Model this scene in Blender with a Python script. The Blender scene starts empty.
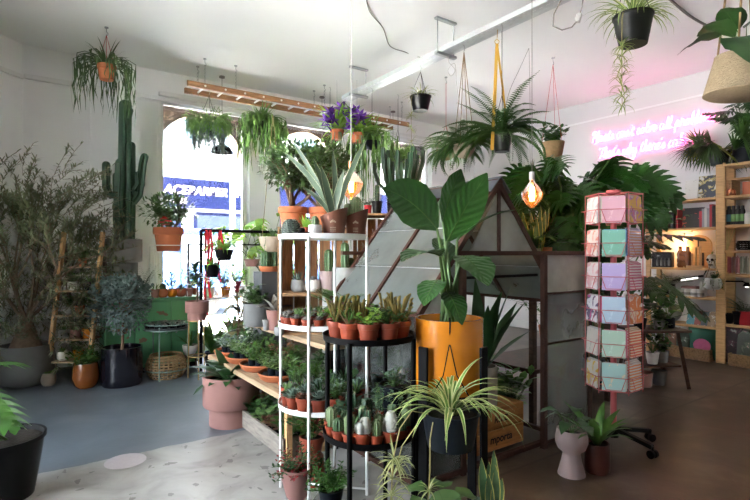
import bpy, math, random
from math import sin, cos, pi, radians as R, sqrt
from mathutils import Vector as V, Matrix, Quaternion
rnd = random.Random(7)
sc = bpy.context.scene
COL = sc.collection
TH = R(35.2)
FW = V((sin(TH), cos(TH), 0)); RT = V((cos(TH), -sin(TH), 0)); UP = V((0, 0, 1))
H = 1.4; HY = 252.0; FOC = 500.0
def P(px, py, d):
    return FW*d + RT*((px-375)/FOC*d) + UP*(H-(py-HY)/FOC*d)
def PZ(px, d, z):
    p = P(px, HY, d); p.z = z; return p
def FL(px, py, z=0.0):
    d = (H-z)*FOC/(py-HY); return PZ(px, d, z)
def CR(c, dr, df, dz=0):
    return V(c) + RT*dr + FW*df + UP*dz
def onX(px, X, z=0.0):      # point of the plane x = X seen in column px
    k = (px-375)/FOC; d = X/(sin(TH)+cos(TH)*k); return PZ(px, d, z)
def onY(px, Y, z=0.0):
    k = (px-375)/FOC; d = Y/(cos(TH)-sin(TH)*k); return PZ(px, d, z)
def U(a, b): return rnd.uniform(a, b)

# ------------------------------------------------------------------ geometry
class G:
    def __init__(s): s.v = []; s.f = []; s.uv = []
    def add(s, vs, fs, uvs=None):
        o = len(s.v); s.v += [tuple(q) for q in vs]
        s.uv += (uvs if uvs else [(0.5, 0.5)]*len(vs))
        s.f += [tuple(i+o for i in f) for f in fs]; return s
    def box(s, a, b):
        x0, y0, z0 = a; x1, y1, z1 = b
        vs = [(x0,y0,z0),(x1,y0,z0),(x1,y1,z0),(x0,y1,z0),(x0,y0,z1),(x1,y0,z1),(x1,y1,z1),(x0,y1,z1)]
        return s.add(vs, [(0,3,2,1),(4,5,6,7),(0,1,5,4),(1,2,6,5),(2,3,7,6),(3,0,4,7)])
    def cbox(s, c, sz, rz=0.0, rx=0.0):
        M = Matrix.Translation(V(c)) @ Matrix.Rotation(rz, 4, 'Z') @ Matrix.Rotation(rx, 4, 'X')
        h = [q/2 for q in sz]
        vs = [M @ V((x*h[0], y*h[1], z*h[2])) for z in (-1,1) for x, y in ((-1,-1),(1,-1),(1,1),(-1,1))]
        return s.add(vs, [(0,3,2,1),(4,5,6,7),(0,1,5,4),(1,2,6,5),(2,3,7,6),(3,0,4,7)])
    def bar(s, a, b, w, t, up=UP):
        a = V(a); b = V(b); d = (b-a).normalized()
        sd = d.cross(V(up))
        if sd.length < 1e-4: sd = d.cross(V((1,0,0)))
        sd.normalize(); n = sd.cross(d)
        vs = []
        for p in (a, b):
            for i, j in ((-1,-1),(1,-1),(1,1),(-1,1)): vs.append(p+sd*(i*w/2)+n*(j*t/2))
        return s.add(vs, [(0,3,2,1),(4,5,6,7),(0,1,5,4),(1,2,6,5),(2,3,7,6),(3,0,4,7)])
    def tube(s, pts, r, n=6, cap=True, ribs=0.0):
        pts = [V(p) for p in pts]; m = len(pts)
        rs = list(r) if hasattr(r, '__len__') else [r]*m
        t0 = (pts[1]-pts[0]).normalized()
        a = t0.orthogonal().normalized(); vs = []; uv = []
        pt = t0
        for i, p in enumerate(pts):
            t = (pts[min(i+1,m-1)]-pts[max(i-1,0)])
            t = t.normalized() if t.length > 1e-9 else pt
            q = pt.rotation_difference(t); a = q @ a; pt = t
            b = t.cross(a)
            for k in range(n):
                an = 2*pi*k/n
                rr = rs[i]*(1-ribs*(k % 2))
                vs.append(p+(a*cos(an)+b*sin(an))*rr); uv.append((k/n, i/(m-1)))
        fs = [(i*n+k, i*n+(k+1) % n, (i+1)*n+(k+1) % n, (i+1)*n+k) for i in range(m-1) for k in range(n)]
        if cap: fs += [tuple(range(n-1,-1,-1)), tuple((m-1)*n+k for k in range(n))]
        return s.add(vs, fs, uv)
    def lathe(s, prof, n=24, c=(0,0,0), sx=1, sy=1):
        m = len(prof); c = V(c); vs = []; uv = []
        for i, (r, z) in enumerate(prof):
            for k in range(n):
                an = 2*pi*k/n; vs.append(c+V((r*cos(an)*sx, r*sin(an)*sy, z))); uv.append((k/n, i/max(1,m-1)))
        fs = [(i*n+k, i*n+(k+1) % n, (i+1)*n+(k+1) % n, (i+1)*n+k) for i in range(m-1) for k in range(n)]
        if prof[0][0] > 1e-5: fs.append(tuple(range(n-1,-1,-1)))
        if prof[-1][0] > 1e-5: fs.append(tuple((m-1)*n+k for k in range(n)))
        return s.add(vs, fs, uv)
    def ell(s, c, rx, ry, rz, n=10, m=6):
        prof = [(max(1e-6, sin(pi*i/m)), -cos(pi*i/m)) for i in range(m+1)]
        c = V(c); vs = []
        for r, z in prof:
            for k in range(n):
                an = 2*pi*k/n; vs.append(c+V((r*cos(an)*rx, r*sin(an)*ry, z*rz)))
        return s.add(vs, [(i*n+k, i*n+(k+1) % n, (i+1)*n+(k+1) % n, (i+1)*n+k) for i in range(m) for k in range(n)])
    def blade(s, pts, ws, side=None, fold=0.15, wave=0.0):
        pts = [V(p) for p in pts]; m = len(pts); vs = []; uv = []
        for i, p in enumerate(pts):
            t = (pts[min(i+1,m-1)]-pts[max(i-1,0)])
            if t.length < 1e-9: t = V((0,0,1))
            t.normalize()
            sd = V(side) if side is not None else t.cross(UP)
            sd = sd - t*sd.dot(t)
            if sd.length < 1e-3: sd = t.orthogonal()
            sd.normalize(); nn = sd.cross(t)
            if nn.z < 0 and side is None: nn = -nn
            w = ws[i]/2; wv = wave*ws[i]*(sin(i*2.1))
            vs += [p-sd*w+nn*(w*fold+wv), p, p+sd*w+nn*(w*fold-wv)]
            uv += [(0, i/(m-1)), (.5, i/(m-1)), (1, i/(m-1))]
        fs = []
        for i in range(m-1):
            a = i*3; fs += [(a,a+1,a+4,a+3),(a+1,a+2,a+5,a+4)]
        return s.add(vs, fs, uv)
    def prism(s, poly, t, M=None):       # polygon in xy, extruded t along z, then moved by M
        n = len(poly); M = M or Matrix()
        vs = [M @ V((x, y, 0)) for x, y in poly]+[M @ V((x, y, t)) for x, y in poly]
        return s.add(vs, [tuple(range(n-1,-1,-1)), tuple(range(n,2*n))]+[(i,(i+1) % n,n+(i+1) % n,n+i) for i in range(n)])
    def move(s, off):
        s.v = [(a+off[0], b+off[1], c+off[2]) for a, b, c in s.v]; return s

def mesh_of(name, g, mat, smooth=True):
    me = bpy.data.meshes.new(name)
    me.from_pydata(g.v, [], g.f)
    uvl = me.uv_layers.new(name='UVMap')
    li = [0]*len(me.loops); me.loops.foreach_get('vertex_index', li)
    flat = []
    for i in li: flat += g.uv[i]
    uvl.data.foreach_set('uv', flat)
    me.materials.append(mat)
    if smooth:
        me.shade_smooth()
        try: me.set_sharp_from_angle(angle=R(42))
        except Exception: pass
    me.update(); return me
def ob(name, g, mat, parent=None, loc=None, smooth=True, bev=0):
    o = bpy.data.objects.new(name, mesh_of(name, g, mat, smooth)); COL.objects.link(o)
    if parent is not None: o.parent = parent
    if loc is not None: o.location = loc
    if bev:
        b = o.modifiers.new('bevel', 'BEVEL'); b.width = bev; b.segments = 2; b.limit_method = 'ANGLE'
    return o
def tag(o, label, cat, group=None):
    o['label'] = label; o['category'] = cat
    if group: o['group'] = group
    return o
def thing(name, label, cat, loc=(0,0,0), rz=0.0, group=None, scale=1.0):
    o = bpy.data.objects.new(name, None); COL.objects.link(o); o.empty_display_size = .05
    o.location = loc; o.rotation_euler = (0, 0, rz); o.scale = (scale,)*3
    return tag(o, label, cat, group)
def struct(name, g, mat, parent=None, smooth=False, bev=0):
    o = ob(name, g, mat, parent, smooth=smooth, bev=bev)
    if parent is None: o['kind'] = 'structure'
    return o
# prototypes: lists of (part name, mesh); a copy shares the mesh data
PROTO = {}
def proto(key, parts):
    PROTO[key] = [(n, mesh_of(n, g, m)) for n, g, m in parts if g.v]
    return key
def inst(key, name, label, cat, loc, rz=0.0, scale=1.0, group=None):
    t = thing(name, label, cat, loc, rz, group, scale)
    for n, me in PROTO[key]:
        o = bpy.data.objects.new(n, me); COL.objects.link(o); o.parent = t
    return t
_pk = [0]
def single(parts, name, label, cat, loc, rz=0.0, scale=1.0, group=None):
    lx, ly_, lz_ = loc
    for _, g, _m in parts:          # keep leaves out of the walls
        ylim = (YW+.10 if ly_ > YW-.1 else YW-.085)-ly_; xlim = XR-.03-lx; out = []
        for x, y, z in g.v:
            y = min(y, ylim); x = min(x, xlim)
            dd = (V((x+lx, y+ly_, 0))-ca).dot(nv)
            if dd > -.05 and lx < 1.0: x -= nv.x*(dd+.05); y -= nv.y*(dd+.05)
            out.append((x, y, z))
        g.v = out
    _pk[0] += 1; k = proto('single%d' % _pk[0], parts)
    return inst(k, name, label, cat, loc, rz, scale, group)
ORD = ['first','second','third','fourth','fifth','sixth','seventh','eighth','ninth','tenth','eleventh','twelfth','thirteenth','fourteenth','fifteenth','sixteenth','seventeenth','eighteenth','nineteenth','twentieth']

# ------------------------------------------------------------------ materials
def nt(name):
    m = bpy.data.materials.new(name); m.use_nodes = True
    n = m.node_tree.nodes; l = m.node_tree.links; n.clear()
    out = n.new('ShaderNodeOutputMaterial'); return m, n, l, out
def mixc(n, l, fac, a, b, blend='MIX'):
    x = n.new('ShaderNodeMix'); x.data_type = 'RGBA'; x.blend_type = blend
    for sock, val in ((x.inputs[0], fac), (x.inputs[6], a), (x.inputs[7], b)):
        if hasattr(val, 'is_linked'): l.new(val, sock)
        elif hasattr(val, '__len__'): sock.default_value = (*val[:3], 1)
        else: sock.default_value = val
    return x.outputs[2]
def mth(n, l, op, a, b=0.0, clamp=False):
    x = n.new('ShaderNodeMath'); x.operation = op; x.use_clamp = clamp
    for sock, val in ((x.inputs[0], a), (x.inputs[1], b)):
        if hasattr(val, 'is_linked'): l.new(val, sock)
        else: sock.default_value = val
    return x.outputs[0]
def noise(n, l, scale, detail=4, vec=None, dist=0.0):
    x = n.new('ShaderNodeTexNoise'); x.inputs['Scale'].default_value = scale; x.inputs['Detail'].default_value = detail
    x.inputs['Distortion'].default_value = dist
    if vec is None: vec = n.new('ShaderNodeTexCoord').outputs['Object']
    l.new(vec, x.inputs['Vector']); return x.outputs['Fac']
def ramp(n, l, fac, stops):
    x = n.new('ShaderNodeValToRGB'); l.new(fac, x.inputs[0]); e = x.color_ramp.elements
    while len(e) < len(stops): e.new(.5)
    for k, (p, c) in zip(e, stops): k.position = p; k.color = (*c[:3], 1)
    return x.outputs[0]
def shd(n, l, out, col, rough=.5, metal=0.0, bump=None, bs=.2, spec=.5, trans=0.0, coat=0.0):
    b = n.new('ShaderNodeBsdfPrincipled')
    if hasattr(col, 'is_linked'): l.new(col, b.inputs['Base Color'])
    else: b.inputs['Base Color'].default_value = (*col[:3], 1)
    b.inputs['Roughness'].default_value = rough; b.inputs['Metallic'].default_value = metal
    b.inputs['Specular IOR Level'].default_value = spec; b.inputs['Coat Weight'].default_value = coat
    if bump is not None:
        bp = n.new('ShaderNodeBump'); bp.inputs['Strength'].default_value = bs; bp.inputs['Distance'].default_value = .01
        l.new(bump, bp.inputs['Height']); l.new(bp.outputs[0], b.inputs['Normal'])
    res = b.outputs[0]
    if trans > 0:
        t = n.new('ShaderNodeBsdfTranslucent')
        if hasattr(col, 'is_linked'): l.new(col, t.inputs[0])
        else: t.inputs[0].default_value = (*col[:3], 1)
        mx = n.new('ShaderNodeMixShader'); mx.inputs[0].default_value = trans
        l.new(b.outputs[0], mx.inputs[1]); l.new(t.outputs[0], mx.inputs[2]); res = mx.outputs[0]
    l.new(res, out.inputs[0])
_mc = {}
BRIGHT = ('wall_paint','wall_paint_right','ceiling_paint','white_paint','white_metal','street','render_white')
def mat(name, c, rough=.6, var=.18, scale=9, metal=0.0, bump=0.0, spec=.3, coat=0.0, bscale=40, orand=0.0):
    if name in _mc: return _mc[name]
    m, n, l, out = nt(name)
    c = V(c)*(1 if name in BRIGHT else .72)
    col = mixc(n, l, noise(n, l, scale), c*(1-var), c*(1+var*.7))
    if orand:
        oi = n.new('ShaderNodeObjectInfo')
        col = mixc(n, l, mth(n, l, 'MULTIPLY', oi.outputs['Random'], orand), col, (.02,.02,.02))
    shd(n, l, out, col, rough, metal, noise(n, l, bscale) if bump else None, bump, spec, coat=coat)
    _mc[name] = m; return m
def leaf(name, c1, c2, rough=.45, trans=.22, scale=14, stripe=None, spec=.4, edge=None, vein=None):
    if name in _mc: return _mc[name]
    m, n, l, out = nt(name)
    oi = n.new('ShaderNodeObjectInfo')
    f = noise(n, l, scale, 2)
    f = mth(n, l, 'ADD', mth(n, l, 'MULTIPLY', mth(n, l, 'SUBTRACT', f, .5), 2.2), mth(n, l, 'ADD', .3, mth(n, l, 'MULTIPLY', oi.outputs['Random'], .4)), True)
    col = mixc(n, l, f, V(c1)*.80, V(c2)*.80)
    uv = n.new('ShaderNodeTexCoord').outputs['UV']
    sp = n.new('ShaderNodeSeparateXYZ'); l.new(uv, sp.inputs[0])
    au = mth(n, l, 'ABSOLUTE', mth(n, l, 'SUBTRACT', sp.outputs[0], .5))      # 0 midrib .. .5 edge
    if edge: col = mixc(n, l, mth(n, l, 'GREATER_THAN', au, edge[0]), col, edge[1])
    if stripe: col = mixc(n, l, mth(n, l, 'LESS_THAN', au, stripe[0]), col, stripe[1])
    bump = None
    if vein:
        w = mth(n, l, 'SINE', mth(n, l, 'MULTIPLY', mth(n, l, 'SUBTRACT', sp.outputs[1], mth(n, l, 'MULTIPLY', au, vein[0])), vein[1]))
        col = mixc(n, l, mth(n, l, 'GREATER_THAN', w, .8), col, vein[2])
        col = mixc(n, l, mth(n, l, 'LESS_THAN', au, .025), col, vein[2]); bump = w
    shd(n, l, out, col, rough, 0, bump, .25, spec, trans)
    _mc[name] = m; return m
def emis(name, c, s):
    if name in _mc: return _mc[name]
    m, n, l, out = nt(name); e = n.new('ShaderNodeEmission')
    e.inputs[0].default_value = (*c, 1); e.inputs[1].default_value = s; l.new(e.outputs[0], out.inputs[0]); _mc[name] = m; return m
def glassm(name, tint=(.95,.97,.97), refl=.12, rough=.03, haze=0.0, hazec=(.6,.62,.6), dirt=6):
    if name in _mc: return _mc[name]
    m, n, l, out = nt(name)
    t = n.new('ShaderNodeBsdfTransparent'); t.inputs[0].default_value = (*tint, 1)
    g = n.new('ShaderNodeBsdfGlossy'); g.inputs['Roughness'].default_value = rough
    fr = n.new('ShaderNodeFresnel'); fr.inputs[0].default_value = 1.5
    a = n.new('ShaderNodeMixShader'); l.new(mth(n, l, 'ADD', fr.outputs[0], refl, True), a.inputs[0])
    l.new(t.outputs[0], a.inputs[1]); l.new(g.outputs[0], a.inputs[2]); res = a.outputs[0]
    if haze:
        d = n.new('ShaderNodeBsdfDiffuse'); d.inputs[0].default_value = (*hazec, 1)
        tl = n.new('ShaderNodeBsdfTranslucent'); tl.inputs[0].default_value = (*hazec, 1)
        b = n.new('ShaderNodeMixShader'); b.inputs[0].default_value = .5; l.new(d.outputs[0], b.inputs[1]); l.new(tl.outputs[0], b.inputs[2])
        c = n.new('ShaderNodeMixShader')
        nf = mth(n, l, 'ADD', mth(n, l, 'MULTIPLY', mth(n, l, 'SUBTRACT', noise(n, l, dirt, 5), .5), .7), haze, True)
        l.new(nf, c.inputs[0]); l.new(res, c.inputs[1]); l.new(b.outputs[0], c.inputs[2]); res = c.outputs[0]
    l.new(res, out.inputs[0]); _mc[name] = m; return m
def wood(name, c, scale=3.0, axis=(1,12,12), rough=.6, var=.35):
    if name in _mc: return _mc[name]
    m, n, l, out = nt(name)
    mp = n.new('ShaderNodeMapping'); mp.inputs['Scale'].default_value = axis
    l.new(n.new('ShaderNodeTexCoord').outputs['Object'], mp.inputs[0])
    f = noise(n, l, scale, 6, mp.outputs[0], .6); c = V(c)*.75
    col = ramp(n, l, f, [(.3, c*(1-var)), (.5, c), (.72, c*(1+var*.6))])
    shd(n, l, out, col, rough, 0, f, .12, .3); _mc[name] = m; return m

M = {}
M['white'] = mat('white_paint', (.78,.78,.76), .55, .04)
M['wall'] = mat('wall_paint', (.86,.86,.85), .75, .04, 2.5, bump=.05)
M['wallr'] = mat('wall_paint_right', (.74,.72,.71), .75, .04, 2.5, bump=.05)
M['ceil'] = mat('ceiling_paint', (.89,.89,.88), .8, .03, 1.5, bump=.04)
M['whitemetal'] = mat('white_metal', (.72,.72,.70), .4, .05)
M['blackmetal'] = mat('black_metal', (.0022,.0022,.0025), .5, .3, spec=.08)
M['tc'] = mat('terracotta', (.42,.09,.03), .75, .25, 14, bump=.08, orand=.25)
M['tcl'] = mat('terracotta_pale', (.52,.155,.06), .75, .22, 10, bump=.08)
M['tcb'] = mat('terracotta_plastic', (.31,.047,.015), .5, .2, 16, orand=.25)
M['soil'] = mat('potting_soil', (.025,.017,.012), .95, .6, 60, bump=.8)
M['grit'] = mat('pale_grit', (.35,.32,.28), .95, .6, 120, bump=.8)
M['bark'] = mat('olive_bark', (.20,.14,.09), .9, .5, 22, bump=.9, bscale=30)
M['stem'] = mat('green_stem', (.08,.16,.035), .5, .3, 12)
M['brownstem'] = mat('brown_stem', (.16,.10,.06), .8, .4, 20, bump=.4)
M['pine'] = wood('pine_board', (.70,.42,.19), 4, (2,2,18), .6, .22)
M['plank'] = wood('scaffold_plank', (.47,.33,.20), 3, (14,1.2,14), .7, .35)
M['crate'] = wood('apple_crate', (.33,.19,.09), 4, (3,14,14), .75, .45)
M['cratev'] = wood('crate_slats', (.42,.22,.10), 4, (12,12,1.5), .75, .4)
M['greycrate'] = wood('grey_crate', (.30,.26,.22), 4, (12,2,12), .8, .35)
M['darkwood'] = wood('dark_wood', (.075,.037,.02), 4, (3,3,12), .5, .4)
M['ladder'] = wood('ladder_wood', (.34,.17,.075), 4, (1.5,14,14), .65, .4)
M['rust'] = mat('rusty_iron', (.075,.028,.016), .7, .5, 25, bump=.3)
M['galv'] = mat('galvanised_steel', (.55,.57,.58), .35, .2, 30, metal=.9)
M['concrete_pot'] = mat('grey_concrete', (.20,.20,.195), .85, .25, 8, bump=.2)
M['pinkpot'] = mat('pink_clay', (.36,.18,.155), .7, .15, 6, bump=.06)
M['lilacpot'] = mat('lilac_ceramic', (.42,.31,.30), .5, .12, 6)
M['navy'] = mat('navy_glaze', (.006,.006,.012), .1, .3, 6, coat=.7)
M['amber'] = mat('amber_glaze', (.26,.075,.015), .2, .35, 7, coat=.5)
M['yellow'] = mat('ochre_glaze', (.72,.24,.014), .25, .12, 4, coat=.4)
M['blackplastic'] = mat('black_plastic', (.004,.004,.0045), .4, .2, spec=.14)
M['slateplastic'] = mat('slate_plastic', (.006,.009,.013), .45, .2, spec=.14)
M['beige'] = mat('beige_ceramic', (.45,.37,.28), .6, .2, 12, bump=.1)
M['whitec'] = mat('white_ceramic', (.75,.73,.69), .3, .06)
M['greyc'] = mat('grey_ceramic', (.32,.32,.31), .55, .2, 10)
M['brownpaper'] = mat('brown_wrap', (.16,.055,.03), .6, .15)
M['burlap'] = mat('burlap', (.42,.32,.20), .95, .3, 70, bump=.7, bscale=160)
M['rope'] = mat('jute_rope', (.30,.20,.10), .9, .3, 60, bump=.5)
M['ystrap'] = mat('mustard_strap', (.62,.36,.05), .7, .1)
M['wicker'] = mat('wicker', (.36,.23,.11), .8, .4, 30)
M['greenpaint'] = None
M['cable'] = mat('grey_cable', (.25,.23,.21), .6, .1)
M['pinkmetal'] = mat('pink_metal', (.70,.15,.16), .4, .15)
M['copper'] = mat('copper', (.75,.30,.14), .25, .15, 10, metal=.9)
M['red'] = mat('red_ribbon', (.65,.02,.03), .5, .1)
M['ink'] = mat('dark_ink', (.02,.014,.01), .8, .2)
M['brass'] = mat('brass_wire', (.45,.30,.12), .4, .2, metal=.7)
# leaves
L = {}
L['olive'] = leaf('olive_leaf', (.085,.115,.05), (.22,.25,.13), .5, .25, 9)
L['euca'] = leaf('silver_leaf', (.10,.16,.14), (.26,.33,.30), .6, .2, 9)
L['jade'] = leaf('jade_leaf', (.045,.10,.028), (.13,.24,.07), .35, .15, 10)
L['mid'] = leaf('mid_green_leaf', (.03,.10,.015), (.10,.23,.04), .4, .28, 10)
L['bright'] = leaf('bright_leaf', (.14,.34,.035), (.36,.58,.10), .4, .5, 10)
L['dark'] = leaf('dark_leaf', (.012,.042,.012), (.045,.11,.03), .35, .18, 8)
L['deep'] = leaf('philodendron_leaf', (.012,.048,.008), (.034,.115,.018), .3, .2, 6, vein=(.6,50,(.036,.12,.02)))
L['strel'] = leaf('strelitzia_leaf', (.012,.060,.009), (.036,.125,.020), .3, .12, 3, vein=(.5,55,(.019,.080,.012)))
L['aspid'] = leaf('aspidistra_leaf', (.014,.055,.018), (.05,.13,.035), .35, .2, 5)
L['monst'] = leaf('monstera_leaf', (.03,.13,.015), (.10,.30,.04), .28, .3, 5)
L['spider'] = leaf('spider_leaf', (.09,.20,.03), (.19,.33,.06), .4, .3, 8, edge=(.30,(.62,.66,.30)))
L['spiderp'] = leaf('spider_pale', (.22,.30,.07), (.42,.46,.16), .45, .3, 8, stripe=(.16,(.66,.65,.38)))
L['rhip'] = leaf('rhipsalis_stem', (.07,.18,.03), (.20,.36,.08), .5, .2, 8)
L['rhipd'] = leaf('rhipsalis_dark', (.05,.10,.035), (.13,.22,.07), .5, .2, 8)
L['fern'] = leaf('fern_leaf', (.025,.09,.015), (.08,.20,.035), .5, .3, 8)
L['agave'] = leaf('agave_leaf', (.055,.095,.06), (.11,.165,.105), .5, .08, 6, edge=(.445,(.42,.45,.27)))
L['bluesucc'] = leaf('blue_succulent', (.10,.17,.13), (.28,.36,.28), .55, .1, 30)
L['greensucc'] = leaf('green_succulent', (.06,.15,.04), (.20,.32,.10), .5, .12, 30)
L['redsucc'] = leaf('red_succulent', (.10,.055,.035), (.30,.12,.07), .5, .1, 40)
L['greysucc'] = leaf('grey_succulent', (.17,.17,.15), (.36,.34,.30), .6, .08, 40)
L['cactus'] = leaf('cactus_skin', (.025,.075,.03), (.07,.15,.05), .5, .02, 9)
L['euph'] = leaf('euphorbia_skin', (.012,.045,.022), (.04,.10,.04), .45, .02, 6)
L['cactusl'] = leaf('light_cactus_skin', (.09,.15,.06), (.20,.27,.12), .55, .02, 16)
L['hair'] = leaf('white_cactus_hair', (.50,.50,.45), (.78,.77,.70), .8, .25, 20)
L['spine'] = leaf('cactus_spine', (.35,.25,.14), (.60,.48,.30), .7, .1, 20)
L['purple'] = leaf('purple_petal', (.10,.02,.30), (.26,.06,.50), .5, .3, 12)
L['croton'] = leaf('bronze_leaf', (.12,.09,.03), (.24,.22,.08), .4, .25, 8)
L['redleaf'] = leaf('red_leaf', (.22,.015,.03), (.42,.05,.05), .4, .3, 9)
L['redflower'] = leaf('red_flower', (.60,.01,.02), (.80,.05,.05), .5, .3, 9)
L['pitcher'] = leaf('pitcher_leaf', (.13,.12,.03), (.32,.22,.06), .45, .25, 25)
L['trail'] = leaf('trailing_leaf', (.06,.13,.07), (.16,.26,.15), .5, .15, 25)
L['snake'] = leaf('snake_leaf', (.03,.09,.03), (.09,.17,.07), .4, .08, 20, edge=(.42,(.45,.40,.10)))
L['lime'] = leaf('yellow_green_leaf', (.20,.26,.03), (.38,.40,.06), .5, .3, 10)
L['straw'] = leaf('dry_runner', (.35,.30,.10), (.55,.45,.18), .6, .2, 20)
L['pampas'] = leaf('pampas_plume', (.42,.33,.27), (.62,.50,.42), .9, .3, 20)
L['palm'] = leaf('fan_palm_leaf', (.02,.065,.012), (.07,.15,.03), .4, .2, 8)
# ------------------------------------------------------------------ pots and plants
def pot(style, rt, h, rb=None, wall=.006, n=28, soil_in=.12, ribs=False):
    """returns pot geometry, soil geometry, soil height"""
    rb = rb if rb is not None else rt*.72
    if style == 'tc':   o = [(rb,0),(rt*.90,h*.70),(rt*.90,h*.70),(rt,h*.72),(rt*1.02,h*.86),(rt,h)]
    elif style == 'cyl': o = [(rt*.93,0),(rt*.99,h*.05),(rt,h*.3),(rt,h)]
    elif style == 'taper': o = [(rb,0),((rb+rt)/2*1.02,h*.5),(rt,h*.93),(rt*1.05,h*.94),(rt*1.05,h)]
    elif style == 'plain': o = [(rb,0),((rb+rt)/2,h*.5),(rt,h)]
    elif style == 'bulb': o = [(rt*.72,0),(rt*.98,h*.12),(rt*1.13,h*.35),(rt*1.15,h*.5),(rt*1.08,h*.78),(rt,h*.95),(rt*.98,h)]
    elif style == 'bowl': o = [(rt*.35,0),(rt*.62,h*.12),(rt*.88,h*.45),(rt*.99,h*.8),(rt,h)]
    elif style == 'step': o = [(rb,0),(rb,h*.36),(rb,h*.37),(rt*.97,h*.39),(rt,h*.43),(rt,h)]
    elif style == 'goblet': o = [(rt*.95,0),(rt*.95,h*.02),(rt*.72,h*.28),(rt*.60,h*.46),(rt*.63,h*.50),(rt*.95,h*.58),(rt*1.12,h*.72),(rt*1.12,h*.82),(rt,h)]
    elif style == 'saucer': o = [(rt*.8,0),(rt*.92,h*.3),(rt,h*.8),(rt*1.02,h*.85),(rt*1.0,h)]
    elif style == 'urn': o = [(rt*.62,0),(rt*.62,h*.10),(rt*.40,h*.2),(rt*.70,h*.34),(rt*.95,h*.7),(rt*1.0,h*.92),(rt*1.06,h*.93),(rt*1.06,h)]
    p = G(); si = h*(1-soil_in)
    ri = o[-1][0]-wall
    prof = o+[(ri,h),(ri*.97,max(si-.004,h*.5)),(0.0005,max(si-.004,h*.5))]
    p.lathe(prof, n)
    if ribs:
        p.v = [(x*(1+.007*cos(math.atan2(y,x)*34)), y*(1+.007*cos(math.atan2(y,x)*34)), z) for x, y, z in p.v]
    s = G(); s.lathe([(ri*.975, si-.003),(ri*.8, si),(ri*.4, si+.004),(.0005, si+.005)], n)
    return p, s, si
def potparts(style, rt, h, m, soil='soil', **k):
    p, s, z = pot(style, rt, h, **k)
    return [('pot', p, M[m] if isinstance(m, str) else m), ('soil', s, M[soil])], z
def dirv(az, el): return V((cos(az)*cos(el), sin(az)*cos(el), sin(el)))
W_LANCE = [.35,.8,1,.85,.5,.06]
W_OVAL = [.15,.8,1,.95,.65,.05]
W_STRAP = [.75,1,1,.9,.7,.4,.05]
W_HEART = [.25,.95,1,.85,.5,.04]
def wp(prof, w, m):
    out = []
    for i in range(m):
        x = i/(m-1)*(len(prof)-1); k = min(int(x), len(prof)-2); f = x-k
        out.append(w*(prof[k]*(1-f)+prof[k+1]*f))
    return out
def curve(base, az, el, Ln, bend, m=6, twist=0.0):
    """polyline leaving base at elevation el and bending down by `bend` radians over its length"""
    pts = [V(base)]; e = el; a = az
    for i in range(m-1):
        pts.append(pts[-1]+dirv(a, e)*(Ln/(m-1))); e -= bend/(m-1); a += twist/(m-1)
    return pts
def straps(g, c, n, Ln, w, el=(.9,1.4), bend=(1.0,2.0), r0=.01, prof=W_STRAP, m=7, fold=.25, lv=.3, wave=0):
    c = V(c)
    for i in range(n):
        az = 2*pi*i/n*2.618*n/3 + U(-.4,.4); l = Ln*U(1-lv,1)
        pts = curve(c+dirv(az,0)*r0*U(.3,1), az, U(*el), l, U(*bend), m, U(-.3,.3))
        g.blade(pts, wp(prof, w*U(.8,1.1), m), fold=fold, wave=wave)
def small_leaf(g, p, d, l, w, prof=W_OVAL, m=4, droop=.3, fold=.15):
    d = V(d).normalized(); pts = [V(p)]
    for i in range(m-1):
        pts.append(pts[-1]+d*(l/(m-1))); d = (d-UP*droop/(m-1)).normalized()
    g.blade(pts, wp(prof, w, m), fold=fold)
def rosette(g, c, r, layers=4, n=7, wf=.5, up=0.0, prof=(.55,.9,1,.7,.05)):
    c = V(c)
    for k in range(layers):
        f = k/max(1,layers-1); el = .12+1.15*f+up; l = r*(1-.55*f)
        for i in range(n):
            az = 2*pi*(i+.5*(k % 2))/n+U(-.1,.1)
            pts = curve(c+UP*(r*.10*k), az, el*.8, l, -.45, 5)
            g.blade(pts, wp(prof, l*wf, 5), fold=.35)
def ribbed(g, pts, r, ribs=8, depth=.22, tipr=True):
    """cactus column along pts, rounded tip"""
    pts = [V(p) for p in pts]; rs = [r]*len(pts)
    rs[0] = r*.85
    if tipr:
        d = (pts[-1]-pts[-2]).normalized(); e = pts[-1]
        for f in (.45,.75,.95): pts.append(e+d*r*f); rs.append(r*sqrt(max(.02,1-f*f)))
    g.tube(pts, rs, ribs*2, True, depth)
    return pts, rs
def spines(g, pts, rs, ribs, ln, step=.02, wid=.0012):
    for i in range(len(pts)-1):
        a, b = pts[i], pts[i+1]; L_ = (b-a).length; nst = max(1, int(L_/step))
        t = (b-a).normalized(); o = t.orthogonal().normalized(); o2 = t.cross(o)
        for s in range(nst):
            f = s/nst; p = a.lerp(b, f); r = rs[i]*(1-f)+rs[i+1]*f
            for k in range(ribs):
                an = 2*pi*k/ribs; d = o*cos(an)+o2*sin(an)
                for q in range(2):
                    dd = (d+V((U(-.6,.6),U(-.6,.6),U(-.5,.7)))).normalized()
                    q0 = p+d*r*.97; sd = dd.orthogonal().normalized()*wid
                    g.add([q0-sd, q0+sd, q0+dd*ln*U(.6,1)], [(0,1,2)])
def hairy(g, c, r, h, n, ln):
    for i in range(n):
        t = U(0,1); az = U(0,2*pi)
        if t < .7: p = V((cos(az)*r, sin(az)*r, h*t/.7*.75)); d = dirv(az, U(-.3,.6))
        else:
            el = U(.1,1.5); p = V((cos(az)*cos(el)*r, sin(az)*cos(el)*r, h*.75+sin(el)*r)); d = dirv(az, el)
        sd = d.orthogonal().normalized()*.0016
        p = V(c)+p*.96; g.add([p-sd, p+sd, p+d*ln*U(.5,1)], [(0,1,2)])
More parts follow.
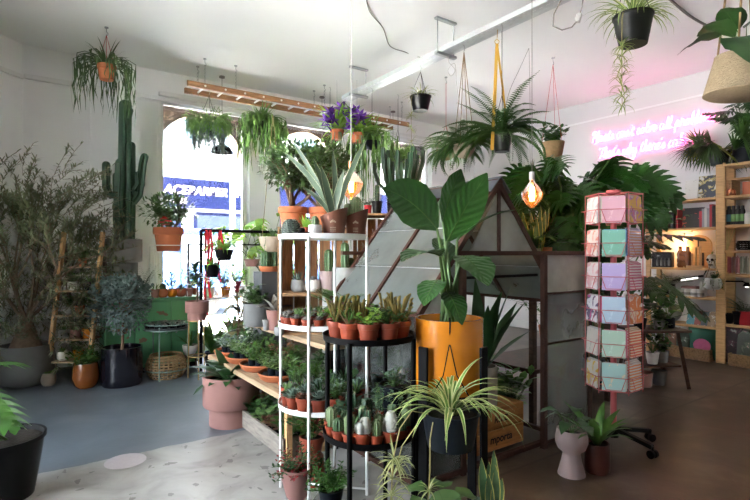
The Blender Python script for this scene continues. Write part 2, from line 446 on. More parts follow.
def bush(gs, gl, c, n, hgt, spread, leafl, leafw, per=9, prof=W_OVAL, stem=.003, droop=.3, bend=.5, m=4, el=(.7,1.5), start=.25):
    c = V(c)
    for i in range(n):
        az = U(0,2*pi); pts = curve(c+dirv(az,0)*U(0,spread*.2), az, U(*el), hgt*U(.6,1.05), U(-.1,bend), 6, U(-.5,.5))
        gs.tube(pts, [stem*(1-.12*k) for k in range(6)], 5)
        for j in range(per):
            f = start+(1-start)*j/max(1,per-1); x = f*5; k = min(4,int(x)); p = pts[k].lerp(pts[k+1], x-k)
            a2 = az+j*2.4+U(-.4,.4)
            small_leaf(gl, p, dirv(a2, U(.0,.7)), leafl*U(.7,1.1), leafw*U(.8,1.1), prof, m, droop)
def cloud(gl, c, rx, ry, rz, n, ll, lw, prof=W_OVAL, m=4, droop=.2, shell=.55):
    for i in range(n):
        az = U(0,2*pi); el = math.asin(U(-1,1)); q = U(shell,1)
        d = dirv(az, el); p = V(c)+V((d.x*rx*q, d.y*ry*q, d.z*rz*q))
        small_leaf(gl, p, d+V((U(-.7,.7),U(-.7,.7),U(-.5,.7))), ll*U(.7,1.2), lw*U(.8,1.1), prof, m, droop)
def frond(gs, gl, pts, pin, pw, n=16, prof=(.5,.9,1,.95,.8,.6,.3,.08)):
    pts = [V(p) for p in pts]; m = len(pts)
    gs.tube(pts, [.0035*(1-.8*i/(m-1)) for i in range(m)], 4)
    for j in range(n):
        f = .08+.92*j/(n-1); x = f*(m-1); k = min(m-2,int(x)); p = pts[k].lerp(pts[k+1], x-k)
        t = (pts[k+1]-pts[k]).normalized(); sd = t.cross(UP)
        if sd.length < .05: sd = t.orthogonal()
        sd.normalize(); l = wp(prof, pin, n)[j]
        for s in (-1,1):
            small_leaf(gl, p, sd*s+t*.45-UP*.1, l, pw, (.7,1,.7,.08), 4, .35, .1)
def trail(gs, gl, pts, ln, w, n, prof=W_OVAL, r=.0015, m=3):
    pts = [V(p) for p in pts]; gs.tube(pts, r, 4)
    for j in range(n):
        x = (j+.5)/n*(len(pts)-1); k = min(len(pts)-2,int(x)); p = pts[k].lerp(pts[k+1], x-k)
        small_leaf(gl, p, dirv(U(0,6.28), U(-.5,.4)), ln*U(.7,1.1), w, prof, m, .3)
def hang_path(c, r, az, drop, m=7, out=.3):
    c = V(c); pts = [c+dirv(az,0)*r*.6, c+dirv(az,0)*r*(1+out*.5)+UP*.01]
    for i in range(1, m): pts.append(c+dirv(az+U(-.12,.12),0)*r*(1+out+U(-.08,.08))-UP*drop*i/(m-1))
    return pts
def bigleaf(gs, gl, base, neck, tip, w, side=None, sag=.0, prof=(.12,.62,.92,1,.95,.78,.5,.05), m=12, fold=.22, wave=.05, r=.012, mid=None):
    base, neck, tip = V(base), V(neck), V(tip)
    b = mid if mid is not None else base.lerp(neck,.55)+UP*.05*(neck-base).length
    pts = [base.lerp(V(b),t).lerp(V(b).lerp(neck,t),t) for t in [i/7 for i in range(8)]]
    gs.tube(pts, [r*(1-.5*i/7) for i in range(8)], 6)
    L_ = (tip-neck).length
    lp = []
    for i in range(m):
        t = i/(m-1); q = neck.lerp(tip, t); q = q+UP*(sag*L_*4*t*(1-t)); lp.append(q)
    gl.blade(lp, wp(prof, w, m), side=side, fold=fold, wave=wave)
    gs.tube(lp, [r*.35*(1-.9*i/(m-1)) for i in range(m)], 4)
def splitleaf(gs, gl, base, neck, tip, w, lobes=7, side=None, r=.006, gap=.34, solid=.34, mid=None, droop=.12, heart=True):
    """monstera leaf: solid blade round the midrib and separate lobes down to the edge"""
    base, neck, tip = V(base), V(neck), V(tip)
    b = V(mid) if mid is not None else base.lerp(neck,.5)+UP*.12*(neck-base).length
    pts = [base.lerp(b,t).lerp(b.lerp(neck,t),t) for t in [i/6 for i in range(7)]]
    gs.tube(pts, [r*(1-.35*i/6) for i in range(7)], 5)
    ax = tip-neck; Ln = ax.length; t = ax.normalized()
    sd = V(side) if side is not None else t.cross(UP)
    sd = (sd-t*sd.dot(t)); 
    if sd.length < 1e-3: sd = t.orthogonal()
    sd.normalize(); nn = sd.cross(t)
    if nn.z < 0: nn = -nn
    m = 9; mp = [neck+ax*(i/(m-1))-UP*(droop*Ln*(i/(m-1))**2) for i in range(m)]
    gl.blade(mp, wp((.35,1,1,.95,.85,.7,.45,.1), w*solid, m), side=sd, fold=.1)
    prof = (.72,1,1,.93,.82,.62,.35)
    for s in (-1,1):
        for j in range(lobes):
            f = j/(lobes-1); x = (.02+.86*f)*(m-1); k = min(m-2,int(x)); p = mp[k].lerp(mp[k+1], x-k)
            half = wp(prof, w/2, lobes)[j]
            ang = (-.45 if heart else .1)+1.35*f
            d = (sd*s*cos(ang)+t*sin(ang)).normalized()
            lw = Ln/lobes*(1.45-gap)*(1.15 if j == 0 else 1)
            q = []
            for i in range(5):
                u = i/4; q.append(p+d*half*u+t*(half*.22*u*u)-UP*(half*.30*u*u)+nn*(.04*half*sin(pi*u)))
            gl.blade(q, [lw*.95, lw*1.02, lw, lw*.78, lw*.12], side=t, fold=.02)
def fanleaf(gs, gl, base, hub, r, out, n=18, spread=2.7, w=.022, dr=.35, sd=None):
    base, hub = V(base), V(hub); gs.tube([base, base.lerp(hub,.5)+UP*.03, hub], .005, 5)
    out = V(out).normalized(); sd = V(sd) if sd is not None else out.cross(UP)
    if sd.length < .05: sd = V((1,0,0))
    sd.normalize()
    for i in range(n):
        a = -spread/2+spread*i/(n-1); d = out*cos(a)+sd*sin(a)
        l = r*(1-.18*abs(a)/(spread/2)); p = [hub]
        for k in range(1,6):
            u = k/5; p.append(hub+d*l*u-UP*(dr*l*u*u*U(.7,1.2))+UP*.1*l*u)
        gl.blade(p, [w*.3,w*.8,w,w*.8,w*.45,.001], fold=.35)
def grow(gw, p, d, ln, r, lvl, gl, leaff, nb=(2,3), spread=.6, upb=.15, segs=4, shrink=.72):
    p = V(p); d = V(d).normalized(); pts = [p]
    for i in range(segs):
        d = (d+V((U(-.18,.18),U(-.18,.18),U(-.10,.14)+upb*.3))).normalized(); pts.append(pts[-1]+d*ln/segs)
    gw.tube(pts, [r*(1-.35*i/segs) for i in range(segs+1)], 6 if lvl > 1 else 4)
    if lvl <= 1: leaff(gl, pts, d)
    if lvl > 0:
        for i in range(rnd.randint(*nb)):
            ax = d.orthogonal().normalized(); ax = Quaternion(d, U(0,6.28)) @ ax
            nd = (d+ax*U(spread*.6,spread*1.3)+UP*upb).normalized()
            q = pts[-1] if i else pts[-1]; q = pts[-1].lerp(pts[-2], U(0,.6))
            grow(gw, q, nd, ln*shrink*U(.8,1.15), r*.62, lvl-1, gl, leaff, nb, spread, upb, segs, shrink)

# small stock plants on the racks -----------------------------------------------------
def ball_cactus(g, gsp, c, r, h, ribs=10):
    p, q = ribbed(g, [V(c), V(c)+UP*(h*.35), V(c)+UP*(h*.75)], r, ribs, .15)
    spines(gsp, p, q, ribs, r*.38, .011, .0011)
def mk_small():
    def T(rt=.037, h=.062, m='tcb'): return potparts('tc', rt, h, m, n=16)
    for v in range(3):
        pp, z = T(); g = G(); rosette(g, (0,0,z), .062+.004*v, 4, 9, .42); proto('succ_blue%d' % v, pp+[('rosette', g, L['bluesucc'])])
        pp, z = T(); g = G(); rosette(g, (0,0,z), .046, 4, 9, .34, .15); proto('succ_grey%d' % v, pp+[('rosette', g, L['greysucc'])])
        pp, z = T(); g = G()
        for i in range(5):
            a = i*1.26; rosette(g, V((cos(a)*.022, sin(a)*.022, z+U(0,.012))), .026, 3, 7, .5)
        proto('succ_cluster%d' % v, pp+[('rosettes', g, L[['greensucc','redsucc','greysucc'][v]])])
        pp, z = T(); g = G(); straps(g, (0,0,z), 20, .075, .013, (.5,1.3), (-.3,.3), .008, (.9,1,.8,.5,.05), 5, .5); proto('succ_haw%d' % v, pp+[('leaves', g, L[['greensucc','dark','bluesucc'][v]])])
        pp, z = T(); s = G(); g = G(); bush(s, g, (0,0,z), 8, .085, .05, .026, .014, 9, el=(.7,1.5)); proto('succ_bush%d' % v, pp+[('stems', s, M['stem']),('leaves', g, L[['mid','jade','redsucc'][v]])])
        pp, z = T(); g = G(); s = G(); ball_cactus(g, s, (0,0,z-.004), .03, .045+.012*v, 11); proto('cactus_ball%d' % v, pp+[('cactus_body', g, L['cactusl' if v else 'cactus']),('spines', s, L['spine'])])
    # larger terracotta-coloured pots of the black rack
    def B(): return potparts('tc', .052, .082, 'tcb', n=20)
    for v in range(4):
        pp, z = B(); s = G(); g = G()
        if v == 0:      # upright pitchers
            for i in range(16):
                a = U(0,6.28); b = V((U(-.03,.03),U(-.03,.03),z)); t = b+V((cos(a)*U(.01,.05), sin(a)*U(.01,.05), U(.06,.13)))
                g.tube([b, b.lerp(t,.5)+V((cos(a)*.004,sin(a)*.004,0)), t, t+dirv(a,.6)*.012], [.002,.004,.007,.003], 6)
            straps(s, (0,0,z), 10, .07, .008, (.6,1.4), (.3,1.2), .02, m=5); proto('carn0', pp+[('pitchers', g, L['pitcher']),('leaves', s, L['mid'])])
        if v == 1:
            straps(g, (0,0,z), 26, .095, .006, (.7,1.5), (.2,1.1), .02, m=5); straps(s, (0,0,z), 14, .07, .012, (.4,1.2), (.2,.8), .02, W_OVAL, m=5); proto('carn1', pp+[('leaves', g, L['mid']),('traps', s, L['redsucc'])])
        if v == 2:
            bush(s, g, (0,0,z), 12, .10, .05, .04, .028, 5, el=(.5,1.3), bend=.9); proto('carn2', pp+[('stems', s, M['stem']),('leaves', g, L['bright'])])
        if v == 3:
            bush(s, g, (0,0,z), 12, .085, .06, .032, .022, 6, el=(.4,1.3), bend=.8); proto('carn3', pp+[('stems', s, M['stem']),('leaves', g, L['mid'])])
    # cacti of the lower tier
    def C(): return potparts('tc', .042, .062, 'tcb', n=18, soil='grit')
    pp, z = C(); g = G(); h = G()
    for cx, cy, r, hh in ((-.012,0,.024,.075),(.02,.004,.02,.062),(.006,-.02,.018,.05),(.002,.022,.02,.085)):
        g.lathe([(r*.9,0),(r,hh*.4),(r*.95,hh*.75),(r*.6,hh*.95),(.0005,hh)], 12, (cx,cy,z-.004)); hairy(h, (cx,cy,z-.004), r, hh*.85, 330, .012)
    proto('cact_hair0', pp+[('cactus_body', g, L['hair']),('hair', h, L['hair'])])
    pp, z = C(); g = G(); h = G()
    for cx, cy, r, hh in ((.012,0,.027,.105),(-.018,.004,.021,.068),(.0,-.024,.015,.04)):
        g.lathe([(r*.85,0),(r,hh*.4),(r*.95,hh*.75),(r*.6,hh*.95),(.0005,hh)], 12, (cx,cy,z-.004)); hairy(h, (cx,cy,z-.004), r, hh*.85, 430, .012)
    proto('cact_hair1', pp+[('cactus_body', g, L['hair']),('hair', h, L['hair'])])
    for v, (r, hh, rb, ml) in enumerate(((.030,.10,9,'cactusl'),(.036,.05,12,'cactus'),(.033,.07,11,'cactusl'),(.022,.13,7,'euph'))):
        pp, z = C(); g = G(); s = G(); p, q = ribbed(g, [V((0,0,z-.005)), V((0,0,z+hh*.4)), V((0,0,z+hh*.8))], r, rb, .18); spines(s, p, q, rb, .012, .012, .001)
        if v == 3:
            for a in (0,2.2,4.1):
                b = V((cos(a)*.014, sin(a)*.014, z+.03)); p, q = ribbed(g, [b, b+dirv(a,.3)*.018, b+dirv(a,.9)*.03+UP*.02, b+dirv(a,1.2)*.035+UP*.05], .011, 6, .2); spines(s, p, q, 6, .008, .014, .0009)
        proto('cact_rib%d' % v, pp+[('cactus_body', g, L[ml]),('spines', s, L['spine'])])
    pp, z = C(); g = G(); straps(g, (0,0,z), 24, .085, .014, (.7,1.45), (-.3,.2), .01, (.9,1,.7,.3,.04), 5, .5); proto('cact_aloe', pp+[('leaves', g, L['greensucc'])])
    pp, z = C(); g = G(); straps(g, (0,0,z), 14, .065, .02, (.7,1.45), (-.3,.2), .01, (.9,1,.7,.3,.04), 5, .5); proto('cact_white', pp+[('leaves', g, L['hair'])])
    pp, z = C(); s = G(); g = G(); bush(s, g, (0,0,z), 9, .09, .05, .045, .034, 5, el=(.6,1.4), bend=.3); proto('cact_jade', pp+[('stems', s, M['stem']),('leaves', g, L['trail'])])
mk_small()
# ------------------------------------------------------------------ camera, world, light
cam = bpy.data.cameras.new('camera'); co = bpy.data.objects.new('camera', cam); COL.objects.link(co)
cam.sensor_width = 36; cam.lens = 24; cam.clip_start = .05; cam.shift_y = 2/750
co.location = (0, 0, H); co.rotation_euler = (R(90), 0, -TH); sc.camera = co
sc.view_settings.view_transform = 'Standard'; sc.view_settings.look = 'None'; sc.view_settings.gamma = 1
sc.view_settings.use_curve_mapping = False; sc.view_settings.exposure = 2.35
try:
    sc.cycles.use_denoising = True; sc.cycles.max_bounces = 10; sc.cycles.transparent_max_bounces = 24
    sc.cycles.diffuse_bounces = 5; sc.cycles.glossy_bounces = 3; sc.cycles.sample_clamp_indirect = 6; sc.cycles.caustics_reflective = False; sc.cycles.caustics_refractive = False
except Exception: pass
wd = bpy.data.worlds.new('sky'); sc.world = wd; wd.use_nodes = True
n = wd.node_tree.nodes; l = wd.node_tree.links
bg = n['Background']
tc = n.new('ShaderNodeTexCoord'); sp = n.new('ShaderNodeSeparateXYZ'); l.new(tc.outputs['Generated'], sp.inputs[0])
l.new(ramp(n, l, sp.outputs[2], [(.0, (.92,.95,1)), (.5, (.80,.90,1)), (1, (.62,.80,1))]), bg.inputs[0])
bg.inputs[1].default_value = 6.0
def sun(name, travel, s, c=(1,.95,.86)):
    d = bpy.data.lights.new(name, 'SUN'); d.energy = s; d.color = c; d.angle = R(.6)
    o = bpy.data.objects.new(name, d); COL.objects.link(o)
    o.rotation_euler = V(travel).to_track_quat('-Z', 'Y').to_euler(); o.location = (0, 0, 8)
sun('sun', (.72, .0, -1), 230)
def portal(name, loc, rot, sx, sy):
    d = bpy.data.lights.new(name, 'AREA'); d.shape = 'RECTANGLE'; d.size = sx; d.size_y = sy; d.cycles.is_portal = True
    o = bpy.data.objects.new(name, d); COL.objects.link(o); o.location = loc; o.rotation_euler = rot
def lamp(name, loc, e, c, r=.03):
    d = bpy.data.lights.new(name, 'POINT'); d.energy = e; d.color = c; d.shadow_soft_size = r
    o = bpy.data.objects.new(name, d); COL.objects.link(o); o.location = loc

# ------------------------------------------------------------------ room
YW = 7.2; XR = 7.55; ZC = 3.85; XL = -2.6; YB = -2.6
WZ0, WZ1 = .75, 3.5
WINS = [(1.53,2.78),(3.27,4.47),(5.2,6.42)]; WSILL = {1.53:.14, 3.27:.75, 5.2:.75}
# floor
def floor_mat():
    m, n, l, out = nt('floor')
    tc = n.new('ShaderNodeTexCoord').outputs['Object']; s = n.new('ShaderNodeSeparateXYZ'); l.new(tc, s.inputs[0])
    x, y = s.outputs[0], s.outputs[1]
    nz = mth(n, l, 'SUBTRACT', noise(n, l, 7, 5, tc), .5)
    x2 = mth(n, l, 'ADD', x, mth(n, l, 'MULTIPLY', nz, .05)); y2 = mth(n, l, 'ADD', y, mth(n, l, 'MULTIPLY', nz, .05))
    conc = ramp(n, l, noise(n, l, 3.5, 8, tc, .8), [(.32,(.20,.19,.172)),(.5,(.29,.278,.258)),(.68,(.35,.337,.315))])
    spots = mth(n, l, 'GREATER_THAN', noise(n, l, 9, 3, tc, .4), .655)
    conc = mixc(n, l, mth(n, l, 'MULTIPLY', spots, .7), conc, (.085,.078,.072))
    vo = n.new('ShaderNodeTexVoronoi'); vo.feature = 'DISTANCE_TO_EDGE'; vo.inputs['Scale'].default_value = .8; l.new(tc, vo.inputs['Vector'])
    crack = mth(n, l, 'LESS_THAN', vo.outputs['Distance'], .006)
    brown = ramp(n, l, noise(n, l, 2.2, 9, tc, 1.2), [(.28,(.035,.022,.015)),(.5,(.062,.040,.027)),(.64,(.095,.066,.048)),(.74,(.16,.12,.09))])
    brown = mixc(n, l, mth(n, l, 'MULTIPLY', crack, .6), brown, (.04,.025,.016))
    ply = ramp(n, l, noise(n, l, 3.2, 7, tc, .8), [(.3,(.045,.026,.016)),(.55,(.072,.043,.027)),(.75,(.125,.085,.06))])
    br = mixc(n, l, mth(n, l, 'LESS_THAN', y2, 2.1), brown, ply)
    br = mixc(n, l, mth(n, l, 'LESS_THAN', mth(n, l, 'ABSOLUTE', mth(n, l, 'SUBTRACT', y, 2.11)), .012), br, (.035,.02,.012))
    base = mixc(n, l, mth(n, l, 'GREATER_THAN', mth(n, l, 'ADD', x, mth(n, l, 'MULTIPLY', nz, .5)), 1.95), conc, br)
    blue = ramp(n, l, noise(n, l, 2.4, 7, tc, .5), [(.3,(.072,.090,.108)),(.55,(.098,.117,.138)),(.75,(.135,.155,.175))])
    inb = mth(n, l, 'MULTIPLY', mth(n, l, 'MULTIPLY', mth(n, l, 'GREATER_THAN', y2, 3.80), mth(n, l, 'LESS_THAN', x2, 1.72)), mth(n, l, 'LESS_THAN', y2, 7.0))
    inb = mth(n, l, 'MULTIPLY', inb, mth(n, l, 'GREATER_THAN', x2, -.40))  # blue ends out of view; pale concrete added there to bounce sun upwards
    col = mixc(n, l, inb, base, blue)
    shd(n, l, out, col, .34, 0, noise(n, l, 30, 6, tc), .06, .35)
    return m
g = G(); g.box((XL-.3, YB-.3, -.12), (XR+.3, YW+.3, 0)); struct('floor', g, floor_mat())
g = G(); g.box((XL-.3, YB-.3, ZC), (XR+.3, YW+.3, ZC+.15)); struct('ceiling', g, M['ceil'])
# window wall
g = G(); edges = [-.0]+[v for w in WINS for v in w]+[XR+.3]
for i in range(0, len(edges), 2): g.box((edges[i], YW, 0), (edges[i+1], YW+.3, ZC))
for a, b in WINS:
    g.box((a, YW, 0), (b, YW+.3, WSILL[a])); g.box((a, YW, WZ1), (b, YW+.3, ZC))
struct('wall_back', g, M['wall'])
g = G(); g.box((.70, YW-.035, 0), (1.50, YW-.001, 3.40)); struct('trim_1', g, M['wall'], bev=.006)
g = G(); g.box((.02, YW-.03, 3.44), (XR, YW-.001, 3.50)); g.box((1.5, YW-.07, 3.50), (XR, YW-.001, 3.56)); struct('trim_2', g, M['white'], bev=.008)
# neon wall, left walls, rear wall
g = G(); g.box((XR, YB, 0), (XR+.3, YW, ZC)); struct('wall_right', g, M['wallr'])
g = G(); g.box((XR-.012, YB, 3.52), (XR-.001, YW-.08, 3.545)); struct('trim_3', g, M['wall'])
dv = (V((-2.6,4.9,0))-V((0,YW,0))); nv = V((dv.y,-dv.x,0)).normalized()
if nv.dot(V((1,-1,0))) > 0: nv = -nv
g = G(); ca = V((0,YW,0)); cb = V((XL,4.9,0)); a = ca; b = cb
dL = (b-a).length; du = (b-a)/dL; DW = (2.3, dL-.15); DZ = (.45, 2.2)  # corner wall opening, added out of view to let in daylight
def slab(g, u0, u1, z0, z1, t0=0.0, t1=.3):
    q = [ca+du*u0+nv*t0, ca+du*u1+nv*t0, ca+du*u1+nv*t1, ca+du*u0+nv*t1]; g.add([p+UP*z0 for p in q]+[p+UP*z1 for p in q], [(0,1,2,3),(4,5,6,7),(0,1,5,4),(1,2,6,5),(2,3,7,6),(3,0,4,7)])
slab(g, 0, DW[0], 0, ZC); slab(g, DW[1], dL, 0, ZC); slab(g, DW[0], DW[1], 0, DZ[0]); slab(g, DW[0], DW[1], DZ[1], ZC); struct('wall_corner', g, M['wall'])
g = G(); nn = -nv
g.bar(a+UP*3.46+nn*.012-V((0,0,0)), b+UP*3.46+nn*.012, .05, .022, nn); struct('trim_4', g, M['white'])
LY = (1.4, 4.6); LZ = (.55, 3.45)
g = G(); g.box((XL-.3, 4.6, 0), (XL, 5.0, ZC)); g.box((XL-.3, YB, 0), (XL, 1.4, ZC)); g.box((XL-.3, 1.4, 0), (XL, 4.6, LZ[0])); g.box((XL-.3, 1.4, LZ[1]), (XL, 4.6, ZC)); struct('wall_left', g, M['wall'])
g = G(); g.box((XL-.3, YB-.3, 0), (XR+.3, YB, ZC)); struct('wall_front', g, M['wall'])
g = G(); g.box((XR-.02, YB, 0), (XR-.001, YW-.01, .14)); struct('baseboard_right', g, M['white'], bev=.004)
g = G(); g.box((0.02, YW-.055, 0), (XR-.03, YW-.037, .12)); struct('baseboard_back', g, M['white'], bev=.004)
# windows
STONE = mat('brown_stone', (.10,.075,.058), .9, .3, 12, bump=.4)
PANE = glassm('window_glass', (.97,.98,.99), .02)
for i, (a, b) in enumerate(WINS):
    g = G(); t = .06; WZ0 = WSILL[a]
    for q in ((a,WZ0,a+t,WZ1),(b-t,WZ0,b,WZ1),(a+t,WZ0,b-t,WZ0+t),(a+t,WZ1-t,b-t,WZ1)): g.box((q[0],YW+.12,q[1]),(q[2],YW+.19,q[3]))
    w = struct('window_%d' % (i+1), g, M['white'], bev=.004)
    p = G(); p.box((a+t,YW+.15,WZ0+t),(b-t,YW+.156,WZ1-t)); struct('pane', p, PANE, w)
    s = G(); s.box((a-.02,YW-.08,WZ0-.04),(b+.02,YW+.12,WZ0+.002)); struct('sill', s, M['white'], w, bev=.005)
    # the masonry arch outside
    cx = (a+b)/2; r = (b-a)/2-.02; sp_ = 2.80; ar = .60
    poly = [(b+.1,sp_-.5),(b+.1,3.75),(a-.1,3.75),(a-.1,sp_-.5),(cx-r,sp_-.5)]
    poly += [(cx-r*cos(pi*k/18), sp_+sin(pi*k/18)*ar) for k in range(19)]+[(cx+r,sp_-.5)]
    ag = G(); ag.prism(poly, .2, Matrix.Translation((0,YW+.50,0)) @ Matrix.Rotation(pi/2,4,'X')); struct('masonry_arch', ag, STONE, w)
    portal('daylight_portal', (cx, YW+.34, (WZ0+WZ1)/2), (R(-90),0,0), b-a, WZ1-WZ0)
WZ0 = .75
g = G()
for k in range(5):
    y = LY[0]+(LY[1]-LY[0])*k/4; g.box((XL-.2,max(LY[0],y-.04),LZ[0]),(XL-.12,min(LY[1],y+.04),LZ[1]))
g.box((XL-.2,LY[0],LZ[0]),(XL-.12,LY[1],LZ[0]+.07)); g.box((XL-.2,LY[0],LZ[1]-.07),(XL-.12,LY[1],LZ[1])); w4 = struct('window_4', g, M['white'])
p = G(); p.box((XL-.165,LY[0],LZ[0]),(XL-.16,LY[1],LZ[1])); struct('pane', p, PANE, w4)
portal('daylight_portal', (XL-.28, sum(LY)/2, sum(LZ)/2), (0,R(-90),0), LZ[1]-LZ[0], LY[1]-LY[0])

g = G()
for u0, u1, z0, z1 in ((DW[0],DW[1],DZ[0],DZ[0]+.07),(DW[0],DW[1],DZ[1]-.07,DZ[1]),(DW[0],DW[0]+.07,DZ[0],DZ[1]),(DW[1]-.07,DW[1],DZ[0],DZ[1]),((DW[0]+DW[1])/2-.04,(DW[0]+DW[1])/2+.04,DZ[0],DZ[1])): slab(g, u0, u1, z0, z1, .10, .18)
w5 = struct('window_5', g, M['white']); p = G(); slab(p, DW[0], DW[1], DZ[0], DZ[1], .138, .144); struct('pane', p, PANE, w5)  # unseen window added to throw daylight on the olive and left corner
pc = ca+du*(sum(DW)/2)+nv*.27+UP*(sum(DZ)/2)
portal('daylight_portal', pc, (-nv).to_track_quat('-Z','Y').to_euler(), DW[1]-DW[0], DZ[1]-DZ[0])
# ------------------------------------------------------------------ the street outside
PAVE = mat('street', (.46,.45,.43), .9, .2, 3)
g = G(); g.box((-14,YW+.35,-.3),(26,30,-.15)); g.box((-14,-14,-.3),(XL-.35,YW+.35,-.15)); g.box((XL-.35,-14,-.3),(26,YB-.35,-.15)); o = struct('trim_5', g, PAVE); o.name = 'street'
HB = P(0,0,1)
t = thing('building', 'pale shop building across the street with navy barber sign and upper windows', 'building', (0,0,-.15))
BY = 17.0
g = G(); g.box((-4,BY,3.9),(20,BY+5,12)); g.box((-4,BY+.3,0),(20,BY+5,3.9)); ob('wall', g, mat('render_white', (.78,.76,.74), .8, .06), t, smooth=False)
SG = mat('sign_navy', (.006,.008,.028), .9, .1, spec=.0)
g = G(); g.box((-4,BY-.16,3.02),(16,BY+.3,3.95)); ob('sign_board', g, SG, t, smooth=False)
BW = mat('bluegrey_glass', (.07,.10,.125), .5, .15, spec=.1)
for x in (1.2,3.55,5.6,8.2,10.6,13.0):
    f = G(); f.box((x,BY-.05,5.0),(x+1.15,BY+.05,7.0)); fo = ob('window', f, M['white'], t, smooth=False)
    q = G(); q.box((x+.08,BY-.07,5.08),(x+1.07,BY-.052,5.96)); q.box((x+.08,BY-.07,6.04),(x+1.07,BY-.052,6.92)); ob('pane', q, BW, fo, smooth=False)
for x in (-1.5,1.6,4.7,7.8,10.9):
    f = G(); f.box((x,BY+.2,.5),(x+2.7,BY+.35,2.9)); fo = ob('shop_window', f, SG, t, smooth=False)
    q = G(); q.box((x+.1,BY+.17,.65),(x+2.6,BY+.198,2.8)); ob('pane', q, mat('shop_glass', (.015,.022,.045), .4, .3, 2, spec=.1), fo, smooth=False)
def lettering(body, size, m, parent, Mx, extrude=.01, shear=0.0, bold=0.0, align='LEFT'):
    c = bpy.data.curves.new('lettering', 'FONT'); c.body = body; c.size = size; c.extrude = extrude; c.shear = shear; c.offset = bold; c.align_x = align
    o = bpy.data.objects.new('lettering', c); COL.objects.link(o); bpy.context.view_layer.update()
    me = bpy.data.meshes.new_from_object(o.evaluated_get(bpy.context.evaluated_depsgraph_get())); COL.objects.unlink(o); bpy.data.objects.remove(o)
    me.materials.clear(); me.materials.append(m); r = bpy.data.objects.new('lettering', me); COL.objects.link(r); r.parent = parent; r.matrix_local = Mx
    return r
LW = mat('letter_white', (.24,.20,.22), .9, .02, spec=0)
def wallM(x, y, z): return Matrix.Translation((x,y,z)) @ Matrix.Rotation(pi/2,4,'X')
xa = onY(164, BY-.2).x; xb = onY(188, BY-.2).x
lettering('ACE', .38, LW, t, wallM(xa, BY-.18, 3.44), .02, .2, .012)
lettering('BARBER', .37, LW, t, wallM(xb, BY-.18, 3.44), .02, .2, .012)
lettering('HA', .42, LW, t, wallM(onY(236, BY-.2).x, BY-.18, 3.44), .02, .2, .012)
lettering('0 5835', .22, LW, t, wallM(xa+.1, BY-.18, 3.14), .02, .1, .008)
# street light pole and a parked blue van
t = thing('street_light', 'slim grey street light pole seen through the left arched window', 'street light', onY(232.5, 10.0, -.15))
g = G(); g.tube([(0,0,0),(0,0,.9)], .09, 12); ob('base', g, mat('pole_grey', (.05,.075,.11), .5, .1), t)
g = G(); g.tube([(0,0,.9),(0,0,5.6),(.1,0,5.9),(.5,0,6.1)], [.06,.05,.04,.04], 12); ob('pole', g, _mc['pole_grey'], t)
g = G(); g.ell((.75,0,6.08),.3,.12,.08); ob('lamp_head', g, _mc['pole_grey'], t)
VB = mat('van_blue', (.02,.05,.14), .5, .1, spec=.1)
t = thing('van', 'blue van parked on the street outside the window', 'van', (onY(168,12.2).x, 12.2, -.15))
prof = [(0,.35),(5.0,.35),(5.05,1.1),(4.6,1.25),(3.9,2.05),(.05,2.12),(0,1.9)]
g = G(); g.prism(prof, 1.8, Matrix.Translation((0,1.8,0)) @ Matrix.Rotation(pi/2,4,'X')); ob('body', g, VB, t, smooth=False, bev=.05)
g = G(); g.prism([(3.0,1.25),(4.35,1.25),(3.82,1.92),(3.0,1.95)], .03, Matrix.Translation((0,-.003,0)) @ Matrix.Rotation(pi/2,4,'X')); ob('window', g, BW, t, smooth=False)
g = G(); g.box((.3,-.02,1.25),(2.8,-.002,1.95)); ob('side_panel', g, mat('van_pale', (.14,.17,.21), .3, .05), t, smooth=False)
for x in (.9,4.1):
    g = G(); g.lathe([(.0005,-.02),(.2,-.02),(.33,.0),(.35,.06),(.35,.2),(.0005,.2)], 20); o = ob('wheel', g, M['blackplastic'], t); o.rotation_euler = (R(-90),0,0); o.location = (x,-.03,.35)
# ------------------------------------------------------------------ left side
rnd.seed(11)
# olive tree
c = PZ(26, 5.3, 0); pp, z = potparts('bulb', .245, .42, 'concrete_pot', wall=.02, n=40)
gw = G(); gl = G()
gw.lathe([(.15,z-.02),(.15,z+.03),(.125,z+.09),(.10,z+.16),(.075,z+.25),(.06,z+.33)], 14)
def olive_leaf(gl, pts, d):
    for j in range(46):
        x = U(0, len(pts)-1.001); k = int(x); p = V(pts[k]).lerp(V(pts[k+1]), x-k)
        small_leaf(gl, p, d*.7+dirv(U(0,6.28), U(-.5,.8)), U(.05,.085), U(.011,.016), W_LANCE, 4, .2, .1)
for az, el in ((0,1.3),(1.1,.85),(2.2,.9),(3.3,.8),(4.3,.85),(5.3,.8),(.5,.6),(2.8,1.2)):
    grow(gw, V((0,0,z+.30)), dirv(az, el), .56, .021, 3, gl, olive_leaf, (2,3), .62, .22, 4, .78)
for k in range(680):
    az = U(0,2*pi); q = U(.25,1)**.5; ct = V((cos(az)*.80*q, sin(az)*.62*q, 0)); zz = U(-.80,.95) if k % 3 else U(-.85,.0)
    if ct.length/.8 > sqrt(max(.05,1-(zz/1.05)**2)): ct *= .75
    b = ct+UP*(1.32+zz); d = (V((cos(az),sin(az),0))*U(.2,1)+UP*U(-.45,.9)+V((U(-.4,.4),U(-.4,.4),0))).normalized()
    pts = [b]
    for j in range(5): pts.append(pts[-1]+d*.075); d = (d+V((U(-.15,.15),U(-.15,.15),U(-.16,.08)))).normalized()
    gw.tube(pts, .0028, 4)
    for j in range(24):
        x = U(0, 4.99); i = int(x); small_leaf(gl, pts[i].lerp(pts[i+1], x-i), d*.8+dirv(U(0,6.28), U(-.5,.8)), U(.05,.085), U(.013,.019), W_LANCE, 4, .2, .1)
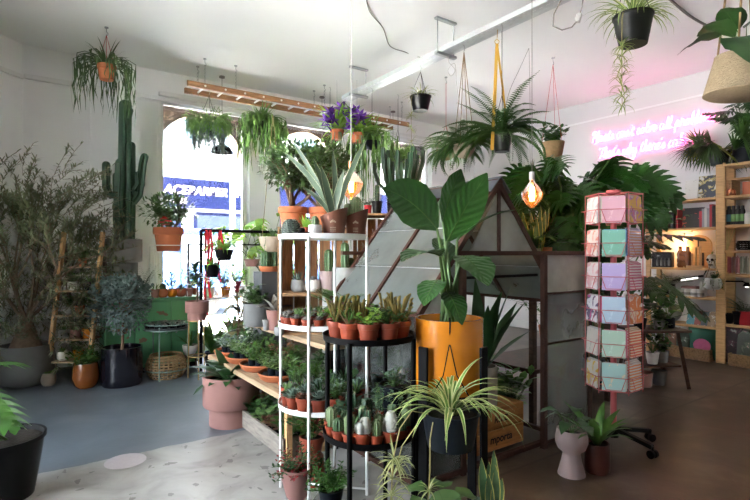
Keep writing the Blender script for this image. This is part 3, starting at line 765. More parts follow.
single(pp+[('trunk', gw, M['bark']), ('foliage', gl, L['olive'])], 'olive_tree', 'tall olive tree with thick gnarled trunk in a round grey pot', 'tree', c)

# cactus on a drum behind the cabinet
c = onY(123, 6.92, 0)
t = thing('pedestal', 'tall grey drum pedestal carrying the branching cactus behind the green cabinet', 'pedestal', c)
g = G(); g.lathe([(.20,0),(.20,.02),(.185,.03),(.185,1.06),(.20,1.07),(.20,1.10),(.0005,1.10)], 32); ob('drum', g, M['greyc'], t)
c2 = c+UP*1.10; pp, z = potparts('step', .22, .46, 'greyc', rb=.17, wall=.015, n=36, soil='grit')
ge = G(); gs_ = G()
def arm(pts, r):
    p, q = ribbed(ge, pts, r, 5, .45); spines(gs_, p, q, 5, .012, .03, .0015)
def cr(dr, z_, df=0): return RT*dr+FW*df+UP*z_
arm([cr(0,z), cr(.0,z+.5), cr(.02,z+1.0), cr(.03,z+1.72)], .078)
arm([cr(-.05,z), cr(-.06,z+.3), cr(-.04,z+.75), cr(-.03,z+1.0)], .065)
arm([cr(.09,z,.02), cr(.10,z+.4), cr(.10,z+.8), cr(.10,z+1.22)], .055)
arm([cr(-.05,z+.62), cr(-.16,z+.60), cr(-.21,z+.70), cr(-.21,z+.98)], .05)
arm([cr(.03,z+.55), cr(.14,z+.52), cr(.20,z+.60), cr(.25,z+1.0), cr(.27,z+1.08)], .05)
arm([cr(.08,z+.66), cr(.17,z+.66), cr(.22,z+.74), cr(.21,z+.85)], .06)
arm([cr(-.04,z+.62,.04), cr(-.12,z+.66,.06), cr(-.12,z+.85,.06)], .045)
arm([cr(.03,z+1.55), cr(.07,z+1.57), cr(.09,z+1.66)], .04)
pk = G(); bush(pk, G(), (0,0,z), 3, .1, .1, .03, .02)
gl = G(); st = G(); bush(st, gl, RT*.12+UP*z, 7, .13, .05, .045, .03, 6)
single(pp+[('cactus_stems', ge, L['euph']), ('spines', gs_, L['spine']), ('undergrowth', gl, L['mid'])], 'branching_cactus', 'tall branching dark green cactus in a grey pot behind the cabinet', 'cactus', c2)

# green metal cabinet
gm, n, l, out = nt('green_enamel')
f = noise(n, l, 5, 8, None, .4)
col = mixc(n, l, mth(n, l, 'GREATER_THAN', f, .63), mixc(n, l, noise(n, l, 2), (.06,.22,.09), (.10,.31,.145)), (.16,.09,.05))
shd(n, l, out, col, .45, 0, f, .1)
CX0, CX1, CY0, CY1, CZ = onY(104, 6.25).x, onY(199, 6.25).x, 6.25, 6.66, .86
t = thing('metal_cabinet', 'chipped green metal cabinet topped with a row of small pots', 'cabinet', ((CX0+CX1)/2, (CY0+CY1)/2, 0))
w = (CX1-CX0)/2; dp = (CY1-CY0)/2
g = G(); g.box((-w,-dp+.02,.06),(w,dp,CZ-.03)); ob('body', g, gm, t, smooth=False, bev=.006)
g = G(); g.box((-w-.012,-dp-.012,CZ-.03),(w+.012,dp,CZ)); ob('top', g, gm, t, smooth=False, bev=.005)
g = G(); g.box((-w+.02,-dp+.04,0),(w-.02,dp-.03,.06)); ob('plinth', g, M['blackmetal'], t, smooth=False)
for a, b, h in ((-w+.015,-w*.40,1),(-w*.40+.012,w*.36,1),(w*.36+.012,w-.015,-1)):
    d_ = G(); d_.box((a,-dp,.075),(b,-dp+.02,CZ-.045)); do = ob('door', d_, gm, t, smooth=False, bev=.005)
    k = G(); x = b-.05 if h > 0 else a+.05; k.tube([(x,-dp,.56),(x,-dp-.03,.55),(x,-dp-.03,.45),(x,-dp,.44)], .007, 8); ob('handle', k, M['galv'], do)
TOPZ = CZ
# white wire stand and jade in terracotta on the cabinet
wx = onY(168.5, 6.45, TOPZ)
t = thing('plant_stand', 'white wire plant stand on the green cabinet under the red flowered plant', 'plant stand', wx)
g = G(); hw = .185
for x, y in ((-hw,-.15),(hw,-.15),(hw,.15),(-hw,.15)):
    lg = G(); lg.tube([(x,y,0),(x,y,.62)], .007, 8); ob('leg', lg, M['whitemetal'], t)
for zz in (.54,.62): g.tube([(-hw,-.15,zz),(hw,-.15,zz),(hw,.15,zz),(-hw,.15,zz),(-hw,-.15,zz)], .006, 6)
for k in range(6): x = -hw+2*hw*k/5; g.tube([(x,-.15,.54),(x,.15,.54)], .004, 5)
ob('tray', g, M['whitemetal'], t)
pp, z = potparts('tc', .175, .29, 'tcl', rb=.13, wall=.012, n=36)
gw = G(); gl = G()
def fat_leaf(ll, lw, nn):
    def f(gl, pts, d):
        for j in range(nn):
            x = U(.5, len(pts)-1.001); k = int(x); p = V(pts[k]).lerp(V(pts[k+1]), x-k)
            small_leaf(gl, p, d*.6+dirv(U(0,6.28), U(-.3,.9)), ll*U(.7,1.1), lw, W_OVAL, 4, .05, .25)
    return f
for k in range(9): grow(gw, V((U(-.05,.05),U(-.05,.05),z)), dirv(k*.7, U(.5,1.2)), .14, .013, 2, gl, fat_leaf(.07,.034,11), (2,3), .6, .12, 4, .75)
cloud(gl, (0,0,z+.25), .33, .30, .20, 800, .065, .030, W_OVAL, 4, .05, .45)
gf = G(); gfs = G()
for dr, zz in ((.09,.10),(.06,.05),(.13,.07),(.11,.03)):
    p = RT*dr-FW*.34+UP*(z+zz+.02)
    for q in range(7): small_leaf(gf, p, dirv(q*.9, U(-.2,.5)), .055, .05, W_HEART, 4, .1, .3)
single(pp+[('stems', gw, M['brownstem']), ('foliage', gl, L['jade']), ('flowers', gf, L['redflower'])], 'flowering_succulent', 'bushy plant with red flowers in a wide terracotta pot on the white wire stand', 'potted plant', wx+UP*.548)

# little pots along the cabinet top
ROW = [(144,'blackplastic','fern','dark feathery plant in a small dark pot at the left end of the cabinet top'),
 (155,'pinkpot','haw','pink pot with a spiky succulent on the cabinet top beside the stand leg'),
 (163,'tcl','ball','orange pot with a round cactus under the wire stand on the cabinet'),
 (172,'yellow','bush','ochre pot with a leafy plant under the wire stand on the cabinet'),
 (181,'tcl','ros','terracotta pot with a pale rosette right of the wire stand on the cabinet'),
 (189,'pinkpot','haw','small pot at the right end of the cabinet top')]
for px, m, k, lab in ROW:
    pp, z = potparts('bulb' if k != 'haw' else 'plain', .052, .10, m, n=20); g = G(); s = G()
    if k == 'fern':
        for i in range(16): frond(s, g, curve((0,0,z), i*.8, U(.9,1.45), U(.25,.42), .6, 6), .06, .012, 14)
        pl = [('fronds', g, L['dark'])]
    elif k == 'haw': straps(g, (0,0,z), 22, .10, .013, (.5,1.4), (-.2,.4), .01, (.9,1,.8,.5,.05), 5, .4); pl = [('leaves', g, L['greensucc'])]
    elif k == 'ball': ball_cactus(g, s, (0,0,z), .038, .06); pl = [('cactus_body', g, L['cactus']), ('spines', s, L['spine'])]
    elif k == 'bush': bush(s, g, (0,0,z), 12, .22, .1, .06, .03, 7); pl = [('stems', s, M['stem']), ('leaves', g, L['greensucc'])]
    else: rosette(g, (0,0,z), .075, 5, 9, .4); pl = [('rosette', g, L['bluesucc'])]
    single(pp+pl, 'potted_succulent' if k != 'fern' else 'potted_fern', lab, 'potted plant', onY(px, 6.33 if k != 'fern' else 6.5, TOPZ))
# standard eucalyptus in navy pot
c = PZ(122, 5.3, 0); pp, z = potparts('cyl', .20, .40, 'navy', wall=.014, n=40)
gw = G(); gl = G(); gw.tube([(0,0,z-.02),(.01,0,z+.25),(0,.01,z+.50)], [.017,.014,.012], 8)
for k in range(14): grow(gw, V((0,0,z+U(.30,.52))), dirv(k*2.4, U(.2,1.2)), .17, .007, 2, gl, fat_leaf(.038,.027,24), (2,4), .8, .05, 4, .72)
cloud(gl, (0,0,z+.50), .29, .29, .32, 2600, .034, .024, W_OVAL, 4, .05, .35)
single(pp+[('trunk', gw, M['brownstem']), ('foliage', gl, L['euca'])], 'eucalyptus_standard', 'small round headed silver green tree in a glossy navy pot', 'tree', c)
# amber pot
c = FL(86, 387); pp, z = potparts('bulb', .112, .255, 'amber', wall=.01, n=36)
s = G(); g = G(); bush(s, g, (0,0,z), 30, .24, .18, .07, .032, 9, el=(.35,1.4), bend=.7)
single(pp+[('stems', s, M['stem']), ('leaves', g, L['mid'])], 'potted_plant', 'leafy green plant in a glossy amber brown pot on the floor', 'potted plant', c)
c = FL(48.5, 385.5); pp, z = potparts('bulb', .062, .135, 'beige', wall=.008)
g = G()
for i in range(5): rosette(g, V((cos(i*1.25)*.03, sin(i*1.25)*.03, z)), .055, 3, 8, .5)
single(pp+[('rosettes', g, L['greensucc'])], 'potted_succulent', 'small beige pot of green rosettes on the floor beside the ladder shelf', 'potted plant', c)
# ladder shelf
LS = CR(PZ(76, 5.42, 0), 0, 0)
t = thing('ladder_shelf', 'narrow leaning wooden ladder shelf with small pots by the olive', 'shelf', LS, -TH)
lw_ = .215; lean = .20; LH = 1.62
for x in (-lw_, lw_):
    g = G(); g.bar((x,-.16,0.006),(x,.14,LH),.035,.05,(0,1,0)); ob('side_rail', g, M['pine'], t, smooth=False, bev=.003)
    g = G(); g.bar((x,.36,0.006),(x,.14,LH-.1),.03,.04,(0,1,0)); ob('back_leg', g, M['darkwood'], t, smooth=False)
SH = [.24,.47,.72,.98,1.24]
def sy(z): return -.16+.30*z/LH
for zz in SH:
    g = G(); g.box((-lw_+.02, sy(zz)-.02, zz-.018),(lw_-.02, sy(zz)+.26-.08*zz, zz)); ob('shelf_board', g, M['plank'], t, smooth=False)
MI = Matrix.Translation(LS) @ Matrix.Rotation(-TH,4,'Z')
LSP = [(0,-.11,'whitec','bulb','haw','small white pot on the lowest board of the ladder shelf'),(0,.06,'yellow','plain','bush','ochre yellow pot on the lowest board of the ladder shelf'),
 (1,-.12,'greyc','bulb','haw','grey pot on the second board of the ladder shelf'),(1,.005,'pinkpot','bulb','ros','little pink pot on the second board of the ladder shelf'),(1,.125,'yellow','plain','jade','ochre pot at the right of the second ladder shelf board'),
 (2,-.11,'greyc','bulb','bush','grey pot with a leafy plant on the ladder shelf third board'),(2,.02,'tcl','plain','red','pot with a reddish plant on the ladder shelf third board'),(2,.14,'slateplastic','plain','bush','dark pot at the right of the third ladder shelf board'),
 (3,-.08,'whitec','bulb','bush','white pot with leaves on the upper part of the ladder shelf'),(3,.09,'slateplastic','plain','haw','dark pot of spiky leaves on the upper part of the ladder shelf'),(4,.0,'tcl','plain','bush','terracotta pot near the top of the ladder shelf')]
for k, x, m, st_, kind, lab in LSP:
    r = .05 if m != 'yellow' else .055; pp, z = potparts(st_, r, r*1.9, m, n=20); g = G(); s = G()
    if kind == 'haw': straps(g, (0,0,z), 22, .09, .014, (.5,1.4), (-.2,.4), .01, (.9,1,.8,.5,.05), 5, .4); pl = [('leaves', g, L['greensucc'])]
    elif kind == 'ros': rosette(g, (0,0,z), .055, 4, 8, .45); pl = [('rosette', g, L['greensucc'])]
    else:
        bush(s, g, (0,0,z), 14, .16, .08, .055, .03, 7); pl = [('stems', s, M['stem']), ('leaves', g, L['redsucc' if kind == 'red' else 'jade' if kind == 'jade' else 'mid'])]
    single(pp+pl, 'potted_plant', lab, 'potted plant', MI @ V((x, sy(SH[k])+.06, SH[k])))
# green wire table with tray of succulents, basket below
c = PZ(167, 5.62, 0)
GT = mat('sage_metal', (.16,.24,.20), .45, .15)
t = thing('wire_table', 'round sage green wire table with a succulent tray before the cabinet', 'table', c)
for k in range(3):
    a = -TH-pi/2+.05+k*2*pi/3; g = G(); g.tube([(cos(a)*.225,sin(a)*.225,0),(cos(a)*.225,sin(a)*.225,.58)], .008, 8); ob('leg', g, GT, t)
ring = [(cos(2*pi*k/32)*.235, sin(2*pi*k/32)*.235, 0) for k in range(33)]
for zz in (.10,.54,.60): g = G(); g.tube([(x,y,zz) for x,y,_ in ring], .007, 6); ob('ring', g, GT, t)
g = G(); g.lathe([(.0005,.535),(.228,.535),(.232,.57),(.225,.57),(.222,.545),(.0005,.545)], 32); ob('tray', g, mat('slate_tray', (.06,.07,.07), .5, .2), t)
i = 0
for rr, nn_ in ((.17,13),(.08,6)):
    for k in range(nn_):
        a = 2*pi*k/nn_; i += 1
        pp = G(); pp.lathe([(.022,0),(.03,.045),(.027,.045),(.0005,.038)], 12); g = G(); rosette(g, (0,0,.042), .042, 4, 7, .5)
        if i <= 2: proto('tray_succ%d' % i, [('pot', pp, M['slateplastic']), ('rosette', g, L['bluesucc' if i == 1 else 'greysucc'])])
        inst('tray_succ%d' % (2-(i % 2)), 'potted_succulent', 'tiny rosette succulent in a dark pot in the sage wire table tray', 'potted plant', c+V((cos(a)*rr, sin(a)*rr, .546)), U(0,6), U(.9,1.1), 'succulents in the sage table tray')
def wicker(name, label, cat, loc, r, h, m, n=26, rows=9, open_top=True):
    t = thing(name, label, cat, loc)
    g = G(); prof = lambda f: r*(.72+.38*sin(pi*(.12+.76*f)))
    for j in range(rows):
        f = j/(rows-1); rr = prof(f); g.tube([(cos(2*pi*k/n)*(rr+(.006 if (k+j) % 2 else -.006)), sin(2*pi*k/n)*(rr+(.006 if (k+j) % 2 else -.006)), .012+f*(h-.024)) for k in range(n+1)], .0075, 5)
    ob('weave', g, m, t)
    g = G()
    for k in range(n): a = 2*pi*k/n; g.tube([(cos(a)*prof(f/8), sin(a)*prof(f/8), .01+f/8*(h-.02)) for f in range(9)], .006, 5)
    ob('ribs', g, m, t)
    g = G(); g.tube([(cos(2*pi*k/n)*prof(1), sin(2*pi*k/n)*prof(1), h-.012) for k in range(n+1)], .013, 6); ob('rim', g, m, t)
    return t
wicker('wicker_basket', 'open round wicker basket on the floor under the sage table', 'basket', CR(c, .0, -.02), .19, .26, M['wicker'])
# white bowl pot by the cabinet, pink pot on brass stand
t = thing('stool', 'low dark stool under a white bowl pot beside the cabinet', 'stool', FL(190, 370))
g = G(); g.lathe([(.0005,.15),(.1,.15),(.1,.17),(.0005,.17)], 20); ob('seat', g, M['darkwood'], t)
for k in range(3): g = G(); a = k*2.1; g.tube([(cos(a)*.085,sin(a)*.085,0),(cos(a)*.06,sin(a)*.06,.15)], .01, 6); ob('leg', g, M['darkwood'], t)
pp, z = potparts('bowl', .085, .13, 'whitec'); s = G(); g = G(); straps(g, (0,0,z), 14, .22, .03, (.8,1.4), (.2,1), .02)
single(pp+[('leaves', g, L['mid'])], 'potted_plant', 'white bowl pot with a few upright leaves on a low stool', 'potted plant', FL(190,370)+UP*.17)
c = PZ(197, 5.55, 0)
t = thing('plant_stand', 'slim brass legged stand carrying the stepped pink pot by the cabinet', 'plant stand', c)
for k in range(3): g = G(); a = .4+k*2*pi/3; g.tube([(cos(a)*.10,sin(a)*.10,0),(cos(a)*.09,sin(a)*.09,.66)], .007, 8); ob('leg', g, M['brass'], t)
for zz in (.25,.642): g = G(); g.tube([(cos(2*pi*k/24)*.097, sin(2*pi*k/24)*.097, zz) for k in range(25)], .006, 6); ob('ring', g, M['brass'], t)
g = G(); g.tube([(-.095,0,.642),(.095,0,.642)], .005, 6); g.tube([(0,-.095,.642),(0,.095,.642)], .005, 6)
ob('cross_wires', g, M['brass'], t)
pp, z = potparts('step', .125, .205, 'pinkpot', rb=.10, n=36); s = G(); g = G()
s.tube([(0,0,z),(.01,0,z+.2),(-.02,0,z+.36)], .01, 6)
for k in range(26): pts = curve((-.015+U(-.02,.02),U(-.02,.02),z+U(.2,.38)), k*2.4, U(.1,1.1), U(.16,.26), 1.2, 6); g.blade(pts, wp(W_LANCE, .05, 6))
single(pp+[('stem', s, M['brownstem']), ('leaves', g, L['dark'])], 'potted_plant', 'dark leaved plant in a stepped pink pot on the brass legged stand', 'potted plant', c+UP*.652)

# ------------------------------------------------------------------ before the windows
X0 = onY(201, 6.0).x; X1 = onY(285, 6.0).x
t = thing('garment_rail', 'black tubular hanging rail before the arched window with red ribbons', 'rail', ((X0+X1)/2, 6.0, 0))
hw = (X1-X0)/2
for x in (-hw, hw): g = G(); g.tube([(x,0,0),(x,0,1.66)], .019, 10); ob('post', g, M['blackmetal'], t)
g = G(); g.tube([(-hw,0,1.655),(hw,0,1.655)], .019, 10); ob('top_bar', g, M['blackmetal'], t)
g = G(); g.tube([(-hw+.02,.62,0),(-hw+.02,.62,1.50),(hw,.62,1.50),(hw,.62,0)], .015, 8); ob('back_frame', g, M['blackmetal'], t)
g = G(); g.tube([(-hw,0,.10),(-hw+.02,.62,.10)], .014, 8); g.tube([(hw,0,.10),(hw,.62,.10)], .014, 8); ob('foot_bar', g, M['blackmetal'], t)
for i, (dx, ln, lab) in enumerate(((.06,1.0,'long red ribbon hanging at the left end of the black rail'),(.10,.80,'second red ribbon hanging on the black rail, slightly shorter'),(.22,.62,'red ribbon hanging on the black rail, right of the pair'))):
    g = G(); z0 = 1.675; pts = [(0,.022,z0-.30),(0,.022,z0-.02),(0,0,z0+.001),(0,-.022,z0-.02)]+[(sin(k*.8)*.02,-.024-.01*sin(k),z0-.02-ln*k/8) for k in range(1,9)]
    g.blade(pts, [.028]*len(pts), side=(1,0,0), fold=0); o = ob('ribbon', g, M['red'], None, (X0+dx, 6.0, 0)); tag(o, lab, 'ribbon')
def rail_hang(px, pz, pr, ph, m, name, label, plant):
    """a pot hung by two wires from the black rail"""
    c = onY(px, 6.0, pz); pp, z = potparts('taper', pr, ph, m, n=24); g = G()
    top = 1.655-pz
    for s in (-1,1): g.tube([(s*pr,0,ph-.01),(s*.01,0,top-.02)], .003, 5)
    g.tube([(0,0,top-.02),(0,-.028,top),(0,0,top+.03),(0,.028,top)], .004, 6)
    return single(pp+[('hanger', g, M['blackmetal'])]+plant(z), name, label, 'potted plant', c)
def pl_spider(m='bright', n=46, Ln=.34):
    def f(z):
        g = G(); straps(g, (0,0,z), n, Ln, .028, (.5,1.45), (1.0,2.4), .03); return [('leaves', g, L[m])]
    return f
rail_hang(224, 1.30, .11, .13, 'blackplastic', 'spider_plant', 'pale spider plant in a black pot hung from the black rail', pl_spider())
rail_hang(212, 1.10, .09, .15, 'blackplastic', 'hanging_plant', 'black pot of slim bright leaves hung lower on the black rail', pl_spider('bright', 20, .30))
rail_hang(252, 1.22, .10, .09, 'pinkpot', 'hanging_plant', 'shallow pink bowl with a pale plant hung from the black rail', lambda z: (lambda g: [('leaves', g, L['lime'])])((lambda g: (straps(g,(0,0,z),18,.12,.02,(.6,1.4),(.2,1)), g)[1])(G())))
# philodendron reaching over the rail
pp, z = potparts('plain', .13, .24, 'whitec'); s = G(); g = G()
for k in range(22):
    a = k*2.4; b = V((U(-.04,.04),U(-.04,.04),z)); nk = b+dirv(a, U(.7,1.4))*U(.45,.95); s.tube([b, b.lerp(nk,.5)+UP*.05, nk], .004, 5)
    splitleaf(s, g, nk, nk+UP*.002, nk+dirv(a,-.3)*U(.26,.38), U(.24,.32), 5, solid=.5, r=.003)
sx = onY(264, 6.62, 0)
t = thing('plinth', 'white box plinth under the split leaf plant before the window', 'plinth', sx)
gb = G(); gb.box((-.15,-.15,0),(.15,.15,.88)); ob('box', gb, M['white'], t, smooth=False)
single(pp+[('stems', s, M['stem']), ('leaves', g, L['bright'])], 'philodendron', 'bright split leaved philodendron before the window pier', 'potted plant', sx+UP*.88)
# window sill plants
t = thing('window_shelf', 'thin white shelf of plants fixed across the first arched window', 'shelf', ((WINS[0][0]+WINS[0][1])/2, YW-.02, 0))
g = G(); g.box((-.68,-.10,.73),(.68,.13,.752)); ob('shelf_board', g, M['white'], t, smooth=False, bev=.003)
for x in (-.6,.6): g = G(); g.bar((x,-.02,.0),(x,-.02,.73),.03,.03); ob('bracket', g, M['white'], t, smooth=False)
SILL = [(192,'tcl','bush','bright','leafy plant in terracotta at the left end of the white window shelf'),(210,'whitec','spid','bright','white pot of grassy leaves on the white window shelf'),(226,'yellow','bush','lime','yellow pot with pale leaves on the white window shelf'),(240,'whitec','bush','bright','white pot with bright leaves at the right of the window shelf')]
for px, m, k, lm, lab in SILL:
    pp, z = potparts('plain', .075, .14, m, n=20); s = G(); g = G()
    if k == 'bush': bush(s, g, (0,0,z), 14, .32, .1, .09, .05, 8)
    else: straps(g, (0,0,z), 24, .34, .02, (.8,1.4), (.5,1.6))
    single(pp+[('stems', s, M['stem']), ('leaves', g, L[lm])], 'potted_plant', lab, 'potted plant', onY(px, YW-.0, WZ0+.004)+V((0,.02,0)))
for px, lab in ((292,'bright bushy plant on the second window sill'),(318,'tall leafy plant on the middle window sill behind the jade'),(392,'leafy plant on the third window sill'),(412,'bright plant at the right of the third window sill')):
    pp, z = potparts('plain', .09, .16, 'tcl', n=20); s = G(); g = G(); bush(s, g, (0,0,z), 20, .55, .1, .10, .05, 9)
    single(pp+[('stems', s, M['stem']), ('leaves', g, L['bright'])], 'potted_plant', lab, 'potted plant', onY(px, YW, WZ0+.004)+V((0,.02,0)))
# red leaved tall plant and bronze croton on a dark stand, nest fern on the floor
c = onY(237, 5.55, 0)
pp, z = potparts('taper', .13, .24, 'slateplastic'); s = G(); g = G(); r_ = G()
s.tube([(0,0,z),(.02,0,z+.45),(0,.02,z+.78)], .011, 6); s.tube([(0,0,z+.3),(.09,0,z+.6)], .008, 6)
for k in range(30): pts = curve((U(-.02,.05),U(-.03,.03),z+U(.25,.74)), k*2.4, U(-.1,.7), U(.16,.26), 1.1, 6); g.blade(pts, wp(W_LANCE, .075, 6), wave=.05)
for k in range(9): pts = curve((U(-.02,.02),U(-.02,.02),z+U(.72,.80)), k*2.4, U(.5,1.3), U(.14,.2), .8, 6); r_.blade(pts, wp(W_LANCE, .05, 6))
single(pp+[('stems', s, M['brownstem']), ('leaves', g, L['croton']), ('new_leaves', r_, L['redleaf'])], 'croton', 'bronze leaved croton with red new leaves before the window', 'potted plant', c)
for px, py, rr, n_, lab in ((213,366,.11,20,'bright nest fern with broad upright leaves on the floor by the stand'),(234,352,.11,18,'second broad leaved fern behind the plank bench end')):
    pp, z = potparts('plain', rr, .18, 'slateplastic'); g = G(); straps(g, (0,0,z), n_, .52, .085, (.75,1.35), (.3,1.0), .03, (.5,.8,1,1,.8,.5,.05), 8, .2, wave=.03)
    single(pp+[('leaves', g, L['mid'])], 'nest_fern', lab, 'potted plant', FL(px, py))
# slate plinth with cactus, grey pot on it etc. beyond the plank bench end
# big monstera at the lower left corner of the view
c = PZ(0, 2.86, 0); pp, z = potparts('taper', .215, .345, 'blackplastic', rb=.165, wall=.012, n=40, soil_in=.08, soil='soil')
s = G(); g = G(); b = V((0,0,z))
def mon(dx, dy, dz, tx, ty, tz, w):
    nk = b+RT*dx+FW*dy+UP*dz; tp = b+RT*tx+FW*ty+UP*tz; q = RT*U(-.04,.04)+FW*U(-.04,.04)
    splitleaf(s, g, b+q, nk, tp, w, 7, side=None, r=.011, gap=.45)
mon(-.16,.0,.32, .17,-.08,.14, .34); mon(-.26,-.04,.16, .08,-.30,-.12, .30); mon(-.25,.05,.45, -.5,-.1,.40, .34); mon(-.2,.2,.4, -.30,.5,.36, .34)
mon(-.05,-.2,.16, .05,-.36,-.12, .26)
single(pp+[('stems', s, M['stem']), ('leaves', g, L['monst'])], 'monstera', 'large swiss cheese plant in a black plastic pot at the corner', 'potted plant', c)
# floor sticker
g = G(); g.lathe([(.0005,.0012),(.128,.0012),(.128,.0003)], 48); o = ob('floor_sticker', g, mat('sticker_white', (.62,.56,.58), .5, .12, 30), None, FL(125.5,461)); tag(o, 'pale round sticker on the bare concrete floor', 'sticker')
# ------------------------------------------------------------------ plank bench in the middle
rnd.seed(23)
BY0, BY1 = 2.98, 4.60
t = thing('plank_bench', 'two level bench of scaffold planks carrying terracotta saucers of plants', 'bench', (1.75,(BY0+BY1)/2,0))
hy = (BY1-BY0)/2
g = G(); g.box((-.37,-hy,.425),(.02,hy,.465)); ob('lower_plank', g, M['plank'], t, smooth=False, bev=.004)
g = G(); g.box((.0,-hy+.1,.70),(.34,hy,.74)); ob('upper_plank', g, M['plank'], t, smooth=False, bev=.004)
for y in (-hy+.12, hy-.12):
    for x, h in ((-.28,.425),(-.03,.425),(.10,.70),(.28,.70)):
        g = G(); g.box((x-.02,y-.02,0),(x+.02,y+.02,h)); ob('leg', g, M['blackmetal'] if x > 0 else M['pine'], t, smooth=False)
# saucers
SA = [(4.44,'bluesucc'),(4.14,'greensucc'),(3.80,'mid'),(3.42,'greensucc'),(3.06,'mid')]
SL = ['terracotta saucer of pale succulents at the far end of the lower plank','terracotta saucer of feathery green plants, second from the far plank end','terracotta saucer of mixed leafy plants in the middle of the lower plank','wide terracotta saucer of dense green plants nearer the white rack','terracotta saucer of small dark plants beside the white rack legs']
for (y, lm), lab in zip(SA, SL):
    p, s, z = pot('saucer', .165, .055, wall=.008, n=36, soil_in=.3); st = G(); gl = G(); g2 = G(); gp = G()
    for k in range(9):
        a = k*2.4; r = .025+.013*k; b = V((cos(a)*r, sin(a)*r, z))
        gp.lathe([(.026,0),(.033,.05),(.029,.05),(.0005,.044)], 12, b)
        q = b+UP*.045
        if k % 3 == 0: rosette(g2, q, .055, 4, 8, .45)
        elif k % 3 == 1: bush(st, gl, q, 8, .13, .05, .05, .026, 6, el=(.5,1.4))
        else: straps(gl, q, 16, .12, .016, (.6,1.4), (.2,1.0), .01, m=5)
    single([('saucer', p, M['tcl']), ('soil', s, M['soil']), ('nursery_pots', gp, M['slateplastic']), ('stems', st, M['stem']), ('leaves', gl, L[lm]), ('rosettes', g2, L['bluesucc'])], 'plant_saucer', lab, 'potted plant', (1.56,y,.465))
# second row at the back of the lower plank
for k in range(6):
    pp, z = potparts('tc', .05, .08, 'tcb', n=18); s = G(); g = G()
    bush(s, g, (0,0,z), 14, .16, .06, .06, .032, 7)
    single(pp+[('stems', s, M['stem']), ('leaves', g, L[['mid','dark','greensucc','redsucc','mid','dark'][k]])], 'potted_plant', '%s little leafy plant from the far end behind the terracotta saucers' % ORD[k], 'potted plant', (1.72,4.5-.26*k,.465), 0, 1, 'little plants behind the plank saucers')
# pink planter on the floor
c = FL(231.5, 422.5); pp, z = potparts('step', .225, .40, 'pinkpot', rb=.175, wall=.015, n=68, ribs=True); g = G(); s = G()
for k in range(46):
    a = k*2.4; pts = curve((cos(a)*.05,sin(a)*.05,z), a, U(.15,1.25), U(.20,.33), U(.6,1.4), 7); g.blade(pts, wp(W_OVAL, .085, 7), wave=.05)
single(pp+[('leaves', g, L['aspid'])], 'potted_plant', 'dark leafy plant in a large ribbed two step pink planter', 'potted plant', c)
# low grey crate with nursery plants
t = thing('wooden_crate', 'low weathered grey crate of nursery plants under the plank bench', 'crate', (1.68,3.55,0))
for y in (-.44,.44): g = G(); g.box((-.24,y-.01,.0),(.24,y+.01,.14)); ob('end_board', g, M['greycrate'], t, smooth=False)
for x in (-.24,.24): g = G(); g.box((x-.01,-.45,.01),(x+.01,.45,.14)); ob('side_board', g, M['greycrate'], t, smooth=False)
g = G(); g.box((-.23,-.43,.0),(.23,.43,.012)); ob('base', g, M['greycrate'], t, smooth=False)
k = 0; NK = [0]*4; ND = ['dark leaved slate pot','green leaved white pot','reddish leaved black pot','jade green slate pot']
for y in (.34,.17,0,-.17,-.34):
    for x in (-.15,0,.15):
        k += 1; q = k % 4; key = 'nurs%d' % q
        if key not in PROTO:
            pp, z = potparts('plain', .06, .11, ['slateplastic','whitec','blackplastic','slateplastic'][q], n=16); s = G(); g = G(); bush(s, g, (0,0,z), 16, .16, .08, .07, .046, 7, el=(.5,1.4))
            proto(key, pp+[('stems', s, M['stem']), ('leaves', g, L[['dark','mid','redsucc','greensucc'][q]])])
        inst(key, 'nursery_plant', '%s nursery plant, %s such from far end of grey crate' % (ND[q], ORD[NK[q]]), 'potted plant', (1.68+x,3.55+y,.012), U(0,6), 1, 'nursery plants in the grey crate'); NK[q] += 1

# ------------------------------------------------------------------ apple crates with pots behind the white rack
def crate_open(name, label, loc, rz, w, d, h, mw):
    """a slatted box lying on its side, open towards the viewer"""
    t = thing(name, label, 'crate', loc, rz)
    g = G(); g.box((-w/2,-d/2,0),(w/2,d/2,.014)); ob('bottom_board', g, mw, t, smooth=False)
    g = G(); g.box((-w/2,-d/2,h-.014),(w/2,d/2,h)); ob('top_board', g, mw, t, smooth=False)
    for x in (-w/2, w/2-.014): g = G(); g.box((x,-d/2,.014),(x+.014,d/2,h-.014)); ob('side_board', g, mw, t, smooth=False)
    n = max(3, int(w/.11))
    for k in range(n): x = -w/2+.016+(w-.032)*k/n; g = G(); g.box((x,d/2-.014,.014),(x+(w-.032)/n-.012,d/2,h-.014)); ob('back_slat', g, M['cratev'], t, smooth=False)
    return t
CC = PZ(313, 4.15, .74); rzc = -TH+.12
CC = V((CC.x, CC.y, .74))
crate_open('apple_crate', 'open wooden crate on its side on the upper plank holding small pots', CC, rzc, .56, .30, .32, M['crate'])
crate_open('apple_crate', 'upper wooden crate stacked under the jade trees behind the white rack', CC+UP*.32, rzc, .56, .30, .54, M['crate'])
def small_in(px, d, z, style, r, h, m, plants, name, label):
    pp, zz = potparts(style, r, h, m, n=22); return single(pp+plants(zz), name, label, 'potted plant', PZ(px, d, z))
def f_ros(r, lm, n=4):
    def f(z): g = G(); rosette(g, (0,0,z), r, n, 9, .42); return [('rosette', g, L[lm])]
    return f
def f_bush(h, lm, n=14, ll=.05, lw=.028):
    def f(z): s = G(); g = G(); bush(s, g, (0,0,z), n, h, .1, ll, lw, 7); return [('stems', s, M['stem']), ('leaves', g, L[lm])]
    return f
def f_strap(n, Ln, w, lm, el=(.6,1.4), bend=(.3,1.2)):
    def f(z): g = G(); straps(g, (0,0,z), n, Ln, w, el, bend, .02); return [('leaves', g, L[lm])]
    return f
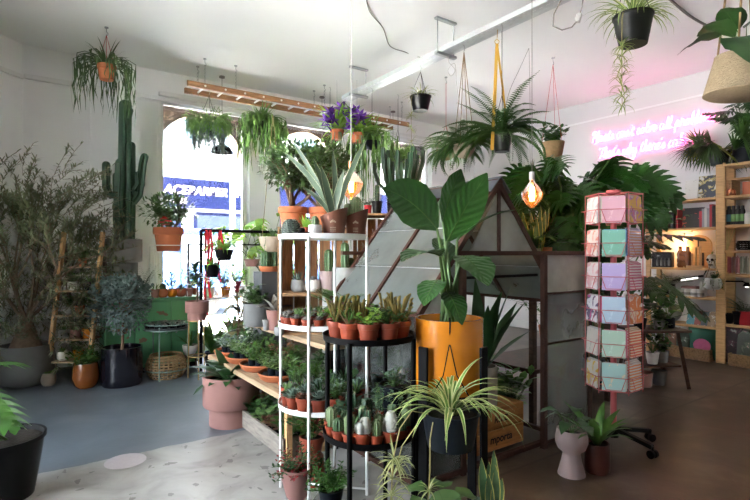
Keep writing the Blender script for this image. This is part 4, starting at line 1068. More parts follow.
def f_col(cols, lm='cactus', ribs=9, sp=.014):
    def f(z):
        g = G(); s = G()
        for x, y, r, h in cols: p, q = ribbed(g, [V((x,y,z-.01)), V((x,y,z+h*.4)), V((x,y,z+h-r))], r, ribs, .16); spines(s, p, q, ribs, sp, .02, .0012)
        return [('cactus_body', g, L[lm]), ('spines', s, L['spine'])]
    return f
def f_trail(n, drop, r, lm='trail', ll=.022, lw=.014, per=26):
    def f(z):
        s = G(); g = G()
        for k in range(n): trail(s, g, hang_path((0,0,z), r, 2*pi*k/n+U(-.2,.2), drop*U(.4,1)), ll, lw, per)
        bush(s, g, (0,0,z), 12, .10, .06, ll*1.3, lw*1.3, 7); return [('stems', s, M['stem']), ('leaves', g, L[lm])]
    return f
def crx(x, y, z): return CC+Matrix.Rotation(rzc,3,'Z') @ V((x,y,z))
def in_crate(x, y, z, style, r, h, m, plants, name, label):
    pp, zz = potparts(style, r, h, m, n=22); return single(pp+plants(zz), name, label, 'potted plant', crx(x,y,z))
in_crate(-.12,-.04,.334,'bulb',.055,.10,'greyc',f_haw:=f_strap(20,.10,.016,'bluesucc',(.5,1.4),(-.2,.4)),'potted_succulent','grey round pot with a spiky succulent in the upper crate')
in_crate(.00,-.06,.334,'bulb',.055,.10,'whitec',f_ros(.06,'greysucc'),'potted_succulent','white pot with a rosette in the upper crate, left of the lilac pot')
in_crate(.13,-.04,.334,'plain',.085,.17,'lilacpot',f_col(((0,0,.04,.20),(.03,.02,.03,.12))),'potted_cactus','tall lilac pot with a dark column cactus in the upper crate')
in_crate(.21,-.02,.334,'tc',.05,.07,'tcl',f_bush(.12,'redsucc'),'potted_succulent','terracotta pot of reddish rosettes at the right end of the upper crate')
in_crate(-.2,-.05,.014,'tc',.05,.08,'tcb',f_ros(.06,'bluesucc'),'potted_succulent','small terracotta pot at the left of the lower crate')
in_crate(-.05,-.05,.014,'plain',.05,.09,'greyc',f_bush(.10,'jade'),'potted_plant','grey pot with dark leaves in the lower crate')
in_crate(.09,-.05,.014,'tc',.055,.08,'tcb',f_strap(18,.12,.016,'greensucc'),'potted_plant','terracotta pot with green blades in the lower crate')
# marble pot with cactus + palm in front of it, beside the crates
c = PZ(347, 3.95, 0)
t = thing('plinth', 'grey box plinth under the pale marbled pot beside the crates', 'plinth', c)
g = G(); g.box((-.15,-.13,0),(.15,.13,1.08)); ob('box', g, M['greyc'], t, smooth=False)
pp, z = potparts('cyl', .115, .20, mat('marbled', (.34,.35,.33), .5, .5, 12), wall=.01)
single(pp+f_col(((-.02,0,.035,.22),(.05,.02,.028,.10)))(z), 'potted_cactus', 'finger cactus in a pale marbled pot beside the wooden crates', 'cactus', c+UP*1.08)
c = PZ(343, 3.66, .0); t = thing('stool', 'small black stool carrying a little fan palm behind the white rack', 'stool', c)
g = G(); g.lathe([(.0005,.80),(.12,.80),(.12,.83),(.0005,.83)], 24); ob('seat', g, M['blackmetal'], t)
for k in range(4): g = G(); a = k*pi/2+.6; g.tube([(cos(a)*.11,sin(a)*.11,0),(cos(a)*.08,sin(a)*.08,.80)], .01, 8); ob('leg', g, M['blackmetal'], t)
pp, z = potparts('plain', .07, .12, 'yellow', n=24); s = G(); g = G()
for k in range(11):
    a = k*2.4; hb = V((0,0,z))+dirv(a, U(.6,1.3))*U(.10,.20); fanleaf(s, g, (0,0,z), hb, U(.14,.2), dirv(a,.5), 11, 2.2, .014, .2)
single(pp+[('stems', s, M['stem']), ('fronds', g, L['fern'])], 'fan_palm', 'little fan palm in a yellow pot behind the white rack', 'potted plant', c+UP*.83)
# pots at the far end of the upper plank
PL = [(257,4.50,.74,'cyl',.12,.20,'concrete_pot',f_bush(.20,'jade',26,.07,.05),'potted_plant','round leaved plant in a grey concrete pot at the far end of the upper plank'),
 (266,4.22,.74,'plain',.03,.09,'greyc',f_ros(.03,'bluesucc'),'potted_succulent','slim grey pot beside the pink pot on the upper plank'),
 (275,4.25,.74,'plain',.075,.17,'pinkpot',f_strap(16,.20,.06,'greysucc'),'potted_plant','silvery leaved plant in a tall pink pot on the upper plank'),
 (279,3.95,.74,'bulb',.035,.07,'greyc',f_ros(.035,'greensucc'),'potted_succulent','tiny olive grey pot at the edge of the upper plank')]
for px, d, z, stl, r, h, m, f, nm, lab in PL: small_in(px, d, z, stl, r, h, m, f, nm, lab)
# slate stand with saucer and cactus
c = PZ(270, 4.62, 0); t = thing('plinth', 'dark slate box plinth under the stubby cactus by the white rack', 'plinth', c)
g = G(); g.box((-.12,-.10,0),(.12,.10,1.22)); ob('box', g, mat('slate_box', (.10,.105,.11), .7, .25, 6), t, smooth=False)
p, s, z = pot('saucer', .10, .05, n=28, soil_in=.2)
single([('pot', p, M['tcl']), ('soil', s, M['grit'])]+f_col(((-.05,0,.045,.15),(.035,.02,.055,.24)), 'cactus', 11)(z), 'potted_cactus', 'two stubby column cacti in a terracotta saucer on the slate plinth', 'cactus', c+UP*1.22)
pp, z = potparts('bowl', .12, .13, 'beige', n=28); g = G()
for s_ in (-1,1): g.tube([(s_*.10,0,.12),(0,0,1.18)], .003, 5)
# beige bowl hanging beside the rack
pp2 = pp+[('hanger', g, M['rope'])]+f_trail(8,.25,.10)(z)
single(pp2, 'hanging_bowl', 'beige bowl planter hanging left of the white rack top', 'potted plant', PZ(273, 4.3, 1.40))

# ------------------------------------------------------------------ white and black round racks
def rack(name, label, c, m, tiers, top, Rr, rot, foot=.035, legr=.0085, lip=.028):
    t = thing(name, label, 'plant rack', c, -TH)
    for k in range(4):
        a = rot+k*pi/2; g = G(); g.tube([(cos(a)*Rr,sin(a)*Rr,0),(cos(a)*Rr,sin(a)*Rr,top)], legr, 10); ob('leg', g, m, t)
    for zz in tiers:
        g = G(); g.lathe([(.0005,zz-.012),(Rr-.004,zz-.012),(Rr-.002,zz+lip-.012),(Rr-.007,zz+lip-.012),(Rr-.009,zz),(.0005,zz)], 48); ob('shelf', g, m, t)
    g = G()
    for k in (0,1): a = rot+k*pi/2; g.tube([(cos(a)*Rr,sin(a)*Rr,foot),(-cos(a)*Rr,-sin(a)*Rr,foot)], legr*.7, 8)
    ob('foot_bars', g, m, t); return t
WC = PZ(323, 2.93, 0); WR_ = .262
WT = [.525,.985,1.485]
rack('plant_rack', 'tall round white metal rack with three tiers of small succulents', WC, M['whitemetal'], WT, 1.485, WR_, -1.78+.02)
BC = PZ(369, 2.42, 0); BR_ = .225
BT = [.535,.995]
rack('plant_rack', 'round black metal rack of pitcher plants above and cacti below', BC, M['blackmetal'], BT, .995, BR_, -1.95, .04, .012)
# stock on the white rack tiers
keysW2 = ['succ_grey0','succ_blue0','succ_cluster1','succ_grey1','succ_haw0','succ_cluster2','succ_grey2','succ_blue1']
keysW3 = ['succ_blue0','succ_cluster0','succ_blue1','succ_haw1','succ_cluster1','succ_blue2','succ_haw0','succ_cluster2','succ_bush0']
KN = {'succ_grey':'grey rosette','succ_blue':'blue green rosette','succ_haw':'spiky green succulent','succ_bush':'bushy green succulent','succ_cluster0':'cluster of green rosettes','succ_cluster1':'cluster of reddish rosettes','succ_cluster2':'cluster of grey rosettes'}
def ringstock(c, z, rings, keys, name, tier, cat, group, sc_=(.92,1.06), start=-pi/2):
    k = 0
    for q, (rr, nn_) in enumerate(rings):
        lst = []
        for i in range(nn_):
            a = -TH+start+2*pi*i/nn_; key = keys[(k*5+i*3) % len(keys)]; k += 1
            p = V(c)+V((cos(a)*rr, sin(a)*rr, z)); dr, df = (p-V(c)).dot(RT), (p-V(c)).dot(FW)
            lst.append((('front' if df < .01 else 'back') if q < 2 else 'centre', dr, p, key))
        for side in ('front','back','centre'):
            for i, (_, _, p, key) in enumerate(sorted([e for e in lst if e[0] == side], key=lambda e: e[1])):
                kn = KN.get(key) or KN[key[:-1]]; rn = {0:'outer ',1:'inner '}.get(q,'')+side
                inst(key, name, '%s in terracotta, %s from left, %s row, %s' % (kn, ORD[i], rn, tier), cat, p, U(0,6), U(*sc_), group)
ringstock(WC, WT[1], ((.222,20),(.150,13),(.08,6)), keysW2, 'potted_succulent', 'white rack middle tier', 'potted plant', 'succulents on the white rack middle tier', (.74,.84))
ringstock(WC, WT[0], ((.205,15),(.12,8),(.04,3)), keysW3, 'potted_succulent', 'white rack lower tier', 'potted plant', 'succulents on the white rack lower tier', (1.12,1.35))
# black rack, top tier: pots in reading order
BK = [(.158,[-105,-68,-33,0,35,70,105,140,178,215],['carn2','carn0','carn1','carn2','carn3','carn0','carn3','carn0','carn3','carn1']),(.05,[-60,60,180],['carn0','carn3','carn1'])]
DS = {'carn0':'pitcher plant','carn1':'fine leaved flytrap','carn2':'bright leaved plant','carn3':'leafy green plant'}
FR = []
for rr, angs, ks in BK:
    for a, k in zip(angs, ks):
        p = CR(BC, rr*sin(R(a)), -rr*cos(R(a)), BT[1]); front = (-80 < a < 80) and rr > .1
        FR.append((p, k, front))
fr = sorted([q for q in FR if q[2]], key=lambda q: (q[0]-BC).dot(RT)); bk = sorted([q for q in FR if not q[2]], key=lambda q: (q[0]-BC).dot(RT))
for row, lst in (('front',fr),('back',bk)):
    for i, (p, k, _) in enumerate(lst): inst(k, 'pitcher_plant' if k == 'carn0' else 'potted_plant', '%s in terracotta, %s from left, %s row, black rack top' % (DS[k], ORD[i], row), 'potted plant', p, U(0,6), 1, 'carnivorous plants on the black rack top')
# black rack, lower tier: cacti
CK = [(.185,[-92,-70,-48,-28,-8,11,31,52,74,98],['cact_rib2','cact_rib0','cact_rib1','cact_rib0','cact_hair0','cact_rib2','cact_hair1','cact_rib1','cact_rib0','cact_rib2']),
      (.112,[-115,-80,-42,-8,25,60,92],['cact_white','cact_rib1','cact_aloe','cact_rib3','cact_rib2','cact_rib1','cact_rib0']),(.185,[135,160,185,210,235],['cact_rib1','cact_rib3','cact_jade','cact_rib3','cact_jade']),(.04,[-40,90,200],['cact_rib0','cact_white','cact_rib3'])]
DC = {'cact_rib0':'slim ribbed cactus','cact_rib1':'round ribbed cactus','cact_rib2':'stout ribbed cactus','cact_rib3':'branched green cactus','cact_hair0':'clump of white woolly cacti','cact_hair1':'tall white woolly cactus','cact_white':'white leaved succulent','cact_aloe':'small green aloe','cact_jade':'round leaved succulent'}
rows = {'front':[], 'middle':[], 'back':[], 'inner':[]}
for (rr, angs, ks), rn in zip(CK, ('front','middle','back','inner')):
    for a, k in zip(angs, ks): rows[rn].append((CR(BC, rr*sin(R(a)), -rr*cos(R(a)), BT[0]), k))
for rn, lst in rows.items():
    lst.sort(key=lambda q: (q[0]-BC).dot(RT))
    for i, (p, k) in enumerate(lst): inst(k, 'potted_cactus' if k[5] in 'rh' else 'potted_succulent', '%s, %s from left, %s row, black rack lower tier' % (DC[k], ORD[i], rn), 'cactus', p, U(0,6), .98 if 'hair' in k else .80, 'cacti on the black rack lower tier')
# dark pot with trailing stems, on the lower tier at the back right
pp, z = potparts('taper', .075, .12, 'slateplastic', n=26)
c = CR(BC, .125, .06, BT[0]+.0); t_ = thing('upturned_pot', 'dark upturned pot raising the trailing plant on the black rack', 'pot', c); g = G(); g.lathe([(.06,0),(.05,.09),(.0005,.09)], 24); ob('pot', g, M['slateplastic'], t_)
single(pp+f_trail(18,.17,.075,'trail',.026,.015,18)(z), 'trailing_plant', 'trailing grey green succulent in a dark pot on the black rack', 'potted plant', c+UP*.091)
# on the white rack top
TZ = WT[2]
def ontop(px, df, style, r, h, m, f, nm, lab, cat='potted plant'):
    pp, z = potparts(style, r, h, m, n=26); return single(pp+f(z), nm, lab, cat, CR(PZ(px, 2.93+df, 0), 0, 0, TZ))
c = CR(PZ(291, 2.98, 0), 0, 0, TZ)
g = G(); g.lathe([(.035,0),(.052,.02),(.058,.05),(.05,.085),(.03,.108),(.0005,.114)], 24); gs_ = G()
for k in range(14):
    a = 2*pi*k/14
    for j in range(7): f = j/6; rr = .054+.006*sin(pi*f)-.02*f; p = V((cos(a)*rr, sin(a)*rr, .015+.08*f)); small_leaf(gs_, p, dirv(a,.5), .02, .013, W_OVAL, 3, -.2)
single([('pot', g, mat('slate_green', (.08,.10,.085), .7, .4, 30)), ('scales', gs_, L['bluesucc'])], 'patterned_planter', 'round scaly grey green planter at the left of the white rack top', 'planter', c)
g = G(); g.cbox((0,0,.012),(.07,.045,.024)); g.ell((0,0,.034),.02,.015,.014); o = ob('black_tray', g, M['blackplastic'], None, CR(PZ(302,2.74,0),0,0,TZ)); tag(o, 'small black tray lying on the white rack top by the planter', 'tray')
ontop(306, .06, 'tc', .042, .062, 'tcb', f_strap(18,.10,.02,'bright',(.6,1.4),(.0,.5)), 'potted_succulent', 'terracotta pot of green blades on the white rack top')
ontop(315, -.10, 'cyl', .038, .068, 'whitec', f_col(((0,0,.020,.06),(.018,.01,.014,.04)),'cactusl',9), 'potted_cactus', 'short white pot with a small cactus on the white rack top', 'cactus')
def wrap(px, df, r, h, f, lab, tilt=0):
    c = CR(PZ(px, 2.93+df, 0), 0, 0, TZ); g = G(); n_ = 30; vs = []; 
    prof = [(r*.74,0),(r*.9,h*.5),(r*1.08,h)]
    g.lathe(prof+[(r*1.03,h),(r*.85,h*.8),(.0005,h*.8)], n_)
    g.v = [(x, y, z+(.045*(x*RT.x+y*RT.y)/r*.55 if z > h*.9 else 0)) for x, y, z in g.v]
    s = G(); s.lathe([(r*.84,h*.8),(.0005,h*.815)], 20); 
    mk = G()       # pale printed mark: a scalloped crest with short lines of text below
    def patch(u0, u1, z0, z1):
        b = -FW; aa = math.atan2(b.y, b.x); q = []
        for zz in (z0, z1):
            for u in (u0, u1): rr = r*(.74+.32*(zz/h))*1.018+.001; an = aa+u; q.append((cos(an)*rr, sin(an)*rr, zz))
        mk.add(q, [(0,1,3,2)])
    for k in range(5): a_ = -.20+k*.10; patch(a_-.04, a_+.04, h*.58+abs(k-2)*-.002, h*.62+.004*(2-abs(k-2)))
    for j in range(3):
        for k in range(5): patch(-.26+k*.105, -.26+k*.105+.085, h*(.36-j*.07), h*(.36-j*.07)+.004)
    return c, [('wrapped_pot', g, M['brownpaper']), ('soil', s, M['soil']), ('printed_mark', mk, M['beige'])], h*.8
c, pr, z = wrap(334, -.04, .075, .145, None, '')
g = G()
for tx, ty, tdf, w, sag in ((283,152,-.05,.050,.10),(291,139,.10,.042,.05),(313,158,-.10,.056,.02),(321,166,-.14,.060,.02),(333,150,.12,.050,.03),(344,170,-.10,.060,.03),(366,140,.05,.048,.06),(300,186,-.16,.044,.10)):
    e = P(tx, ty, 2.89+tdf)-c; b = V((0,0,z))+RT*U(-.015,.015)+FW*U(-.015,.015); pts = []
    for k in range(10): u = k/9; pts.append(b.lerp(e, u)+UP*(sag*(e-b).length*4*u*(1-u)))
    g.blade(pts, wp((.75,.9,1,.95,.85,.6,.05), w*.74, 10), side=RT*.9+FW*U(-.5,.5)+UP*.2*(1 if tx < 330 else -1), fold=.3)
b_ = G(); rosette(b_, (0,0,z), .06, 3, 9, .4)
single(pr+[('leaves', g, L['agave']), ('small_rosettes', b_, L['jade'])], 'agave', 'spiky pale edged agave in a slanted brown wrapped pot on the white rack', 'potted plant', c)
c, pr, z = wrap(356, .05, .068, .145, None, '')
single(pr+f_col(((.0,.0,.032,.13),(-.035,.03,.025,.09)),'cactusl',11)(z), 'potted_cactus', 'hairy column cactus in the second brown wrapped pot, right of the agave', 'cactus', c)
# jade trees behind
JT = [(293,.0,'jade tree with pale trunks in a terracotta pot, leftmost behind the agave'),(322,.04,'jade tree in terracotta directly behind the agave leaves')]
for (px, df, lab) in JT:
    c = CR(CC, (px-313)/500*4.15, df, .86); pp, z = potparts('tc', .12, .17, 'tcl', rb=.095, wall=.01); gw = G(); gl = G()
    for k in range(7): grow(gw, V((U(-.03,.03),U(-.03,.03),z)), dirv(k*.9+1, U(.7,1.35)), .21, .016, 2, gl, fat_leaf(.05,.028,16), (2,3), .6, .1, 4, .78)
    cloud(gl, (0,0,z+.36), .28, .24, .21, 1500, .045, .025, W_OVAL, 4, .05, .45)
    single(pp+[('trunks', gw, M['brownstem']), ('foliage', gl, L['jade'])], 'jade_tree', lab, 'potted plant', c)
# rose pot under the rack, ground plants
c = CR(PZ(297, 2.72, 0), 0, 0); pp, z = potparts('urn', .085, .235, 'pinkpot', wall=.008); s = G(); g = G(); r_ = G()
bush(s, g, (0,0,z), 34, .16, .1, .026, .014, 12, el=(.1,1.3), bend=1.0); bush(s, r_, (0,0,z), 30, .15, .1, .022, .014, 10, el=(.1,1.2), bend=1.2)
single(pp+[('stems', s, M['stem']), ('leaves', g, L['dark']), ('red_leaves', r_, L['redleaf'])], 'potted_plant', 'rose urn with small red and green leaves under the white rack', 'potted plant', c)
pp, z = potparts('tc', .075, .12, 'tcb'); s = G(); g = G(); r_ = G(); bush(s, g, (0,0,z), 22, .24, .1, .05, .026, 9); straps(r_, (0,0,z+.06), 20, .20, .014, (.4,1.4), (.2,1.2), .03)
st = CR(PZ(312, 3.05, 0), 0, 0); t = thing('upturned_pot', 'upturned terracotta pot raising a red leaved plant under the white rack', 'pot', st); g0 = G(); g0.lathe([(.09,0),(.07,.16),(.0005,.16)], 24); ob('pot', g0, M['tcb'], t)
single(pp+[('stems', s, M['stem']), ('leaves', g, L['mid']), ('red_leaves', r_, L['redleaf'])], 'potted_plant', 'red and green spiky plant under the lower tier of the white rack', 'potted plant', st+UP*.16)
# shrub at the very bottom
for px, d, h, r, lm, nm, lab in ((331,2.35,.14,.06,'mid','shrub','low green shrub at the bottom edge before the white rack'),(405,2.12,.12,.05,'mid','shrub','small shrub at the bottom edge under the black rack')):
    pp, z = potparts('plain', r, .09, 'slateplastic', n=20); s = G(); g = G(); bush(s, g, (0,0,z), 30, h, .12, .022, .013, 16, el=(.3,1.4), bend=.8)
    single(pp+[('stems', s, M['stem']), ('leaves', g, L[lm])], nm, lab, 'potted plant', PZ(px, d, .20 if px < 350 else .12))
    t = thing('brick_block', 'dark block raising the low green shrub before the white rack' if px < 350 else 'dark block raising the small shrub under the black rack', 'block', PZ(px, d, 0)); g = G(); g.box((-.07,-.07,0),(.07,.07,.20 if px < 350 else .12)); ob('block', g, M['slateplastic'], t, smooth=False, bev=.004)
# ------------------------------------------------------------------ the glazed A-frame greenhouse
rnd.seed(31)
HAZE = glassm('hazy_glass', (.80,.84,.81), .0, .25, .55, (.30,.34,.325), 2.5)
HAZE2 = glassm('dusty_glass', (.82,.82,.78), .0, .15, .46, (.70,.68,.61), 3)
SIDEG = glassm('side_glass', (.84,.85,.82), .0, .10, .30, (.48,.47,.42), 3)
CLEARG = glassm('old_glass', (.78,.82,.80), .10, .04, .10, (.4,.42,.40), 6)
GX0, GXR, GX1, GY0, GY1 = 1.90, 2.59, 3.28, 2.25, 3.28; ZR = 1.86; ZE = 1.03
t = thing('greenhouse', 'rusty iron framed A shaped indoor greenhouse with hazy glass panes', 'greenhouse', (GXR,GY0,0))
def gw_(name, a, b, w=.028, d=.028, m='rust'):
    g = G(); o = V((GXR,GY0,0)); g.bar(V(a)-o, V(b)-o, w, d); return ob(name, g, M[m], t, smooth=False)
def pane(name, q, m, th=.004):
    o = V((GXR,GY0,0)); q = [V(p)-o for p in q]; nrm = (q[1]-q[0]).cross(q[2]-q[0]).normalized()*th
    n_ = len(q); g = G(); g.add(q+[p+nrm for p in q], [tuple(range(n_-1,-1,-1)), tuple(range(n_,2*n_))]+[(i,(i+1)%n_,n_+(i+1)%n_,n_+i) for i in range(n_)]); return ob(name, g, m, t, smooth=False)
def sl(f, y, side=-1):      # point down the roof slope
    x = GXR+side*(GXR-GX0)*f; return (x, y, ZR+(ZE-ZR)*f)
for side in (-1, 1):
    for i, y in enumerate((GY0, (GY0+GY1)/2, GY1)): gw_('rafter', sl(0,y,side), sl(1,y,side), .03, .034)
    gw_('eaves_rail', sl(1,GY0,side), sl(1,GY1,side))
    gw_('purlin', sl(.36,GY0,side), sl(.36,GY1,side), .008, .008, 'galv'); gw_('purlin', sl(.68,GY0,side), sl(.68,GY1,side), .008, .008, 'galv')
    for y0, y1 in ((GY0+.015,(GY0+GY1)/2-.015),((GY0+GY1)/2+.015,GY1-.015)):
        for f0, f1 in ((.02,.355),(.365,.675),(.685,.985)): pane('roof_pane', [sl(f0,y0,side), sl(f0,y1,side), sl(f1,y1,side), sl(f1,y0,side)], HAZE)
gw_('ridge', (GXR,GY0-.02,ZR+.01), (GXR,GY1+.02,ZR+.01), .05, .03)
g = G(); o_ = V((GXR,GY0,0))
for s in (-1,1): g.add([V((0,-.03,ZR+.035)), V((0,1.06,ZR+.035)), V((s*.10,1.06,ZR-.065)), V((s*.10,-.03,ZR-.065)), V((0,-.03,ZR+.043)), V((0,1.06,ZR+.043)), V((s*.105,1.06,ZR-.06)), V((s*.105,-.03,ZR-.06))], [(0,1,2,3),(4,7,6,5),(0,3,7,4),(1,5,6,2),(3,2,6,7)])
ob('ridge_cap', g, mat('lead_flashing', (.09,.095,.105), .6, .3), t, smooth=False)
ZB = 1.392; XC = 3.04; X6 = 2.26
for x, z, o in ((GX0,ZE,0),(X6,ZB,0),(XC,ZB,.03),(3.60,ZB,.03)): gw_('post', (x,GY0-o,0), (x,GY0-o,z), .036, .036)
for x in (GX0, GX1): gw_('post', (x,GY1,0), (x,GY1,ZE), .034, .034)
gw_('post', (GX0,(GY0+GY1)/2,0), (GX0,(GY0+GY1)/2,ZE), .024, .024)
gw_('tie_rail', (X6-.08,GY0-.02,ZB), (3.60,GY0-.02,ZB), .036, .03); gw_('mullion', (GXR,GY0,ZB), (GXR,GY0,ZR-.02), .026, .026)
gw_('bottom_rail', (GX0,GY0,.03), (3.60,GY0,.03), .034, .03); gw_('bottom_rail', (GX0,GY0,.03), (GX0,GY1,.03)); gw_('bottom_rail', (GX0,GY1,.03), (GX1,GY1,.03)); gw_('bottom_rail', (GX1,GY0+.02,.03), (GX1,GY1,.03))
gw_('glazing_bar', (XC,GY0-.03,1.10), (3.60,GY0-.03,1.10), .02, .014); gw_('glazing_bar', (XC,GY0-.03,.74), (3.60,GY0-.03,.74), .014, .014); gw_('glazing_bar', (X6,GY0+.03,1.235), (XC,GY0+.03,1.235), .018, .018, 'blackmetal')
gw_('back_rail', (GX0+.1,GY1,ZB), (GX1-.1,GY1,ZB))
e = GY0
ep = GY0-.03
pane('gable_pane', [(X6+.06,e,ZB+.015),(GXR-.015,e,ZB+.015),(GXR-.015,e,ZR-.07)], HAZE2)
pane('gable_pane', [(GXR+.015,e,ZB+.015),(XC-.06,e,ZB+.015),(GXR+.015,e,ZR-.07)], HAZE2)
for z0, z1, m in ((.05,.735,SIDEG),(.75,1.09,SIDEG),(1.11,ZB-.015,HAZE2)): pane('side_light', [(XC+.02,ep,z0),(3.58,ep,z0),(3.58,ep,z1),(XC+.02,ep,z1)], m)
pane('door_pane', [(GX0+.02,e,.05),(X6-.02,e,.05),(X6-.02,e,ZE-.02),(GX0+.02,e,ZE-.02)], CLEARG)
for y0, y1 in ((GY0+.02,(GY0+GY1)/2-.015),((GY0+GY1)/2+.015,GY1-.02)): pane('wall_pane', [(GX0,y0,.05),(GX0,y1,.05),(GX0,y1,ZE-.015),(GX0,y0,ZE-.015)], CLEARG)
pane('back_pane', [(GX0+.02,GY1,.05),(GX1-.02,GY1,.05),(GX1-.02,GY1,ZE),(GX0+.02,GY1,ZE)], HAZE2)
# orange crate, ceramic pot with aspidistra
t = thing('wooden_crate', 'stained orange wooden crate with black stencilled letters inside the greenhouse', 'crate', (2.60,2.45,.05))
CB = wood('crate_orange', (.42,.17,.045), 4, (2,12,14), .65, .3)
for z0, z1 in ((.0,.135),(.145,.28)):
    g = G(); g.box((-.33,-.14,z0),(.33,-.125,z1)); ob('front_board', g, CB, t, smooth=False, bev=.003)
    g = G(); g.box((-.33,.125,z0),(.33,.14,z1)); ob('back_board', g, CB, t, smooth=False)
for x in (-.33,.316): g = G(); g.box((x,-.125,0),(x+.014,.125,.28)); ob('end_board', g, CB, t, smooth=False)
g = G(); g.box((-.315,-.125,.262),(.315,.125,.28)); ob('lid', g, CB, t, smooth=False)
lettering('RUIZ', .062, M['ink'], t, Matrix.Translation((.02,-.1415,.185)) @ Matrix.Rotation(pi/2,4,'X'), .0006, .2, .001)
lettering('mporta', .075, M['ink'], t, Matrix.Translation((-.02,-.1415,.05)) @ Matrix.Rotation(pi/2,4,'X'), .0006, .1, .0015)
stone = mat('ribbed_stoneware', (.44,.37,.29), .75, .35, 18, bump=.3)
pp, z = potparts('cyl', .10, .275, stone, wall=.012, n=64, ribs=True)
g = G()
for k, (az, el, Ln, w) in enumerate(((-.3,1.35,.62,.10),(.5,1.05,.56,.11),(2.8,1.2,.60,.11),(3.5,1.0,.50,.10),(1.6,1.4,.66,.10),(4.6,1.25,.52,.11),(5.6,1.15,.58,.11),(2.2,1.3,.54,.09),(0,.8,.42,.09),(5.1,1.45,.60,.11))):
    pts = curve(V((cos(az)*.02,sin(az)*.02,z)), az-TH, el, Ln, U(.15,.55), 10); g.blade(pts, wp((.12,.3,.75,1,1,.75,.4,.04), w, 10), fold=.3, wave=.03)
single(pp+[('leaves', g, L['aspid'])], 'aspidistra', 'broad upright dark leaves in a ribbed stoneware pot on the orange crate', 'potted plant', (2.64,2.43,.33))
# plants inside the greenhouse, seen through its panes
for i, (x, y, r, h, n_, lm, lab) in enumerate(((2.15,2.75,.09,.6,26,'dark','dark bushy plant inside the greenhouse behind the hazy panes'),(2.9,2.95,.10,.65,26,'mid','green bushy plant inside the greenhouse at the right'),(2.45,3.05,.09,.8,22,'dark','tall dark plant at the back of the greenhouse'),(3.05,2.55,.07,.4,20,'mid','small green plant inside the greenhouse near the right panel'))):
    pp, z = potparts('plain', r, .18, 'slateplastic', n=24); s = G(); g = G(); bush(s, g, (0,0,z), n_, h, .1, .12, .06, 8, el=(.9,1.45))
    single(pp+[('stems', s, M['stem']), ('leaves', g, L[lm])], 'potted_plant', lab, 'potted plant', (x,y,.0))

# ------------------------------------------------------------------ plant stand with yellow pot and bird of paradise
YC = PZ(449, 2.42, 0)
t = thing('plant_stand', 'tall black flat legged stand carrying the big ochre pot', 'plant stand', YC, -TH)
for k in range(4):
    a = pi/4+k*pi/2; x, y = cos(a)*.195, sin(a)*.195; g = G(); g.bar((x,y,0),(x,y,.965),.05,.014,(-sin(a),cos(a),0) if False else (x,y,0)); ob('leg', g, M['blackmetal'], t, smooth=False, bev=.002)
g = G(); g.bar((-.138,-.138,.725),(.138,.138,.725),.04,.02); ob('cross_bar', g, M['blackmetal'], t, smooth=False)
g = G(); g.bar((-.138,.138,.725),(.138,-.138,.725),.04,.02); ob('cross_bar', g, M['blackmetal'], t, smooth=False)
p, s, z = pot('cyl', .163, .335, wall=.012, n=44, soil_in=.1); sc_ = G(); sc_.lathe([(.12,0),(.165,.006),(.176,.035),(.168,.035),(.16,.012),(.0005,.012)], 40)
p.move((0,0,.0125)); s.move((0,0,.0125)); z += .0125
YB_ = YC+UP*.7365; gs = G(); stand_leaf = []
T_ = thing('bird_of_paradise', 'big bird of paradise plant with paddle leaves in a glossy ochre pot', 'potted plant', YB_)
ob('saucer', sc_, M['yellow'], T_); ob('pot', p, M['yellow'], T_); ob('soil', s, M['soil'], T_)
def sl_(px, py, df=0): return P(px, py, 2.42+df)-YB_
LEAVES = [((437,229,-.05),(383,189,-.18),.215,1), ((447,241,-.02),(487,173,-.08),.175,1), ((443,222,.10),(461,169,.06),.17,1), ((440,256,-.12),(402,262,-.34),.17,None),
          ((462,256,-.05),(488,286,-.22),.21,None), ((457,240,.0),(516,210,-.05),.07,None), ((447,292,-.05),(462,325,-.20),.12,None), ((438,280,-.02),(424,306,-.15),.14,None), ((449,262,.12),(436,238,.22),.14,None)]
for i, (nk, tp, w, sd) in enumerate(LEAVES):
    pet = G(); bl = G(); a = i*2.4; b = V((cos(a)*.035, sin(a)*.035, z))
    nk = sl_(*nk); tp = sl_(*tp); sdv = None
    if i == 0: sdv = RT*.55+FW*.25+UP*.75
    if i == 1: sdv = RT*.85+FW*.25-UP*.45
    if i == 2: sdv = RT*.75+FW*.6
    bigleaf(pet, bl, b, nk, tp, w, side=sdv, sag=.10 if i not in (1,) else .02, r=.013, fold=.16, wave=.03)
    lo = ob('leaf', bl, L['strel'], T_); ob('petiole', pet, M['stem'], lo)
# spider plant hung in front
c = PZ(450.5, 2.10, .585); pp, z = potparts('taper', .118, .15, 'slateplastic', rb=.095, wall=.006, n=40)
g = G(); top = YB_.z+.3475-.585; a0 = FW*.155+UP*(top-.0)
hk = FW*(2.42-2.10)-FW*.163+RT*(PZ(449,2.42,0)-PZ(450.5,2.10,0)).dot(RT)*1.0
hk = V((0,0,0))+ (YC-c)*1.0; hk.z = 0; hk = hk-hk.normalized()*.155+UP*(top+.004)
for s_ in (-1,1): g.tube([RT*s_*.118+UP*.14, RT*s_*.03+(hk-UP*.02)*.45+UP*.06, hk-UP*.10], .0028, 5)
g.tube([hk-UP*.10, hk-FW*.012, hk+UP*.012, hk+FW*.015-UP*.02], .004, 6)
s = G(); g2 = G(); straps(s, (0,0,z), 52, .36, .021, (.55,1.45), (1.2,2.5), .03, m=9, fold=.3)
single(pp+[('hanger', g, M['blackmetal']), ('leaves', s, L['spider'])], 'spider_plant', 'variegated spider plant in a slate pot hung from the ochre pot rim', 'potted plant', c)
